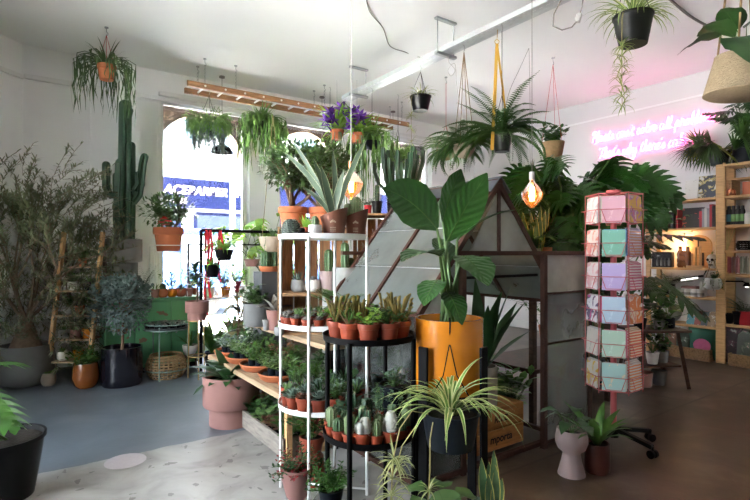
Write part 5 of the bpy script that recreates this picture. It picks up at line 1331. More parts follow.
# runners with plantlets
def runner(pts, babies, name, label, loc, Ln=.11, lm='spiderp'):
    g = G(); pl = G(); pts = [V(p) for p in pts]; g.tube(pts, .0025, 5)
    for f in babies:
        x = f*(len(pts)-1); k = min(len(pts)-2, int(x)); p = pts[k].lerp(pts[k+1], x-k)
        straps(pl, p, 13, Ln, .010, (-.2,1.2), (.6,2.0), .004, m=6)
    return g, pl
A = P(428,414,2.06); g, pl = runner([A-A, P(412,411,2.0)-A, P(400,428,1.98)-A, P(394,455,1.98)-A, P(392,480,1.98)-A, P(391,500,1.98)-A, P(391,520,1.98)-A], (.52,.66,.80,.93,1), '', '', None, .13)
g3, pl3 = runner([A-A, P(420,420,2.0)-A, P(402,446,1.97)-A, P(396,468,1.97)-A], (.95,), '', '', None, .10); g.add(g3.v, g3.f, g3.uv); pl.add(pl3.v, pl3.f, pl3.uv)
single([('runner', g, L['straw']), ('plantlets', pl, L['spiderp'])], 'spider_plant_runner', 'straw coloured runner of spider plantlets trailing below the slate pot', 'plant runner', A)
A = P(433,422,2.02); g, pl = runner([A-A, P(430,440,2.0)-A, P(430,470,2.0)-A, P(428,500,2.0)-A], (.9,), '', '', None, .07)
single([('runner', g, L['straw']), ('plantlets', pl, L['spiderp'])], 'spider_plant_runner', 'thin straight runner hanging under the slate pot, right of the tangled plantlets', 'plant runner', A)
# round leaf plant, snake plant and blue spiky succulents at the bottom edge
for px, d, lab in ((438,2.02,'low dark block under the round leaved plant'),(491,2.10,'low dark block under the snake plant')):
    t = thing('plinth_block', lab, 'block', PZ(px, d, 0)); g = G(); g.box((-.09,-.09,0),(.09,.09,.22)); ob('block', g, M['darkwood'], t, smooth=False, bev=.004)
pp, z = potparts('plain', .06, .11, 'slateplastic', n=24); s = G(); g = G()
for k in range(5):
    az = k*1.3-TH; nk = V((0,0,z))+dirv(az,1.0)*.12; bigleaf(s, g, (0,0,z), nk, nk+dirv(az,-.2)*.10, .10, prof=W_HEART, m=7, r=.003, sag=.1)
bigleaf(s, g, (0,0,z), V((0,0,z))+UP*.13+RT*.0-FW*.02, V((0,0,z))+UP*.04+RT*.04-FW*.10, .15, side=RT*.9+UP*.2, prof=W_HEART, m=8, r=.003)
single(pp+[('stems', s, M['stem']), ('leaves', g, L['jade'])], 'potted_plant', 'round heart leaved plant at the bottom below the slate pot', 'potted plant', PZ(438,2.02,.22))
pp, z = potparts('plain', .06, .10, 'slateplastic', n=24); g = G(); s = G()
for az, el, Ln in ((0,1.5,.26),(1,1.42,.20),(2.5,1.4,.23),(3.6,1.35,.18),(4.6,1.45,.21),(5.5,1.3,.15)): g.blade(curve(V((cos(az)*.015,sin(az)*.015,z)), az, el, Ln, -.15, 7), wp((.7,.95,1,.9,.6,.04), .045, 7), side=RT+V((U(-.3,.3),U(-.3,.3),0)), fold=.3)
for a in range(9): rosette(s, V((cos(a*.7)*.09, sin(a*.7)*.09, z-.01)), .045, 4, 8, .35)
single(pp+[('leaves', g, L['snake']), ('rosettes', s, L['bluesucc'])], 'snake_plant', 'yellow edged snake plant ringed by blue rosettes at the bottom edge', 'potted plant', PZ(491,2.10,.22))
# hanging grey pot on the greenhouse corner
c = CR(PZ(584, 3.62, .0), 0, 0); hx = V((3.56,GY0-.03,0)); c = V((3.56,GY0-.115,.455)); pp, z = potparts('cyl', .088, .13, 'greyc', n=32); g = G()
for s_ in (-1,1): g.tube([(s_*.086,0,.125),(s_*.012,.07,.62),(0,.085,.93)], .006, 6)
g.tube([(0,-.086,.125),(0,.05,.60),(0,.085,.93)], .006, 6); g.tube([(0,.085,.93),(0,.078,.955),(0,.10,.955)], .006, 6)
single(pp+[('rope_hanger', g, M['rope'])]+f_bush(.07,'dark',8,.03,.02)(z), 'hanging_pot', 'grey cylinder pot hung by jute rope on the greenhouse corner', 'potted plant', c)
# string of hearts trailing on the post
# goblet planter and brown pot on the floor
c = FL(571.5, 474); pp, z = potparts('goblet', .088, .285, 'lilacpot', wall=.008, n=40); s = G(); g = G()
for k in range(9):
    az = k*2.4; nk = V((0,0,z))+dirv(az, U(.5,1.2))*U(.08,.17); bigleaf(s, g, (0,0,z), nk, nk+dirv(az,U(-.6,-.1))*U(.09,.13), .075, prof=W_HEART, m=8, r=.003, sag=.12)
single(pp+[('stems', s, M['stem']), ('leaves', g, L['dark'])], 'potted_plant', 'dark heart leaved plant in a lilac goblet planter on the floor', 'potted plant', c)
c = FL(597, 471); p, s, z = pot('cyl', .078, .185, wall=.008, n=36); ba = G(); ba.lathe([(.072,0),(.0745,.045)], 36); g = G()
straps(g, (0,0,z), 16, .34, .055, (.7,1.35), (.4,1.3), .02, (.35,.7,1,1,.8,.45,.04), 8, .25)
single([('pot', p, mat('oxblood', (.09,.02,.013), .3, .2, 6, coat=.3)), ('white_base', ba, M['whitec']), ('soil', s, M['soil']), ('leaves', g, L['mid'])], 'potted_plant', 'arching green leaved plant in an oxblood pot with a white base', 'potted plant', c)

# ------------------------------------------------------------------ greeting card spinner
SC = PZ(613.5, 3.66, 0)
t = thing('card_spinner', 'tall pink revolving wire card rack on a black five wheeled base', 'card rack', SC, -TH-.44)
g = G(); g.tube([(0,0,.10),(0,0,1.84)], .022, 12); ob('post', g, M['pinkmetal'], t)
g = G(); g.lathe([(.0005,1.825),(.05,1.825),(.05,1.85),(.0005,1.85)], 16)
ob('top_cap', g, M['pinkmetal'], t)
g = G(); g.tube([(0,0,.05),(0,0,.14)], .035, 12); ob('hub', g, M['blackplastic'], t)
for k in range(5):
    a = -pi/2+.42+.5+k*2*pi/5; g = G(); g.bar((cos(a)*.02,sin(a)*.02,.11),(cos(a)*.30,sin(a)*.30,.075),.04,.03); lg = ob('base_leg', g, M['blackplastic'], t, smooth=False, bev=.006)
    g = G(); d_ = V((-sin(a),cos(a),0)); q = V((cos(a)*.30,sin(a)*.30,.028)); g.tube([q-d_*.028, q-d_*.008], .028, 14); g.tube([q+d_*.008, q+d_*.028], .028, 14); g.tube([q, q+UP*.05], .009, 8); ob('caster', g, M['blackplastic'], lg)
TZs = [1.70,1.463,1.226,.99,.753,.52]; NS = 6; RP = .165
def cardmat(name, base, inks, kind):
    m, n, l, out = nt(name); uv = n.new('ShaderNodeTexCoord').outputs['Object']
    if kind == 'plain': col = mixc(n, l, mth(n, l, 'GREATER_THAN', noise(n, l, 26, 3, uv), .62), base, inks[0])
    elif kind == 'stripe':
        w = n.new('ShaderNodeTexWave'); w.bands_direction = 'Z'; w.inputs['Scale'].default_value = 16; w.inputs['Distortion'].default_value = 1.5; l.new(uv, w.inputs['Vector']); col = ramp(n, l, w.outputs['Fac'], [(.25, inks[0]), (.5, base), (.75, inks[-1])])
    else: col = ramp(n, l, noise(n, l, 16, 2, uv, .5), [(.42, base), (.52, inks[0]), (.62, inks[-1])])
    for nd in n:
        if nd.type == 'VALTORGB': nd.color_ramp.interpolation = 'CONSTANT'
    shd(n, l, out, col, .55); return m
CW, CH = .150, .188
FRONT = [('pink',(.62,.34,.40),(.68,.42,.47)),('sea green',(.17,.40,.30),(.25,.50,.42)),('lilac',(.44,.36,.62),(.52,.44,.66)),('pale blue',(.42,.54,.66),(.50,.62,.72)),('mint',(.42,.58,.47),(.50,.66,.56)),('aqua',(.38,.60,.58),(.70,.62,.45))]
BEH = [(.70,.66,.52),(.16,.30,.58),(.72,.66,.58),(.60,.08,.18),(.68,.22,.30),(.66,.64,.60)]
LEFTC = [('white floral',(.68,.68,.70),((.50,.50,.55),(.60,.40,.45)),'spot'),('pink portrait patterned',(.70,.66,.64),((.72,.36,.30),(.60,.22,.25)),'spot'),('white and pink',(.70,.67,.68),((.66,.42,.46),(.6,.5,.5)),'spot'),('white and magenta',(.70,.68,.70),((.16,.12,.20),(.62,.10,.30)),'spot'),('cream',(.62,.58,.52),((.45,.42,.38),(.5,.46,.4)),'plain'),('yellow flecked white',(.62,.58,.52),((.62,.42,.08),(.5,.4,.4)),'spot')]
RIGHTC = [('yellow and pink',(.72,.45,.12),((.55,.25,.45),(.70,.60,.55)),'spot'),('purple and orange striped',(.36,.22,.46),((.62,.32,.20),(.66,.60,.66)),'stripe'),('raspberry striped',(.62,.22,.30),((.72,.60,.60),(.55,.12,.22)),'stripe'),('orange patterned',(.66,.20,.06),((.70,.55,.45),(.60,.30,.25)),'spot'),('yellow and orange banded',(.74,.42,.05),((.62,.14,.10),(.70,.62,.55)),'stripe'),('white and orange striped',(.68,.66,.62),((.66,.24,.10),(.60,.60,.58)),'stripe')]
TN = ['top','second','third','fourth','fifth','bottom']
rotS = Matrix.Rotation(-TH-.44, 4, 'Z')
def card(k, ang, j, m, label, grp, tilt=.10, dx=0.0):
    """a folded card standing in a pocket at tier k; j counts back from the front of the pocket"""
    rr = RP-.0005-.009*j; zc = TZs[k]+(.004*j)
    g = G(); th = .0022
    g.box((-CW/2,-th/2,-CH/2),(CW/2,th/2,CH/2)); g.add([(-CW/2,th/2,-CH/2),(CW/2,th/2,-CH/2),(CW/2,th/2+.004,-CH/2),(-CW/2,th/2+.004,-CH/2),(-CW/2,th/2,CH/2),(CW/2,th/2,CH/2),(CW/2,th/2+.004,CH/2),(-CW/2,th/2+.004,CH/2)], [(0,1,5,4),(2,3,7,6),(1,2,6,5)])
    o = ob('greeting_card', g, m, None, smooth=False)
    o.matrix_world = Matrix.Translation(SC) @ rotS @ Matrix.Rotation(ang, 4, 'Z') @ Matrix.Translation((dx,-rr,zc)) @ Matrix.Rotation(-tilt, 4, 'X')
    tag(o, label, 'greeting card', grp)
SIDES = [('front',0.0),('left',-pi/3),('right',pi/3)]
for k in range(6):
    # ring and pocket wires for all sides, as parts of the rack
    g = G(); zc = TZs[k]
    hexr = RP+.028
    g.tube([(sin(a*pi/3+pi/6)*hexr/cos(pi/6)*.98, -cos(a*pi/3+pi/6)*hexr/cos(pi/6)*.98, zc-.0) for a in range(7)], .0026, 5)
    ob('ring_wire', g, M['pinkmetal'], t)
    for s_ in range(6):
        g = G(); Mx = Matrix.Rotation(s_*pi/3, 3, 'Z'); y = -RP-.024
        pts = [(-.078,y+.01,zc+.0),(-.05,y,zc-.085),(-.05,y+.055,zc-.098),(.05,y+.055,zc-.098),(.05,y,zc-.085),(.078,y+.01,zc+.0)]
        g.tube([Mx @ V(p) for p in pts], .0024, 5); g.tube([Mx @ V((-.05,y,zc-.085)), Mx @ V((.05,y,zc-.085))], .0024, 5)
        g.tube([Mx @ V((0,y+.055,zc-.098)), Mx @ V((0,-.02,zc-.05))], .003, 5); ob('pocket', g, M['pinkmetal'], t)
    nm, c1, c2 = FRONT[k]
    card(k, 0, 0, cardmat('card_front%d' % k, c1, (c2,), 'plain'), '%s greeting card in the front pocket, %s tier of the card rack' % (nm, TN[k]), 'greeting cards on the spinner')
    card(k, 0, 1, mat('card_behind%d' % k, BEH[k], .6, .05), 'card peeking out behind the %s card in the front pocket' % nm, 'greeting cards on the spinner', .10, (-.009,.009,.011,-.013,.012,.010)[k])
    nm, c1, ink, kd = LEFTC[k]; cm = cardmat('card_left%d' % k, c1, ink, kd)
    for j in range(3): card(k, -pi/3, j, cm if j < 1 else mat('card_paper', (.66,.64,.61), .6, .05), ('%s greeting card in the left pocket, %s tier of the card rack' % (nm, TN[k])) if j == 0 else '%s card behind the %s card, left pockets' % (ORD[j-1], nm), 'greeting cards on the spinner', .06)
    nm, c1, ink, kd = RIGHTC[k]; cm = cardmat('card_right%d' % k, c1, ink, kd)
    for j in range(5): card(k, pi/3, j, cm if j % 2 == 0 else mat('card_pale%d' % k, V(c1)*.4+V((.4,.38,.37)), .6, .05), ('%s greeting card in the right pocket, %s tier of the card rack' % (nm, TN[k])) if j == 0 else '%s card behind the %s card, right pockets' % (ORD[j-1], nm), 'greeting cards on the spinner', .05, .004*j)
for a in range(6):
    g = G(); x, y = sin(a*pi/3+pi/6)*.19, -cos(a*pi/3+pi/6)*.19; g.tube([(x,y,.40),(x,y,1.82)], .0032, 6); ob('upright_wire', g, M['pinkmetal'], t)
for zz in (.42,1.815):
    g = G(); g.tube([(sin(a*pi/3+pi/6)*.19,-cos(a*pi/3+pi/6)*.19,zz) for a in range(7)], .004, 6)
    for a in range(3): g.tube([(sin(a*pi/3+pi/6)*.19,-cos(a*pi/3+pi/6)*.19,zz),(-sin(a*pi/3+pi/6)*.19,cos(a*pi/3+pi/6)*.19,zz)], .004, 6)
    ob('hexagon_frame', g, M['pinkmetal'], t)
# ------------------------------------------------------------------ hung from the ceiling
rnd.seed(47)
def chook(g, x=0, y=0, z=0):
    """ceiling hook whose plate touches the ceiling at local height z"""
    g.lathe([(.02,z-.012),(.02,z),(.0005,z)], 12, (x,y,0)); g.tube([(x,y,z-.01),(x,y,z-.05),(x+.016,y,z-.066),(x+.012,y,z-.086),(x-.006,y,z-.084)], .004, 6)
# wooden ladder
lx0, lx1, ly, lz = onY(187,6.42).x, onY(409,6.42).x, 6.42, 3.50
t = thing('ladder', 'long wooden ladder with pale rungs hung flat below the ceiling', 'ladder', (lx0,ly,lz)); Ln = lx1-lx0
g = G(); g.box((0,-.018,-.035),(Ln,.018,.035)); ob('side_rail', g, M['ladder'], t, smooth=False, bev=.004)
g = G(); g.box((.05,.30,-.035),(Ln-.1,.336,.035)); ob('side_rail', g, M['ladder'], t, smooth=False, bev=.004)
k = 0
while .22+k*.26 < Ln-.1:
    x = .22+k*.26; g = G(); g.tube([(x,-.02,0),(x,.335,0)], .014, 10); ob('rung', g, M['white'], t); k += 1
for x in (.22,.62,1.95,Ln-.15):
    for y in (0,.318):
        if x == .62 and y > 0: continue
        g = G(); h = ZC-lz; chook(g, x, y, h)
        for j in range(5):
            z0 = .03+j*(h-.12)/5; g.tube([(x+.009*cos(a), y+.009*sin(a)*(j % 2), z0+(h-.11)/10*(1+sin(a))) for a in [q*pi/5 for q in range(11)]], .0028, 4, False)
        ob('chain', g, M['galv'], t)
# cable tray
TX, TZ_ = 3.65, 3.49; ty0, ty1 = 1.7, 5.85
t = thing('cable_tray', 'long galvanised perforated cable tray hung on brackets below the ceiling', 'cable tray', (TX,0,TZ_))
gm, n, l, out = nt('perforated_steel'); tc = n.new('ShaderNodeTexCoord').outputs['Object']; s = n.new('ShaderNodeSeparateXYZ'); l.new(tc, s.inputs[0])
sy_ = mth(n, l, 'FRACT', mth(n, l, 'MULTIPLY', s.outputs[1], 14)); sx_ = mth(n, l, 'FRACT', mth(n, l, 'MULTIPLY', s.outputs[0], 26)); 
hole = mth(n, l, 'MULTIPLY', mth(n, l, 'LESS_THAN', mth(n, l, 'ABSOLUTE', mth(n, l, 'SUBTRACT', sy_, .5)), .28), mth(n, l, 'LESS_THAN', mth(n, l, 'ABSOLUTE', mth(n, l, 'SUBTRACT', sx_, .5)), .16))
b = n.new('ShaderNodeBsdfPrincipled'); b.inputs['Base Color'].default_value = (.62,.64,.65,1); b.inputs['Metallic'].default_value = .6; b.inputs['Roughness'].default_value = .4
tr = n.new('ShaderNodeBsdfTransparent'); mx = n.new('ShaderNodeMixShader'); l.new(hole, mx.inputs[0]); l.new(b.outputs[0], mx.inputs[1]); l.new(tr.outputs[0], mx.inputs[2]); l.new(mx.outputs[0], out.inputs[0])
g = G(); g.box((-.075,ty0,0),(.075,ty1,.003)); g.box((-.078,ty0,.0),(-.075,ty1,.05)); g.box((.075,ty0,0),(.078,ty1,.05)); ob('tray', g, gm, t, smooth=False)
for y in (5.55, 3.88, 2.2):
    g = G(); h = ZC-TZ_-.003
    for x in (-.115,.115): g.tube([(x,y,-.02),(x,y,h)], .006, 8)
    g.box((-.14,y-.022,-.03),(.14,y+.022,-.002)); g.box((-.14,y-.022,h-.022),(.14,y+.022,h)); ob('bracket', g, M['galv'], t, smooth=False)
g = G(); g.tube([(-.02,ty0,.02),(-.01,2.6,.03),(.03,3.2,.022),(.0,4.2,.03),(.02,ty1-.3,.02)], .010, 6); ob('cable_run', g, M['whitec'], t)
p0 = V((TX,0,TZ_)); q = [P(560,16,4.2), P(553,26,4.2), P(562,30,4.25), P(573,27,4.25), P(578,20,4.25)]
t2 = thing('cable_adapter', 'white plug adapter dangling on a loop of cable from the tray', 'cable', (0,0,0))
a0 = onX(562, TX, TZ_+.01); a1 = onX(585, TX, TZ_+.01)
g = G(); dd = .577*TX/(.577+.817*.374); dq = 4.25
g.tube([a0, P(554,14,dq), P(553,26,dq), P(562,30,dq), P(572,27,dq), P(577,21,dq)], .006, 6); g.tube([P(580,14,dq), P(582,6,dq), a1], .006, 6); ob('cable', g, M['cable'], t2)
g = G(); g.cbox(P(578.5,18,dq), (.05,.04,.07), .4, .3); ob('adapter', g, M['whitec'], t2, smooth=False, bev=.006)
# small spring-wound wires
def wire(pts, r, m, name, label, smoothn=6):
    pts = [V(p) for p in pts]; out = []
    for i in range(len(pts)-1):       # Catmull-Rom
        p0, p1, p2, p3 = pts[max(i-1,0)], pts[i], pts[i+1], pts[min(i+2,len(pts)-1)]
        for k in range(smoothn):
            u = k/smoothn; out.append(.5*((2*p1)+(p2-p0)*u+(2*p0-5*p1+4*p2-p3)*u*u+(3*p1-p0-3*p2+p3)*u**3))
    out.append(pts[-1]); g = G(); o = out[0]; g.tube([p-o for p in out], r, 6); ob_ = ob(name, g, m, None, o); return tag(ob_, label, 'cable')
def ceilp(px, py): return FL(px, py, ZC-.004)
wire([ceilp(366,-4), ceilp(370,12), ceilp(383,28), ceilp(390,46), ceilp(405,52), ceilp(418,57), onX(430,TX,TZ_+.05)], .005, M['cable'], 'ceiling_wire', 'thin grey wire wandering across the ceiling to the cable tray')
wire([ceilp(664,-6), ceilp(690,16), ceilp(716,30), ceilp(735,37), ceilp(760,42)], .014, M['cable'], 'ceiling_conduit', 'thick pinkish conduit curving across the ceiling top right')
wire([onX(449,TX,TZ_-.03), P(449,62,5.15), P(455,70,5.15), P(451,76,5.15), P(448,70,5.15), P(455,64,5.15), P(457,88,5.2), P(463,118,5.3)], .003, M['whitec'], 'loose_wire', 'thin white wire looped below the tray bracket')
wire([ceilp(529,48), P(530,100,6.0), P(530,150,6.0), P(531,176,6.0)], .0025, M['cable'], 'drop_wire', 'thin grey wire hanging straight down from the ceiling by the fern')
wire([ceilp(529,48), P(520,68,6.2), P(510,90,5.4), P(503,118,4.8)], .0025, M['cable'], 'stay_wire', 'thin grey wire slanting from the ceiling hook to the fern')
# geometric bulb on long cord
bm = emis('bulb_warm', (1,.50,.20), 8)
bg_ = glassm('amber_glass', (1,.70,.34), .06, .05, .05, (.85,.38,.12), 1)
def bulb(px, py, d, r, h, name, label, cord_top=True, geo=True):
    c = P(px, py, d); t = thing(name, label, 'lamp', c)
    n_ = 8 if geo else 20
    prof = [(.018,h*.55),(.03,h*.42),(r,h*.05),(r*.8,-h*.2),(.01,-h*.5)] if geo else [(.016,h*.52),(.022,h*.42),(r*.62,h*.26),(r,h*.02),(r*.95,-h*.14),(r*.62,-h*.33),(.012,-h*.5)]
    g = G(); g.lathe(prof, n_); ob('glass', g, bg_, t, smooth=not geo)
    g = G()
    for k in range(4): a = k*pi/2; g.tube([(cos(a)*.012,sin(a)*.012,h*.30),(cos(a)*.016,sin(a)*.016,h*.05),(cos(a+.5)*.012,sin(a+.5)*.012,-h*.25)], .007, 6)
    ob('filament', g, bm, t)
    g = G(); g.tube([(0,0,h*.50),(0,0,h*.50+.06)], .02, 12); ob('socket', g, M['copper'] if geo else M['whitec'], t)
    g = G(); g.tube([(0,0,h*.50+.06),(0,0,ZC-c.z)], .0032 if geo else .0025, 6); g.lathe([(.04,ZC-c.z-.02),(.04,ZC-c.z),(.0005,ZC-c.z)], 16); ob('cord', g, M['whitec'] if geo else M['cable'], t)
    lamp('bulb_light', c, 2.4, (1,.55,.22), .03)
bulb(351, 185, 3.4, .085, .20, 'pendant_bulb', 'glowing amber faceted bulb on a long white cord above the agave pots')
bulb(532, 194, 3.75, .078, .21, 'pendant_bulb', 'big glowing teardrop filament bulb beside the greenhouse peak', geo=False)
# pots hung from above --------------------------------------------------------------
def hanger(c, z_rim, r, top, mh, strands=3, m2=None, rr=.0025):
    g = G()
    for k in range(strands): a = k*2*pi/strands+.4; g.tube([(cos(a)*r,sin(a)*r,z_rim),(cos(a)*.012,sin(a)*.012,z_rim+.34 if top > .5 else z_rim+top*.6),(0,0,min(top-.08, z_rim+.40 if top > .5 else top-.08))], rr, 5)
    return g
def hung(px, py, d, style, r, h, m, plants, name, label, ceil_z=ZC, hm='blackmetal', strands=3, rr=.0025, long=False, hook=True):
    c = P(px, py, d); top = ceil_z-c.z; pp, z = potparts(style, r, h, m, n=30); g = G()
    joint = top-.09 if long else min(top-.09, h+.36)
    for k in range(strands): a = k*2*pi/strands+.4; g.tube([(cos(a)*r*.98,sin(a)*r*.98,h-.005),(cos(a)*r*.3,sin(a)*r*.3,h+(joint-h)*.7),(0,0,joint)], rr, 5)
    if top-.09 > joint+.01: g.tube([(0,0,joint),(0,0,top-.08)], .003, 5)
    parts = pp+[('hanger', g, M[hm])]
    if hook: g2 = G(); chook(g2, 0, 0, top); parts.append(('ceiling_hook', g2, M['galv']))
    else: g2 = G(); g2.tube([(0,0,top-.085),(.012,0,top-.05),(.0,0,top-.02),(-.012,0,top-.03)], .003, 6); parts.append(('hook', g2, M['galv']))
    return single(parts+plants(z, r), name, label, 'hanging plant', c)
def p_strands(n, drop, Ln0, w, lm, upn=10):
    def f(z, r):
        g = G()
        for k in range(n):
            a = U(0,6.28); e = U(.3,1.3); q = curve(V((cos(a)*r*.5, sin(a)*r*.5, z)), a, e, Ln0*U(.6,1.1), e+1.0, 5)
            dr = drop*U(.25,1); p = q[-1]
            for j in range(4): q.append(p+V((U(-.02,.02),U(-.02,.02),-dr*(j+1)/4)))
            g.blade(q, wp((.6,1,1,1,.9,.7,.1), w, len(q)), fold=.2)
        straps(g, (0,0,z), upn, Ln0*1.2, w, (.7,1.4), (.3,1.0), .02, m=6)
        return [('stems', g, L[lm])]
    return f
def p_spider(n, Ln, w, lm='spider', babies=0, bl=.5):
    def f(z, r):
        g = G(); straps(g, (0,0,z), n, Ln, w, (.5,1.45), (1.3,2.6), .03, m=8); out = [('leaves', g, L[lm])]
        if babies:
            rg = G(); pl = G(); a = RT*-.7-FW*.5; b0 = V((0,0,z))+a.normalized()*r*1.0
            pts = [V((0,0,z)), b0+UP*.03, b0*1.15+UP*-.06, V((b0.x*1.18,b0.y*1.18,z-.22)), V((b0.x*1.14,b0.y*1.14,z-bl))]; rg.tube(pts, .0025, 5)
            for j in range(babies): p = pts[3].lerp(pts[4], j/max(1,babies-1)); straps(pl, p, 15, .11, .010, (-.4,1.2), (.6,1.9), .004, m=6)
            out += [('runner', rg, L['straw']), ('plantlets', pl, L[lm])]
        return out
    return f
def p_rhipround(n, R_, drop):
    def f(z, r):
        g = G()
        for k in range(n):
            a = U(0,6.28); q = curve(V((cos(a)*r*.6, sin(a)*r*.6, z)), a, U(-.2,1.5), R_*U(.5,1.1), U(1.2,2.6), 7, U(-.5,.5)); g.tube(q, .0035, 4)
            for j in range(3): p = q[rnd.randint(3,6)]; g.tube([p, p+V((U(-.05,.05),U(-.05,.05),-U(.02,.07)))], .003, 4)
        b = G()
        for k in range(n//2):
            a = U(0,6.28); q = hang_path((0,0,z), r, a, drop*U(.4,1), 6, .25); b.tube(q, .003, 4)
            for j in range(4): p = q[rnd.randint(2,5)]; b.tube([p, p+V((U(-.05,.05),U(-.05,.05),U(-.05,.01)))], .0028, 4)
        return [('upper_stems', g, L['rhip']), ('trailing_stems', b, L['euca'])]
    return f
def p_fern(n, Ln, pin, lm='fern', el=(.2,1.3), bend=(1.2,2.4), pn=18, pw=.016):
    def f(z, r):
        s = G(); g = G()
        for k in range(n): frond(s, g, curve(V((0,0,z)), k*2.4+U(-.2,.2), U(*el), Ln*U(.65,1.05), U(*bend), 9, U(-.3,.3)), pin, pw, pn)
        return [('stalks', s, M['stem']), ('fronds', g, L[lm])]
    return f
hung(106.5, 80, 5.45, 'tc', .095, .16, 'tcl', p_strands(95, .62, .28, .020, 'rhipd', 18), 'hanging_cactus', 'trailing strap stemmed cactus in a terracotta pot hung by the left ceiling hook', hm='red', strands=3)
hung(209, 136, 6.42, 'bowl', .15, .15, 'slateplastic', p_rhipround(420, .27, .42), 'hanging_basket', 'round bushy mistletoe cactus basket hung from the left end of the ladder', ceil_z=3.50, hook=False)
hung(262, 134, 6.85, 'taper', .12, .15, 'blackplastic', p_strands(190, .66, .30, .026, 'rhip', 40), 'hanging_cactus', 'long strap stemmed cactus in a black pot hung from the ladder', ceil_z=3.50, hook=False)
hung(420.5, 111, 5.55, 'taper', .115, .16, 'blackplastic', p_spider(40, .26, .012, 'spiderp', 3, .50), 'spider_plant', 'spider plant in a speckled black pot hung from the cable tray', ceil_z=TZ_, hook=False)
hung(502, 152, 4.55, 'taper', .09, .16, 'blackplastic', p_fern(54, .66, .068, 'fern', (.0,1.4), (.7,2.6), 30, .019), 'hanging_fern', 'big dark fern in a black pot hung by mustard straps', ceil_z=TZ_, hook=False, hm='blackmetal')
t = tag(ob('strap_hanger', (lambda g: (g.blade([P(497,44,4.6),P(495,90,4.55),P(492,150,4.45)], [.03]*3, side=RT, fold=0), g.blade([P(497,44,4.6),P(503,90,4.65),P(507,128,4.65)], [.02]*3, side=RT, fold=0), g.tube([P(497,44,4.6)+RT*.02*cos(a)+UP*.02*(1+sin(a)) for a in [k*pi/6 for k in range(13)]], .004, 5), g.tube([P(497,42,4.6), onX(497.5,TX,TZ_)], .003, 5), g)[-1])(G()), M['ystrap'], None), 'mustard yellow fabric strap looped from the cable tray around the fern', 'strap')
hung(464, 158, 5.0, 'bowl', .11, .13, 'beige', p_fern(54, .46, .075, 'fern', (.0,1.3), (1.2,2.6), 24, .018), 'hanging_fern', 'arching fern in a knotted cord hanger left of the mustard straps', ceil_z=TZ_, hook=False, hm='rope', strands=4, rr=.004, long=True)
hung(446, 160, 7.0, 'bowl', .14, .13, 'wicker', p_fern(70, .44, .06, 'rhip', (.0,1.3), (1.5,2.8), 26, .013), 'hanging_fern', 'feathery pale green fern basket hung near the room corner', hm='red')
pb = hung(553, 160, 6.3, 'plain', .14, .22, 'wicker', lambda z, r: f_bush(.26,'mid',26,.09,.05)(z)+[('trailing', (lambda s: s)(G()), L['mid'])], 'hanging_basket', 'leafy plant in a woven basket hung by pink ribbon above the foliage', hm='red', long=True)
hung(633, 45, 3.45, 'taper', .125, .20, 'blackplastic', p_spider(80, .36, .016, 'spider', 7, .62), 'spider_plant', 'large spider plant with hanging plantlets in a glossy black pot top right', hm='blackmetal')
# burlap bag planter top right
c = P(746, 95, 2.75)
t = thing('hanging_planter', 'burlap wrapped planter with dark round leaves hung by ropes top right', 'hanging plant', c, -TH)
g = G(); vs = []
prof = [(.20,0),(.215,.01),(.20,.06),(.165,.18),(.155,.22),(.148,.22),(.14,.17),(.0005,.17)]
g.lathe(prof, 32, (0,0,0), 1.0, .8); ob('burlap_bag', g, M['burlap'], t)
s = G(); s.lathe([(.14,.172),(.0005,.178)], 24); ob('soil', s, M['soil'], t)
top = ZC-c.z; g = G()
for k in range(4): a = k*pi/2+pi/4; g.tube([(cos(a)*.148,sin(a)*.118,.20),(cos(a)*.10,sin(a)*.09,.55),(0,0,top-.09)], .006, 6)
chook(g, 0, 0, top); ob('rope_hanger', g, M['rope'], t)
MI2 = lambda v: V(v)
gs = G()
for i, (nx, ny, nz, tx, ty, tz, w) in enumerate(((-.10,-.05,.30, -.27,-.10,.33,.10),(-.08,-.10,.28,-.14,-.24,.06,.20),(-.02,-.10,.22,-.03,-.27,-.04,.22),(.06,-.05,.36,.02,-.18,.16,.14),(-.13,.02,.33,-.30,.05,.24,.12),(.04,.05,.40,.16,.0,.50,.20),(.10,-.02,.34,.28,-.12,.24,.18),(0,.1,.38,-.08,.24,.44,.16),(.12,.1,.36,.3,.2,.4,.18),(-.05,0,.36,-.16,-.06,.44,.12))):
    gl = G(); bigleaf(gs, gl, (0,0,.175), (nx,ny,nz), (tx*1.15,ty*1.15,tz), w*1.25, prof=W_HEART if i else W_OVAL, m=8, r=.004, sag=.12, fold=.1)
    ob('leaf', gl, L['dark'], t)
ob('stems', gs, M['stem'], t)
# enamel pendant lamps by the windows
for px, py, lab in ((222,153,'dark enamel pendant lamp with a small fern behind it, left arched window'),(322,161,'dark enamel pendant lamp before the middle arched window'),(393,158,'dark enamel pendant lamp before the right arched window')):
    c = onY(px, 6.93, 0); d = (c-V((0,0,0))).dot(FW); c.z = H-(py-HY)/FOC*d; t = thing('pendant_lamp', lab, 'lamp', c)
    g = G(); g.lathe([(.155,0),(.15,.012),(.115,.075),(.05,.105),(.035,.14),(.0005,.145),(.0005,.13),(.03,.125),(.045,.09),(.108,.06),(.148,.0)], 32); ob('shade', g, M['blackmetal'], t)
    g = G(); g.ell((0,0,.03),.035,.035,.045); ob('lamp_bulb', g, M['whitec'], t)
    g = G(); g.tube([(0,0,.14),(0,0,ZC-c.z)], .004, 6); g.lathe([(.04,ZC-c.z-.02),(.04,ZC-c.z),(.0005,ZC-c.z)], 12); ob('cord', g, M['cable'], t)
    g = G(); g.tube([(.145,0,.01),(.0,0,.45),(-.145,0,.01)], .0015, 4); ob('stay_chain', g, M['cable'], t)
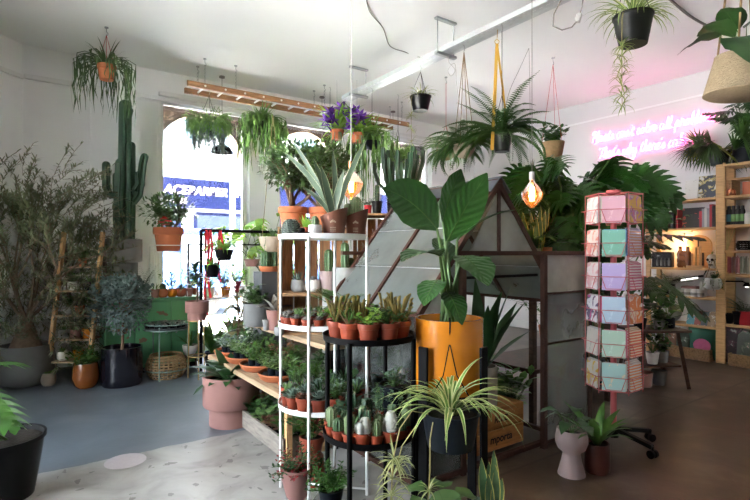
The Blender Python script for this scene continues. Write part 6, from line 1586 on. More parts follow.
# purple vanda orchids hung from the ladder
for px, py, lab, sh in ((337,140,'purple orchid in a hanging terracotta pot, left of the pair',0),(357,143,'purple orchid in a hanging terracotta pot, right of the pair',1)):
    c = P(px, py, 6.1); top = 3.46-c.z+.04; pp, z = potparts('tc', .085, .12, 'tcl', n=24); g = G(); r_ = G(); f = G(); s = G(); h = G()
    straps(g, (0,0,z), 50, .50, .040, (.2,1.3), (.6,1.6), .02, m=7)
    for k in range(14): q = hang_path((0,0,z-.02), .06, U(0,6.28), U(.7,1.5), 8, .5); r_.tube(q, .004, 4)
    pk = V((0,0,z))-RT*.03-FW*.12
    s.tube([(0,0,z), pk*.6+UP*(z*.4+.12), pk+UP*.20], .004, 5)
    for k in range(9):
        cc = pk+UP*U(.02,.26)+RT*U(-.10,.10)+FW*U(-.06,.04)
        for q in range(6):
            a = q*pi/3+U(-.2,.2); small_leaf(f, cc, (RT*cos(a)+UP*sin(a)-FW*.25), .10, .075, W_HEART, 4, .0, .1)
    for k in range(3): a = k*2.1; h.tube([(cos(a)*.085,sin(a)*.085,.115),(0,0,.42),(0,0,top)], .0025, 4)
    single(pp+[('leaves', g, L['bright']), ('aerial_roots', r_, L['trail']), ('flowers', f, L['purple']), ('flower_stalk', s, M['stem']), ('hanger', h, M['galv'])], 'orchid', lab, 'hanging plant', c)
# more trailing greenery around the orchids, hung from the ladder
for px, py, d, f, nm, lab in ((372,150,6.35,p_strands(110,.9,.32,.026,'rhip',50),'hanging_cactus','long trailing strap plant hung from the ladder right of the orchids'),(330,175,6.3,p_strands(80,.45,.25,.026,'rhip',30),'hanging_plant','trailing green plant hanging behind the agave below the orchids'),(398,165,6.6,p_rhipround(260,.26,.36),'hanging_basket','grey green mistletoe cactus hung at the right end of the ladder')):
    hung(px, py, d, 'bowl', .10, .11, 'slateplastic', f, nm, lab, ceil_z=3.5 if d > 6 else ZC, hook=d < 6)
# ------------------------------------------------------------------ shelf behind the rack with glass jar and big cactus
rnd.seed(59)
c = PZ(388, 4.55, 0); c.y = max(c.y, 3.60); 
t = thing('crate_shelf', 'dark wooden crate shelf behind the greenhouse carrying cacti and a glass jar', 'shelf', c, -TH)
SW, SD, SHt = .62, .36, 1.74
for x in (-SW/2, SW/2-.02): g = G(); g.box((x,-SD/2,0),(x+.02,SD/2,SHt-.02)); ob('side_board', g, M['crate'], t, smooth=False)
for z in (.30,.78,1.28,SHt): g = G(); g.box((-SW/2,-SD/2,z-.02),(SW/2,SD/2,z)); ob('shelf_board', g, M['crate'], t, smooth=False)
for k in range(6): x = -SW/2+.03+k*(SW-.06)/6; g = G(); g.box((x,SD/2-.015,.30),(x+.075,SD/2,SHt-.03)); ob('back_slat', g, M['cratev'], t, smooth=False)
def onsh(px, df, z, style, r, h, m, f, nm, lab, cat='potted plant'):
    pp, zz = potparts(style, r, h, m, n=26); return single(pp+f(zz), nm, lab, cat, PZ(px, 4.5+df, z))
onsh(368, -.05, SHt, 'plain', .035, .075, 'red', f_bush(.10,'bluesucc',8,.03,.02), 'potted_succulent', 'small red pot on the crate shelf left of the black pot')
onsh(377, -.06, SHt, 'plain', .05, .11, 'blackplastic', f_col(((0,0,.022,.16),)), 'potted_cactus', 'small column cactus in a square shouldered black pot on the crate shelf', 'cactus')
JG = glassm('ribbed_glass', (.80,.88,.84), .14, .05)
j = PZ(398, 4.56, SHt)
g = G(); g.lathe([(.08,0),(.095,.02),(.105,.06),(.10,.075),(.108,.10),(.10,.115),(.107,.14),(.098,.155),(.103,.18),(.09,.215),(.085,.25),(.09,.26),(.084,.26),(.08,.24),(.085,.2),(.09,.1),(.07,.012),(.0005,.012)], 40)
s = G(); s.lathe([(.068,.013),(.083,.06),(.08,.20),(.0005,.205)], 24)
cg = G(); cs = G()
for k in range(22):
    a = k*2.4; rr = .018+.010*k*.7; b = V((cos(a)*min(rr,.075), sin(a)*min(rr,.075), .19)); h = U(.24,.40); o = b+V((cos(a),sin(a),0))*U(.05,.16)
    p, q = ribbed(cg, [b, b.lerp(o,.7)+UP*h*.35, o+UP*h*.75, o+UP*h], .021, 5, .3); spines(cs, p, q, 5, .009, .05, .0008)
single([('jar', g, JG), ('soil', s, M['soil']), ('cactus_stems', cg, L['euph']), ('spines', cs, L['spine'])], 'potted_cactus', 'many stemmed dark cactus clump in a ribbed glass jar on the crate shelf', 'cactus', j)
onsh(405, -.13, SHt, 'cyl', .05, .09, 'greyc', f_bush(.10,'mid',12,.04,.02), 'potted_plant', 'grey pot at the right end of the crate shelf by the glass jar')
onsh(374, -.1, 1.28, 'bulb', .055, .12, 'greyc', f_ros(.05,'bluesucc'), 'potted_succulent', 'grey pot inside the crate shelf under the black pot')
# pampas plume in a tall vase
c = PZ(386, 4.12, 0); c.y = max(c.y, 3.45)
g = G(); g.lathe([(.06,0),(.075,.04),(.07,.5),(.045,.62),(.05,.66),(.043,.66),(.04,.60),(.0005,.55)], 28); s = G(); pl = G()
for k, (dr, dz) in enumerate(((.0,.95),(-.05,.85),(.05,.88))):
    a = V((0,0,.60)); b = RT*dr+UP*(.62+dz*.5); e = RT*(dr*1.8-.03)+UP*(.62+dz); s.tube([a,b,e], .003, 5)
    for q in range(260):
        u = U(0,1); p = b.lerp(e, u); small_leaf(pl, p, dirv(U(0,6.28), U(.2,1.2)), .085*(1.1-u*.7), .006, W_LANCE, 3, .4)
single([('vase', g, M['greyc']), ('stalks', s, L['straw']), ('plumes', pl, L['pampas'])], 'pampas_grass', 'dusky pink pampas plume in a tall vase behind the greenhouse roof', 'dried flower', c)

# ------------------------------------------------------------------ bench of plants behind the greenhouse, with the big split leaf plant
PB = V((3.95,2.86,0)); 
t = thing('plant_bench', 'tall dark wooden bench carrying the plants behind the greenhouse peak', 'bench', PB)
for x in (-.58,.53):
    for y in (-.30,.26): g = G(); g.box((x,y,0),(x+.045,y+.045,1.26)); ob('leg', g, M['darkwood'], t, smooth=False)
for z in (.45,1.30): g = G(); g.box((-.60,-.32,z-.035),(.60,.32,z)); ob('bench_board', g, M['darkwood'], t, smooth=False, bev=.003)
def onb(px, d, style, r, h, m, f, nm, lab, z=1.30, cat='potted plant'):
    p = PZ(px, d, z); p.x = min(max(p.x, PB.x-.58+r), PB.x+.58-r); p.y = min(max(p.y, PB.y-.30+r), PB.y+.30-r)
    pp, zz = potparts(style, r, h, m, n=28); return single(pp+f(zz), nm, lab, cat, p)
def f_paddles(n, hgt, Ll, w, lm, el=(.9,1.4), prof=W_LANCE, lel=(-.3,.6), r=.004):
    def f(z):
        s = G(); g = G()
        for k in range(n):
            az = k*2.4+U(-.3,.3); nk = V((0,0,z))+dirv(az, U(*el))*hgt*U(.5,1.05); bigleaf(s, g, (0,0,z), nk, nk+dirv(az, U(*lel))*Ll*U(.8,1.1), w*U(.85,1.1), prof=prof, m=8, r=r, sag=.14, fold=.15)
        return [('stems', s, M['stem']), ('leaves', g, L[lm])]
    return f
def f_split(n, hgt, Ll, w, lm, el=(.5,1.35), lobes=7, lel=(-.7,.1), r=.007, gap=.36):
    def f(z):
        s = G(); g = G()
        for k in range(n):
            az = k*2.4+U(-.3,.3); nk = V((0,0,z))+dirv(az, U(*el))*hgt*U(.55,1.1); splitleaf(s, g, (0,0,z), nk, nk+dirv(az, U(*lel))*Ll*U(.8,1.1), w*U(.85,1.1), lobes, r=r, gap=gap, droop=.2)
        return [('stems', s, M['stem']), ('leaves', g, L[lm])]
    return f
onb(541, 4.05, 'plain', .075, .13, 'beige', f_strap(18,.26,.03,'dark',(.7,1.4),(.4,1.3)), 'potted_plant', 'dark strappy plant in a cream pot right of the teardrop bulb')
onb(528, 4.25, 'plain', .085, .15, 'beige', f_bush(.34,'mid',20,.10,.045), 'potted_plant', 'green leafy plant in a cream pot behind the teardrop bulb')
def f_brom(z):
    g = G(); r_ = G(); straps(g, (0,0,z), 24, .38, .045, (.5,1.3), (.5,1.5), .02, m=8); 
    for k in range(5): rb = curve((U(-.01,.01),U(-.01,.01),z), k*1.3, U(1.2,1.5), U(.25,.36), .2, 5); r_.blade(rb, wp((.5,.7,1,.8,.1), .03, 5))
    return [('leaves', g, L['dark']), ('red_bracts', r_, L['redleaf'])]
onb(553, 4.15, 'plain', .08, .14, 'tcl', f_brom, 'bromeliad', 'dark strap leaved bromeliad with red spikes behind the greenhouse')
def f_snake(z):
    g = G()
    for k in range(12): a = k*2.4; g.blade(curve(V((cos(a)*.03,sin(a)*.03,z)), a, U(1.25,1.5), U(.22,.42), -.1, 7), wp((.7,.95,1,.9,.6,.05), .055, 7), side=RT+V((U(-.5,.5),U(-.5,.5),0)), fold=.25)
    return [('leaves', g, L['snake'])]
onb(560, 3.95, 'plain', .07, .08, 'tcb', f_snake, 'snake_plant', 'green snake plant at the bench front above the greenhouse panel')
onb(548, 3.9, 'plain', .07, .08, 'tcl', f_paddles(14,.16,.20,.08,'mid'), 'potted_plant', 'low plant with pale banded leaves above the greenhouse panel')
onb(582, 4.35, 'plain', .16, .28, 'concrete_pot', f_split(22, .62, .46, .42, 'deep', (.45,1.4), 8, (-.6,.15), .009, .5), 'split_leaf_philodendron', 'huge split leaf philodendron spreading behind the card rack', 'potted plant') if False else None
pp, zz = potparts('plain', .17, .30, 'concrete_pot', n=32)
s = G(); g = G(); b = V((0,0,zz))
PHI = []; rnd.seed(5)
for k in range(58):       # leaf necks spread over the right, the top and the front of the clump
    tx = U(-.62,.95); tz = U(-.30,.68)*(1-.35*abs(tx)/.95); r_ = U(.50,.72)
    tx = min(tx, .36) if tz < .12 else tx; nx = tx*.72; PHI.append((nx, max(.08,tz*.75+.22), tx*1.08, tz-.06, U(-.2,.2), U(-.42,.1), U(.36,.50)))
for (nx, nz, tx, tz, nf, tf, w) in PHI:
    nk = b+RT*nx+FW*nf+UP*nz; tp = b+RT*tx+FW*tf+UP*tz
    splitleaf(s, g, b+V((U(-.05,.05),U(-.05,.05),0)), nk, tp, w, 8, side=(tp-nk).cross(FW*.85+UP*U(.1,.7)+RT*U(-.3,.3)), r=.009, gap=.45, droop=.06)
c = PZ(598, 4.30, 1.30); c.x = min(c.x, PB.x+.40); c.y = max(c.y, PB.y-.12)
single(pp+[('stems', s, M['stem']), ('leaves', g, L['deep'])], 'split_leaf_philodendron', 'huge split leaf philodendron spreading behind the card rack', 'potted plant', c)
# tall palm and glossy shrub on the floor behind
for px, d, r, h, f, nm, lab, m in ((560,4.95,.15,.30,None,'parlour_palm','tall thin leaved palm rising behind the greenhouse peak','slateplastic'),(598,5.35,.16,.34,1,'split_leaf_philodendron','second split leaf plant standing on the floor behind the bench','slateplastic')):
    pp, zz = potparts('plain', r, h, m, n=28); s = G(); g = G()
    if f is None:
        for k in range(20): frond(s, g, curve((U(-.05,.05),U(-.05,.05),zz), k*2.4, U(1.15,1.5), U(1.4,2.0), U(.6,1.3), 12, U(-.3,.3)), .26, .030, 26, (.02,.02,.3,.9,1,.9,.7,.4))
        pl = [('stalks', s, M['stem']), ('fronds', g, L['mid'])]
    else: pl = f_split(20, 1.35, .50, .44, 'deep', (.95,1.45), 8, (-.7,.1), .011, .5)(zz)
    single(pp+pl, nm, lab, 'potted plant', PZ(px, d, 0))
pp, zz = potparts('plain', .13, .26, 'tcl', n=28); s = G(); g = G()
for k in range(16): frond(s, g, curve((0,0,zz), k*2.4, U(1.0,1.5), U(.6,.95), U(.9,1.9), 9, U(-.3,.3)), .13, .02, 20)
single(pp+[('stalks', s, M['stem']), ('fronds', g, L['fern'])], 'fern', 'green fern on the lower board of the plant bench', 'potted plant', (PB.x+.1,PB.y,.45))

# ------------------------------------------------------------------ trestle stand right of the card rack
c = PZ(652, 5.25, 0)
t = thing('plant_stand', 'dark splayed wooden plant stand with pots right of the card rack', 'plant stand', c, -TH+.1)
for x, y in ((-.24,-.17),(.24,-.17),(.24,.17),(-.24,.17)):
    g = G(); g.bar((x*1.12,y*1.12,.006),(x*.78,y*.78,.58),.045,.035); ob('leg', g, M['darkwood'], t, smooth=False, bev=.003)
g = G(); g.box((-.29,-.21,.58),(.29,.21,.605)); ob('top_board', g, M['darkwood'], t, smooth=False, bev=.003)
g = G(); g.box((-.22,-.15,.22),(.22,.15,.24)); ob('lower_board', g, M['darkwood'], t, smooth=False, bev=.003)
MT = Matrix.Translation(c) @ Matrix.Rotation(-TH+.1, 4, 'Z')
for x, y, z, stl, r, h, m, f, nm, lab in ((-.17,-.05,.605,'plain',.07,.11,'slateplastic',f_paddles(16,.24,.18,.11,'dark',(.5,1.3),W_HEART),'potted_plant','heart leaved plant at the left of the dark plant stand top'),
   (.02,-.08,.605,'plain',.06,.09,'greyc',f_trail(14,.3,.06,'mid',.06,.045,9),'trailing_plant','trailing heart leaved plant on the dark plant stand top'),
   (.18,.0,.605,'cyl',.065,.10,'slateplastic',f_paddles(12,.18,.16,.13,'mid',(.3,1.3),W_HEART),'potted_plant','round leaved plant at the right of the dark plant stand top'),
   (-.03,-.05,.24,'plain',.065,.12,'whitec',f_paddles(12,.14,.12,.06,'dark'),'potted_plant','dark plant in a white pot on the lower board of the stand'),
   (.12,.0,.24,'plain',.06,.12,'greyc',f_bush(.14,'mid',14,.07,.04),'potted_plant','leafy plant in a grey pot on the lower board of the stand')):
    pp, zz = potparts(stl, r, h, m, n=26); single(pp+f(zz), nm, lab, 'potted plant', MT @ V((x,y,z)))
for x, y, r, h, m, lab in ((-.10,-.02,.085,.15,'pinkpot','empty pinkish pot standing on the floor under the dark plant stand'),(.10,.03,.08,.15,'concrete_pot','empty grey pot standing on the floor under the dark plant stand')):
    pp, zz = potparts('plain', r, h, m, n=26, soil_in=.3); single(pp[:1], 'pot', lab, 'pot', MT @ V((x,y,0)))

# ------------------------------------------------------------------ wall shelving on the right
SXF, SXB = 7.18, 7.52
ya, yb = onX(648, SXF).y, onX(720.5, SXF).y; ye = 1.55
LZs = [.44,.81,1.19,1.72,2.10]
t = thing('shelving_unit', 'long pale pine shelving of books and gifts along the pink lit wall', 'shelf', (SXF,(ya+yb)/2,0))
hy = (ya-yb)/2
for y in (-hy, hy):
    for x in (0,.30): 
        if y == -hy: continue
        g = G(); g.box((x,y-.03,0),(x+.035,y+.03,1.72 if y > 0 else 2.5)); ob('upright', g, M['pine'], t, smooth=False, bev=.003)
for z in LZs: g = G(); g.box((.0,-hy+.055,z-.028),(.335,hy+(.028 if z < 1.6 else .9),z)); ob('shelf_board', g, M['pine'], t, smooth=False, bev=.002)
for x in (0,.30): g = G(); g.box((x,hy+.85,0),(x+.035,hy+.90,2.06)); ob('upright', g, M['pine'], t, smooth=False, bev=.003)
t = thing('shelving_unit', 'tall pale pine shelving unit at the right edge with bottles', 'shelf', (SXF,(yb+ye)/2,0)); h2 = (yb-ye)/2
for y in (-h2, h2):
    for x in (0,.30): g = G(); g.box((x-.01,y-.05,0),(x+.035,y+.05,2.52)); ob('upright', g, M['pine'], t, smooth=False, bev=.003)
TZL = [.50,1.12,1.42,1.74,2.10,2.50]
for z in TZL: g = G(); g.box((.0,-h2+.05,z-.032),(.335,h2-.05,z)); ob('shelf_board', g, M['pine'], t, smooth=False, bev=.002)
g = G(); g.box((.05,-h2+.05,2.30),(.325,h2-.05,2.318)); g.box((.05,h2-.10,2.105),(.325,h2-.08,2.30)); g.bar((.06,h2-.2,2.11),(.06,-h2+.3,2.29),.02,.012); ob('inner_box', g, M['pine'], t, smooth=False)
def sp(px, z, dx=.10): p = onX(px, SXF+dx, z); return p
def bx(name, label, cat, px, z, sz, m, dx=.10, group=None, rz=0.0, tilt=0.0, bev=.002):
    p = sp(px, z, dx); g = G(); d, w, h = sz; g.cbox((0,0,h/2),(d,w,h)); o = ob(name, g, M[m] if isinstance(m, str) else m, None, p, smooth=False, bev=bev); o.rotation_euler = (0, tilt, rz); return tag(o, label, cat, group)
BK_ = mat('book_black', (.018,.016,.018), .4, .2); BKR = mat('book_red', (.42,.02,.03), .4, .1); BKG = mat('book_grey', (.36,.38,.38), .5, .1); BKW = mat('paper_white', (.72,.69,.64), .6, .05)
def cover(base, c1, c2, sc_=18):
    nm = 'cover_%d' % len(_mc); m, n, l, out = nt(nm); col = ramp(n, l, noise(n, l, sc_, 3, None, 1.0), [(.40, base), (.52, c1), (.60, c2)])
    for nd in n:
        if nd.type == 'VALTORGB': nd.color_ramp.interpolation = 'CONSTANT'
    shd(n, l, out, col, .45); _mc[nm] = m; return m
# left unit, from the top board down
Z = LZs[4]
bx('picture_book', 'dark patterned book standing upright on the top shelf by the tall unit', 'book', 708, Z, (.03,.23,.30), cover((.03,.035,.05),(.42,.33,.12),(.55,.55,.52),14), .14, tilt=.12)
bx('framed_print', 'white framed plant print leaning on the top shelf', 'picture', 691, Z, (.02,.16,.27), cover((.72,.70,.66),(.62,.58,.55),(.10,.09,.10),7), .16, tilt=.15)
bx('gift_box', 'pale pink box on the top shelf left of the framed print', 'box', 676, Z, (.10,.12,.10), 'pinkpot', .14); bx('gift_box', 'small red box on the top shelf beside the leaves', 'box', 668, Z, (.09,.09,.12), BKR, .14)
Z = LZs[3]
bx('picture_book', 'black book with red blossoms facing out on the second shelf', 'book', 693, Z, (.03,.26,.27), cover((.02,.018,.02),(.02,.018,.02),(.55,.06,.05),11), .12, tilt=.10)
bx('book', 'slim red book at the left of the black book', 'book', 680, Z, (.18,.03,.25), BKR)
for i, (px, m, h, lab) in enumerate(((703.5,BKR,.21,'short red book right of the black book'),(706,BKG,.24,'first grey book of three in the second shelf row'),(708.4,BKW,.245,'white book between the grey ones in the second shelf row'),(710.8,BKG,.24,'grey book nearest the red book in the second shelf row'),(713.6,BKR,.29,'tall red book at the end of the second shelf row'),(716,BK_,.27,'black book against the tall unit on the second shelf'))): bx('book', lab, 'book', px, Z, (.17,.034,h), m, group='books on the second shelf')
for i, px in enumerate((650,655,660,665,670,675)): bx('book', '%s dark book from the left end of the second shelf' % ORD[i], 'book', px, Z, (.17,.04,.24-.01*(i%3)), BK_ if i % 2 else mat('book_brown', (.14,.06,.03), .5, .2), group='books on the second shelf')
Z = LZs[2]
bx('gift_set', 'black boxed set of small bottles on the third shelf', 'box', 663, Z, (.08,.26,.21), BK_, .08)
for i in range(4):
    p = sp(657.5+i*3.8, Z+.02, .033); g = G(); g.lathe([(.014,0),(.016,.02),(.016,.07),(.006,.09),(.006,.11),(.0005,.11)], 12); o = ob('small_bottle', g, M['greyc'], None, p); tag(o, '%s little bottle from the left against the black gift box' % ORD[i], 'bottle', 'little bottles on the black box')
# glazed lattice vase with round holes
p = sp(684, Z, .10); t = thing('lattice_vase', 'glossy brown vase with round holes on the third shelf', 'vase', p)
for y in (-.045,.045):
    g = G(); g.lathe([(.03,0),(.042,.03),(.036,.06),(.044,.10),(.036,.14),(.044,.18),(.036,.215),(.022,.235),(.022,.28),(.027,.285),(.02,.285),(.0005,.24)], 18, (0,y,0)); ob('bottle_body', g, M['amber'], t)
for z_ in (.05,.125,.20):
    g = G(); g.lathe([(.006,-.012),(.034,-.012),(.036,.0),(.034,.012),(.006,.012)], 14); o = ob('hole_ring', g, M['amber'], t); o.rotation_euler = (0,R(90),0); o.location = (-.03,0,z_)
bx('wooden_tray', 'flat wooden brush tray on the third shelf', 'tray', 697, Z, (.16,.20,.03), 'pine', .10)
for i, (px, h, m) in enumerate(((692,.16,'pine'),(696,.24,'jadep' if False else 'brass'),(700,.26,'pine'),(703,.17,'darkwood'))): bx('brush', '%s upright brush from the left in the wooden tray' % ORD[i], 'brush', px, Z+.03, (.022,.022,h), m, .10, 'brushes in the wooden tray')
p = sp(699, Z, .26); t = thing('arched_board', 'arched pale wood board leaning at the back of the third shelf', 'board', p)
poly = [(-.16,0),(.16,0),(.16,.30)]+[(cos(a)*.16,.30+sin(a)*.14) for a in [k*pi/12 for k in range(1,12)]]+[(-.16,.30)]
g = G(); g.prism(poly, .018, Matrix.Rotation(-pi/2,4,'Z') @ Matrix.Rotation(pi/2,4,'X')); ob('board', g, M['pine'], t, smooth=False)
g = G(); g.bar((-.022,0,.28),(-.022,0,.38),.012,.006); ob('hand', g, M['ink'], t, smooth=False)
p = sp(712, Z, .09); g = G(); g.ell((0,0,.115),.07,.062,.07,14,8); g.lathe([(.035,0),(.04,.03),(.045,.07),(.0005,.075)], 16); e_ = G()
for y in (-.026,.026): e_.ell((-.062,y,.11),.014,.017,.018)
e_.ell((-.066,0,.085),.008,.007,.011)
for y in (-.018,-.006,.006,.018): e_.cbox((-.045,y,.045),(.012,.006,.02))
s = G(); g3 = G(); straps(g3, (0,0,.175), 10, .08, .008, (.6,1.4), (.3,1.2), .01, m=5)
single([('skull', g, M['whitec']), ('dark_hollows', e_, M['ink']), ('leaves', g3, L['greensucc'])], 'skull_planter', 'white skull shaped planter at the right end of the third shelf', 'planter', p)
Z = LZs[1]
for i, (px, h, r, m, lab) in enumerate(((681,.10,.042,'whitec','first white cup from the left on the fourth shelf'),(687.5,.10,.042,'whitec','second white cup from the left on the fourth shelf'),(694,.10,.042,'whitec','third white cup from the left on the fourth shelf'),(700.5,.10,.042,'whitec','white cup nearest the tall unit on the fourth shelf'),(703,.20,.04,'whitec','tall white canister at the back of the fourth shelf'))):
    p, s_, zz = pot('cyl', r, h, n=24, soil_in=.5); o = thing('cup', lab, 'cup', sp(px, Z, .08 if i < 4 else .2), 0, 'cups on the fourth shelf'); ob('cup_body', p, M[m], o); hb = G(); hb.lathe([(r*1.02,h*.2),(r*1.02,h*.55)], 24); ob('dark_band', hb, M['greyc'] if i < 4 else M['whitec'], o)
bx('plate_stack', 'stack of pinkish plates at the back of the fourth shelf', 'plate', 691, Z, (.17,.20,.13), 'pinkpot', .22, bev=.02)
for px, r, h, m, f, lab in ((657,.055,.10,'brass',None,'small brass pot at the left of the fourth shelf'),(665,.05,.08,'slateplastic',f_col(((0,0,.035,.08),)),'green cactus in a dark pot on the fourth shelf'),(672,.045,.12,'greyc',None,'grey cylinder vase on the fourth shelf beside the cups')):
    pp, zz = potparts('plain', r, h, m, n=20, soil_in=.2); single(pp[:1] if f is None else pp+f(zz), 'pot' if f is None else 'potted_cactus', lab, 'pot' if f is None else 'cactus', sp(px, Z, .08))
pp, zz = potparts('plain', .09, .14, 'slateplastic', n=24); s = G(); g = G()
for k in range(14): frond(s, g, curve((0,0,zz), k*2.4, U(.5,1.3), U(.22,.34), U(.6,1.4), 7), .10, .02, 14)
single(pp+[('stalks', s, M['stem']), ('fronds', g, L['dark'])], 'potted_fern', 'dark fern at the back of the fourth shelf above the cups', 'potted plant', sp(668, Z, .23))
# clip lamp
p = sp(690, Z+.26, .05); t = thing('shelf_lamp', 'slim black bar lamp fixed under the third shelf', 'lamp', p)
g = G(); g.bar((0,.22,-.06),(0,-.16,.02),.03,.03); ob('bar', g, M['blackmetal'], t, smooth=False)
g = G(); g.bar((-.017,.10,-.048),(-.017,-.10,-.006),.012,.016); ob('led_strip', g, emis('led_white', (1,.95,.88), 1.2), t, smooth=False)
g = G(); g.tube([(0,-.16,.02),(.05,-.17,.08),(.10,-.16,.11)], .008, 6); ob('arm', g, M['blackmetal'], t)
Z = LZs[0]
p = sp(671, Z, .14); g = G(); g.ell((0,0,.13),.13,.13,.13,18,10); g.v = [q for q in g.v]; o = ob('glass_globe', g, glassm('frosted_globe', (.7,.75,.75), .1, .2, .5, (.6,.62,.62), 3), None, p); tag(o, 'frosted glass globe on the fifth shelf', 'globe')
SEEDS = [((.10,.30,.36),(.55,.50,.45)),((.30,.10,.08),(.55,.48,.40)),((.10,.14,.16),(.50,.30,.25)),((.28,.20,.12),(.60,.55,.45))]
for i, px in enumerate((690,696.5,703,710)):
    for j in range(3): bx('magazine', '%s magazine of the %s leaning stack from left, fifth shelf' % (ORD[j], ORD[i]), 'magazine', px, Z+.003+.0*j, (.012,.10,.20-.008*j), cover(SEEDS[(i+j) % 4][0],SEEDS[(i+j) % 4][1],(.05,.05,.05),16), .06+.035*j, 'magazines on the fifth shelf', tilt=.45)
# crates with compost bags on the floor
for y0, y1, lab in ((yb+.10, ya-.05, 'long low wooden crate of compost bags under the left shelving'), (ye+.1, yb-.10, 'low wooden crate of compost bags under the tall shelving')):
    t = thing('wooden_crate', lab, 'crate', (SXF,(y0+y1)/2,0)); h = (y1-y0)/2
    for x in (-.06,.30): g = G(); g.box((x,-h,.0),(x+.016,h,.15)); ob('side_board', g, M['crate'], t, smooth=False)
    for y in (-h, h-.016): g = G(); g.box((-.044,y,.0),(.30,y+.016,.15)); ob('end_board', g, M['crate'], t, smooth=False)
def bag(px, w, h, m, lab, dx=.08, mark=None):
    p = sp(px, .012, dx); t = thing('compost_bag', lab, 'bag', p); g = G(); nu, nv = 9, 8; vs = []
    for s_ in (-1, 1):
        for j in range(nv+1):
            for i in range(nu+1):
                u, v = i/nu*2-1, j/nv; th = .055*(1-u*u)**.5*(1-abs(v*2-1)**3)**.6 if abs(u) < 1 else 0
                vs.append((s_*th+.02*sin(9*u+5*v)*.3*(1-abs(u)), u*w/2*(1-.06*sin(pi*v)), v*h+.012*sin(5*u)*v))
    fs = []
    for s_ in range(2):
        o_ = s_*(nu+1)*(nv+1)
        for j in range(nv):
            for i in range(nu): a = o_+j*(nu+1)+i; f_ = (a,a+1,a+nu+2,a+nu+1); fs.append(f_ if s_ else f_[::-1])
    g.add(vs, fs); ob('bag', g, m, t)
    if mark is not None: k = G(); k.ell((-.06,0,h*.42),.012,w*.28,w*.24,14,8); ob('printed_flower', k, mark, t)
bag(660, .22, .34, cover((.55,.60,.64),(.62,.62,.60),(.20,.30,.36),9), 'white and blue compost bag in the left floor crate')
bag(672, .22, .36, cover((.16,.08,.05),(.24,.13,.08),(.5,.45,.4),8), 'brown compost bag in the left floor crate')
bag(684, .24, .32, cover((.05,.07,.05),(.10,.14,.10),(.4,.4,.38),9), 'dark bag left of the green bag in the floor crate')
bag(704, .38, .42, mat('bag_green', (.03,.16,.10), .3, .4, 12), 'green compost bag with a pink flower in the left floor crate', .06, mat('bag_pink', (.62,.14,.28), .4, .2, 30))
bag(730, .30, .46, cover((.05,.03,.04),(.11,.05,.07),(.30,.30,.28),8), 'purple black compost bag under the tall shelving'); bag(746, .30, .42, cover((.08,.09,.08),(.13,.15,.12),(.5,.3,.32),8), 'dark grey compost bag at the right under the tall shelving')
# tall unit
Z = TZL[4]
p = sp(731, Z, .09); g = G(); g.lathe([(.05,0),(.055,.01),(.055,.07),(.02,.10),(.016,.14),(.02,.145),(.02,.17),(.0005,.175)], 20); o = ob('spray_bottle', g, M['copper'], None, p); tag(o, 'copper plant mister in the top box of the tall shelving', 'mister')
bx('tin', 'orange tin at the right edge of the tall shelving top', 'tin', 748, Z, (.09,.09,.16), mat('tin_orange', (.58,.15,.06), .4, .1), .08)
Z = TZL[3]
for i, px in enumerate((724.5,729,733.5,738,742.5)):
    p = sp(px, Z, .08); t = thing('bottle', '%s black bottle with a green label from the left on the tall shelving' % ORD[i], 'bottle', p, 0, 'labelled bottles on the tall shelving')
    g = G(); g.lathe([(.028,0),(.03,.01),(.03,.17),(.02,.20),(.02,.235),(.0005,.24)], 18); ob('bottle_body', g, BK_, t); g = G(); g.lathe([(.0305,.04),(.0305,.13)], 18); ob('label', g, mat('label_green', (.20,.42,.14), .5, .3, 20) if i != 1 else mat('label_blue', (.10,.30,.42), .5, .3, 20), t)
p = sp(748, Z, .08); g = G(); g.lathe([(.035,0),(.038,.01),(.038,.12),(.03,.14),(.0005,.145)], 18); o = ob('jar', g, M['whitec'], None, p); tag(o, 'white jar beside the black bottles at the right edge', 'jar')
Z = TZL[2]
wicker('wire_basket', 'small black coiled wire basket at the right of the tall shelving', 'basket', sp(744, Z, .12), .07, .12, M['blackmetal'], 14, 5)
g = G(); 
for k in range(26): a = U(0,6.28); g.tube([(0,0,0),(cos(a)*.02,sin(a)*.05,.14),(cos(a)*.04,sin(a)*.09,.26)], .003, 4)
o = ob('dried_bunch', g, L['straw'], None, sp(727, Z, .15)); tag(o, 'bunch of dried straw stems standing in the tall shelving', 'dried flower')
Z = TZL[1]
for i, (px, m, lab) in enumerate(((729,(.55,.12,.16),'red'),(733.5,(.62,.40,.42),'pale pink'),(738,(.60,.22,.26),'rose'),(742,(.42,.50,.40),'pale green'),(746,(.48,.52,.45),'grey green'))):
    p = sp(px, Z, .08); g = G()
    for k in range(7): y = -.022+k*.007; g.cbox((U(-.02,.02),y,.10+U(-.01,.01)),(.012,.006,.20+U(-.02,.02)))
    o = ob('incense_bundle', g, mat('incense_%d' % i, m, .6, .15), None, p+UP*.02, smooth=False); tag(o, 'bundle of %s incense packets standing on the tall shelving' % lab, 'incense')
p = sp(747, Z-.11, .02); t = thing('spot_lamp', 'small black lamp with a bright bulb at the right edge', 'lamp', p); g = G(); g.tube([(.0,.32,.02),(0,.05,.03),(0,0,.01)], .009, 8); ob('arm', g, M['blackmetal'], t); g = G(); g.lathe([(.045,-.03),(.02,.02),(.0005,.022)], 16); ob('shade', g, M['blackmetal'], t); g = G(); g.ell((0,0,-.022),.026,.026,.02); ob('bulb', g, emis('led_white', (1,.95,.88), 1.2), t)
Z = TZL[0]
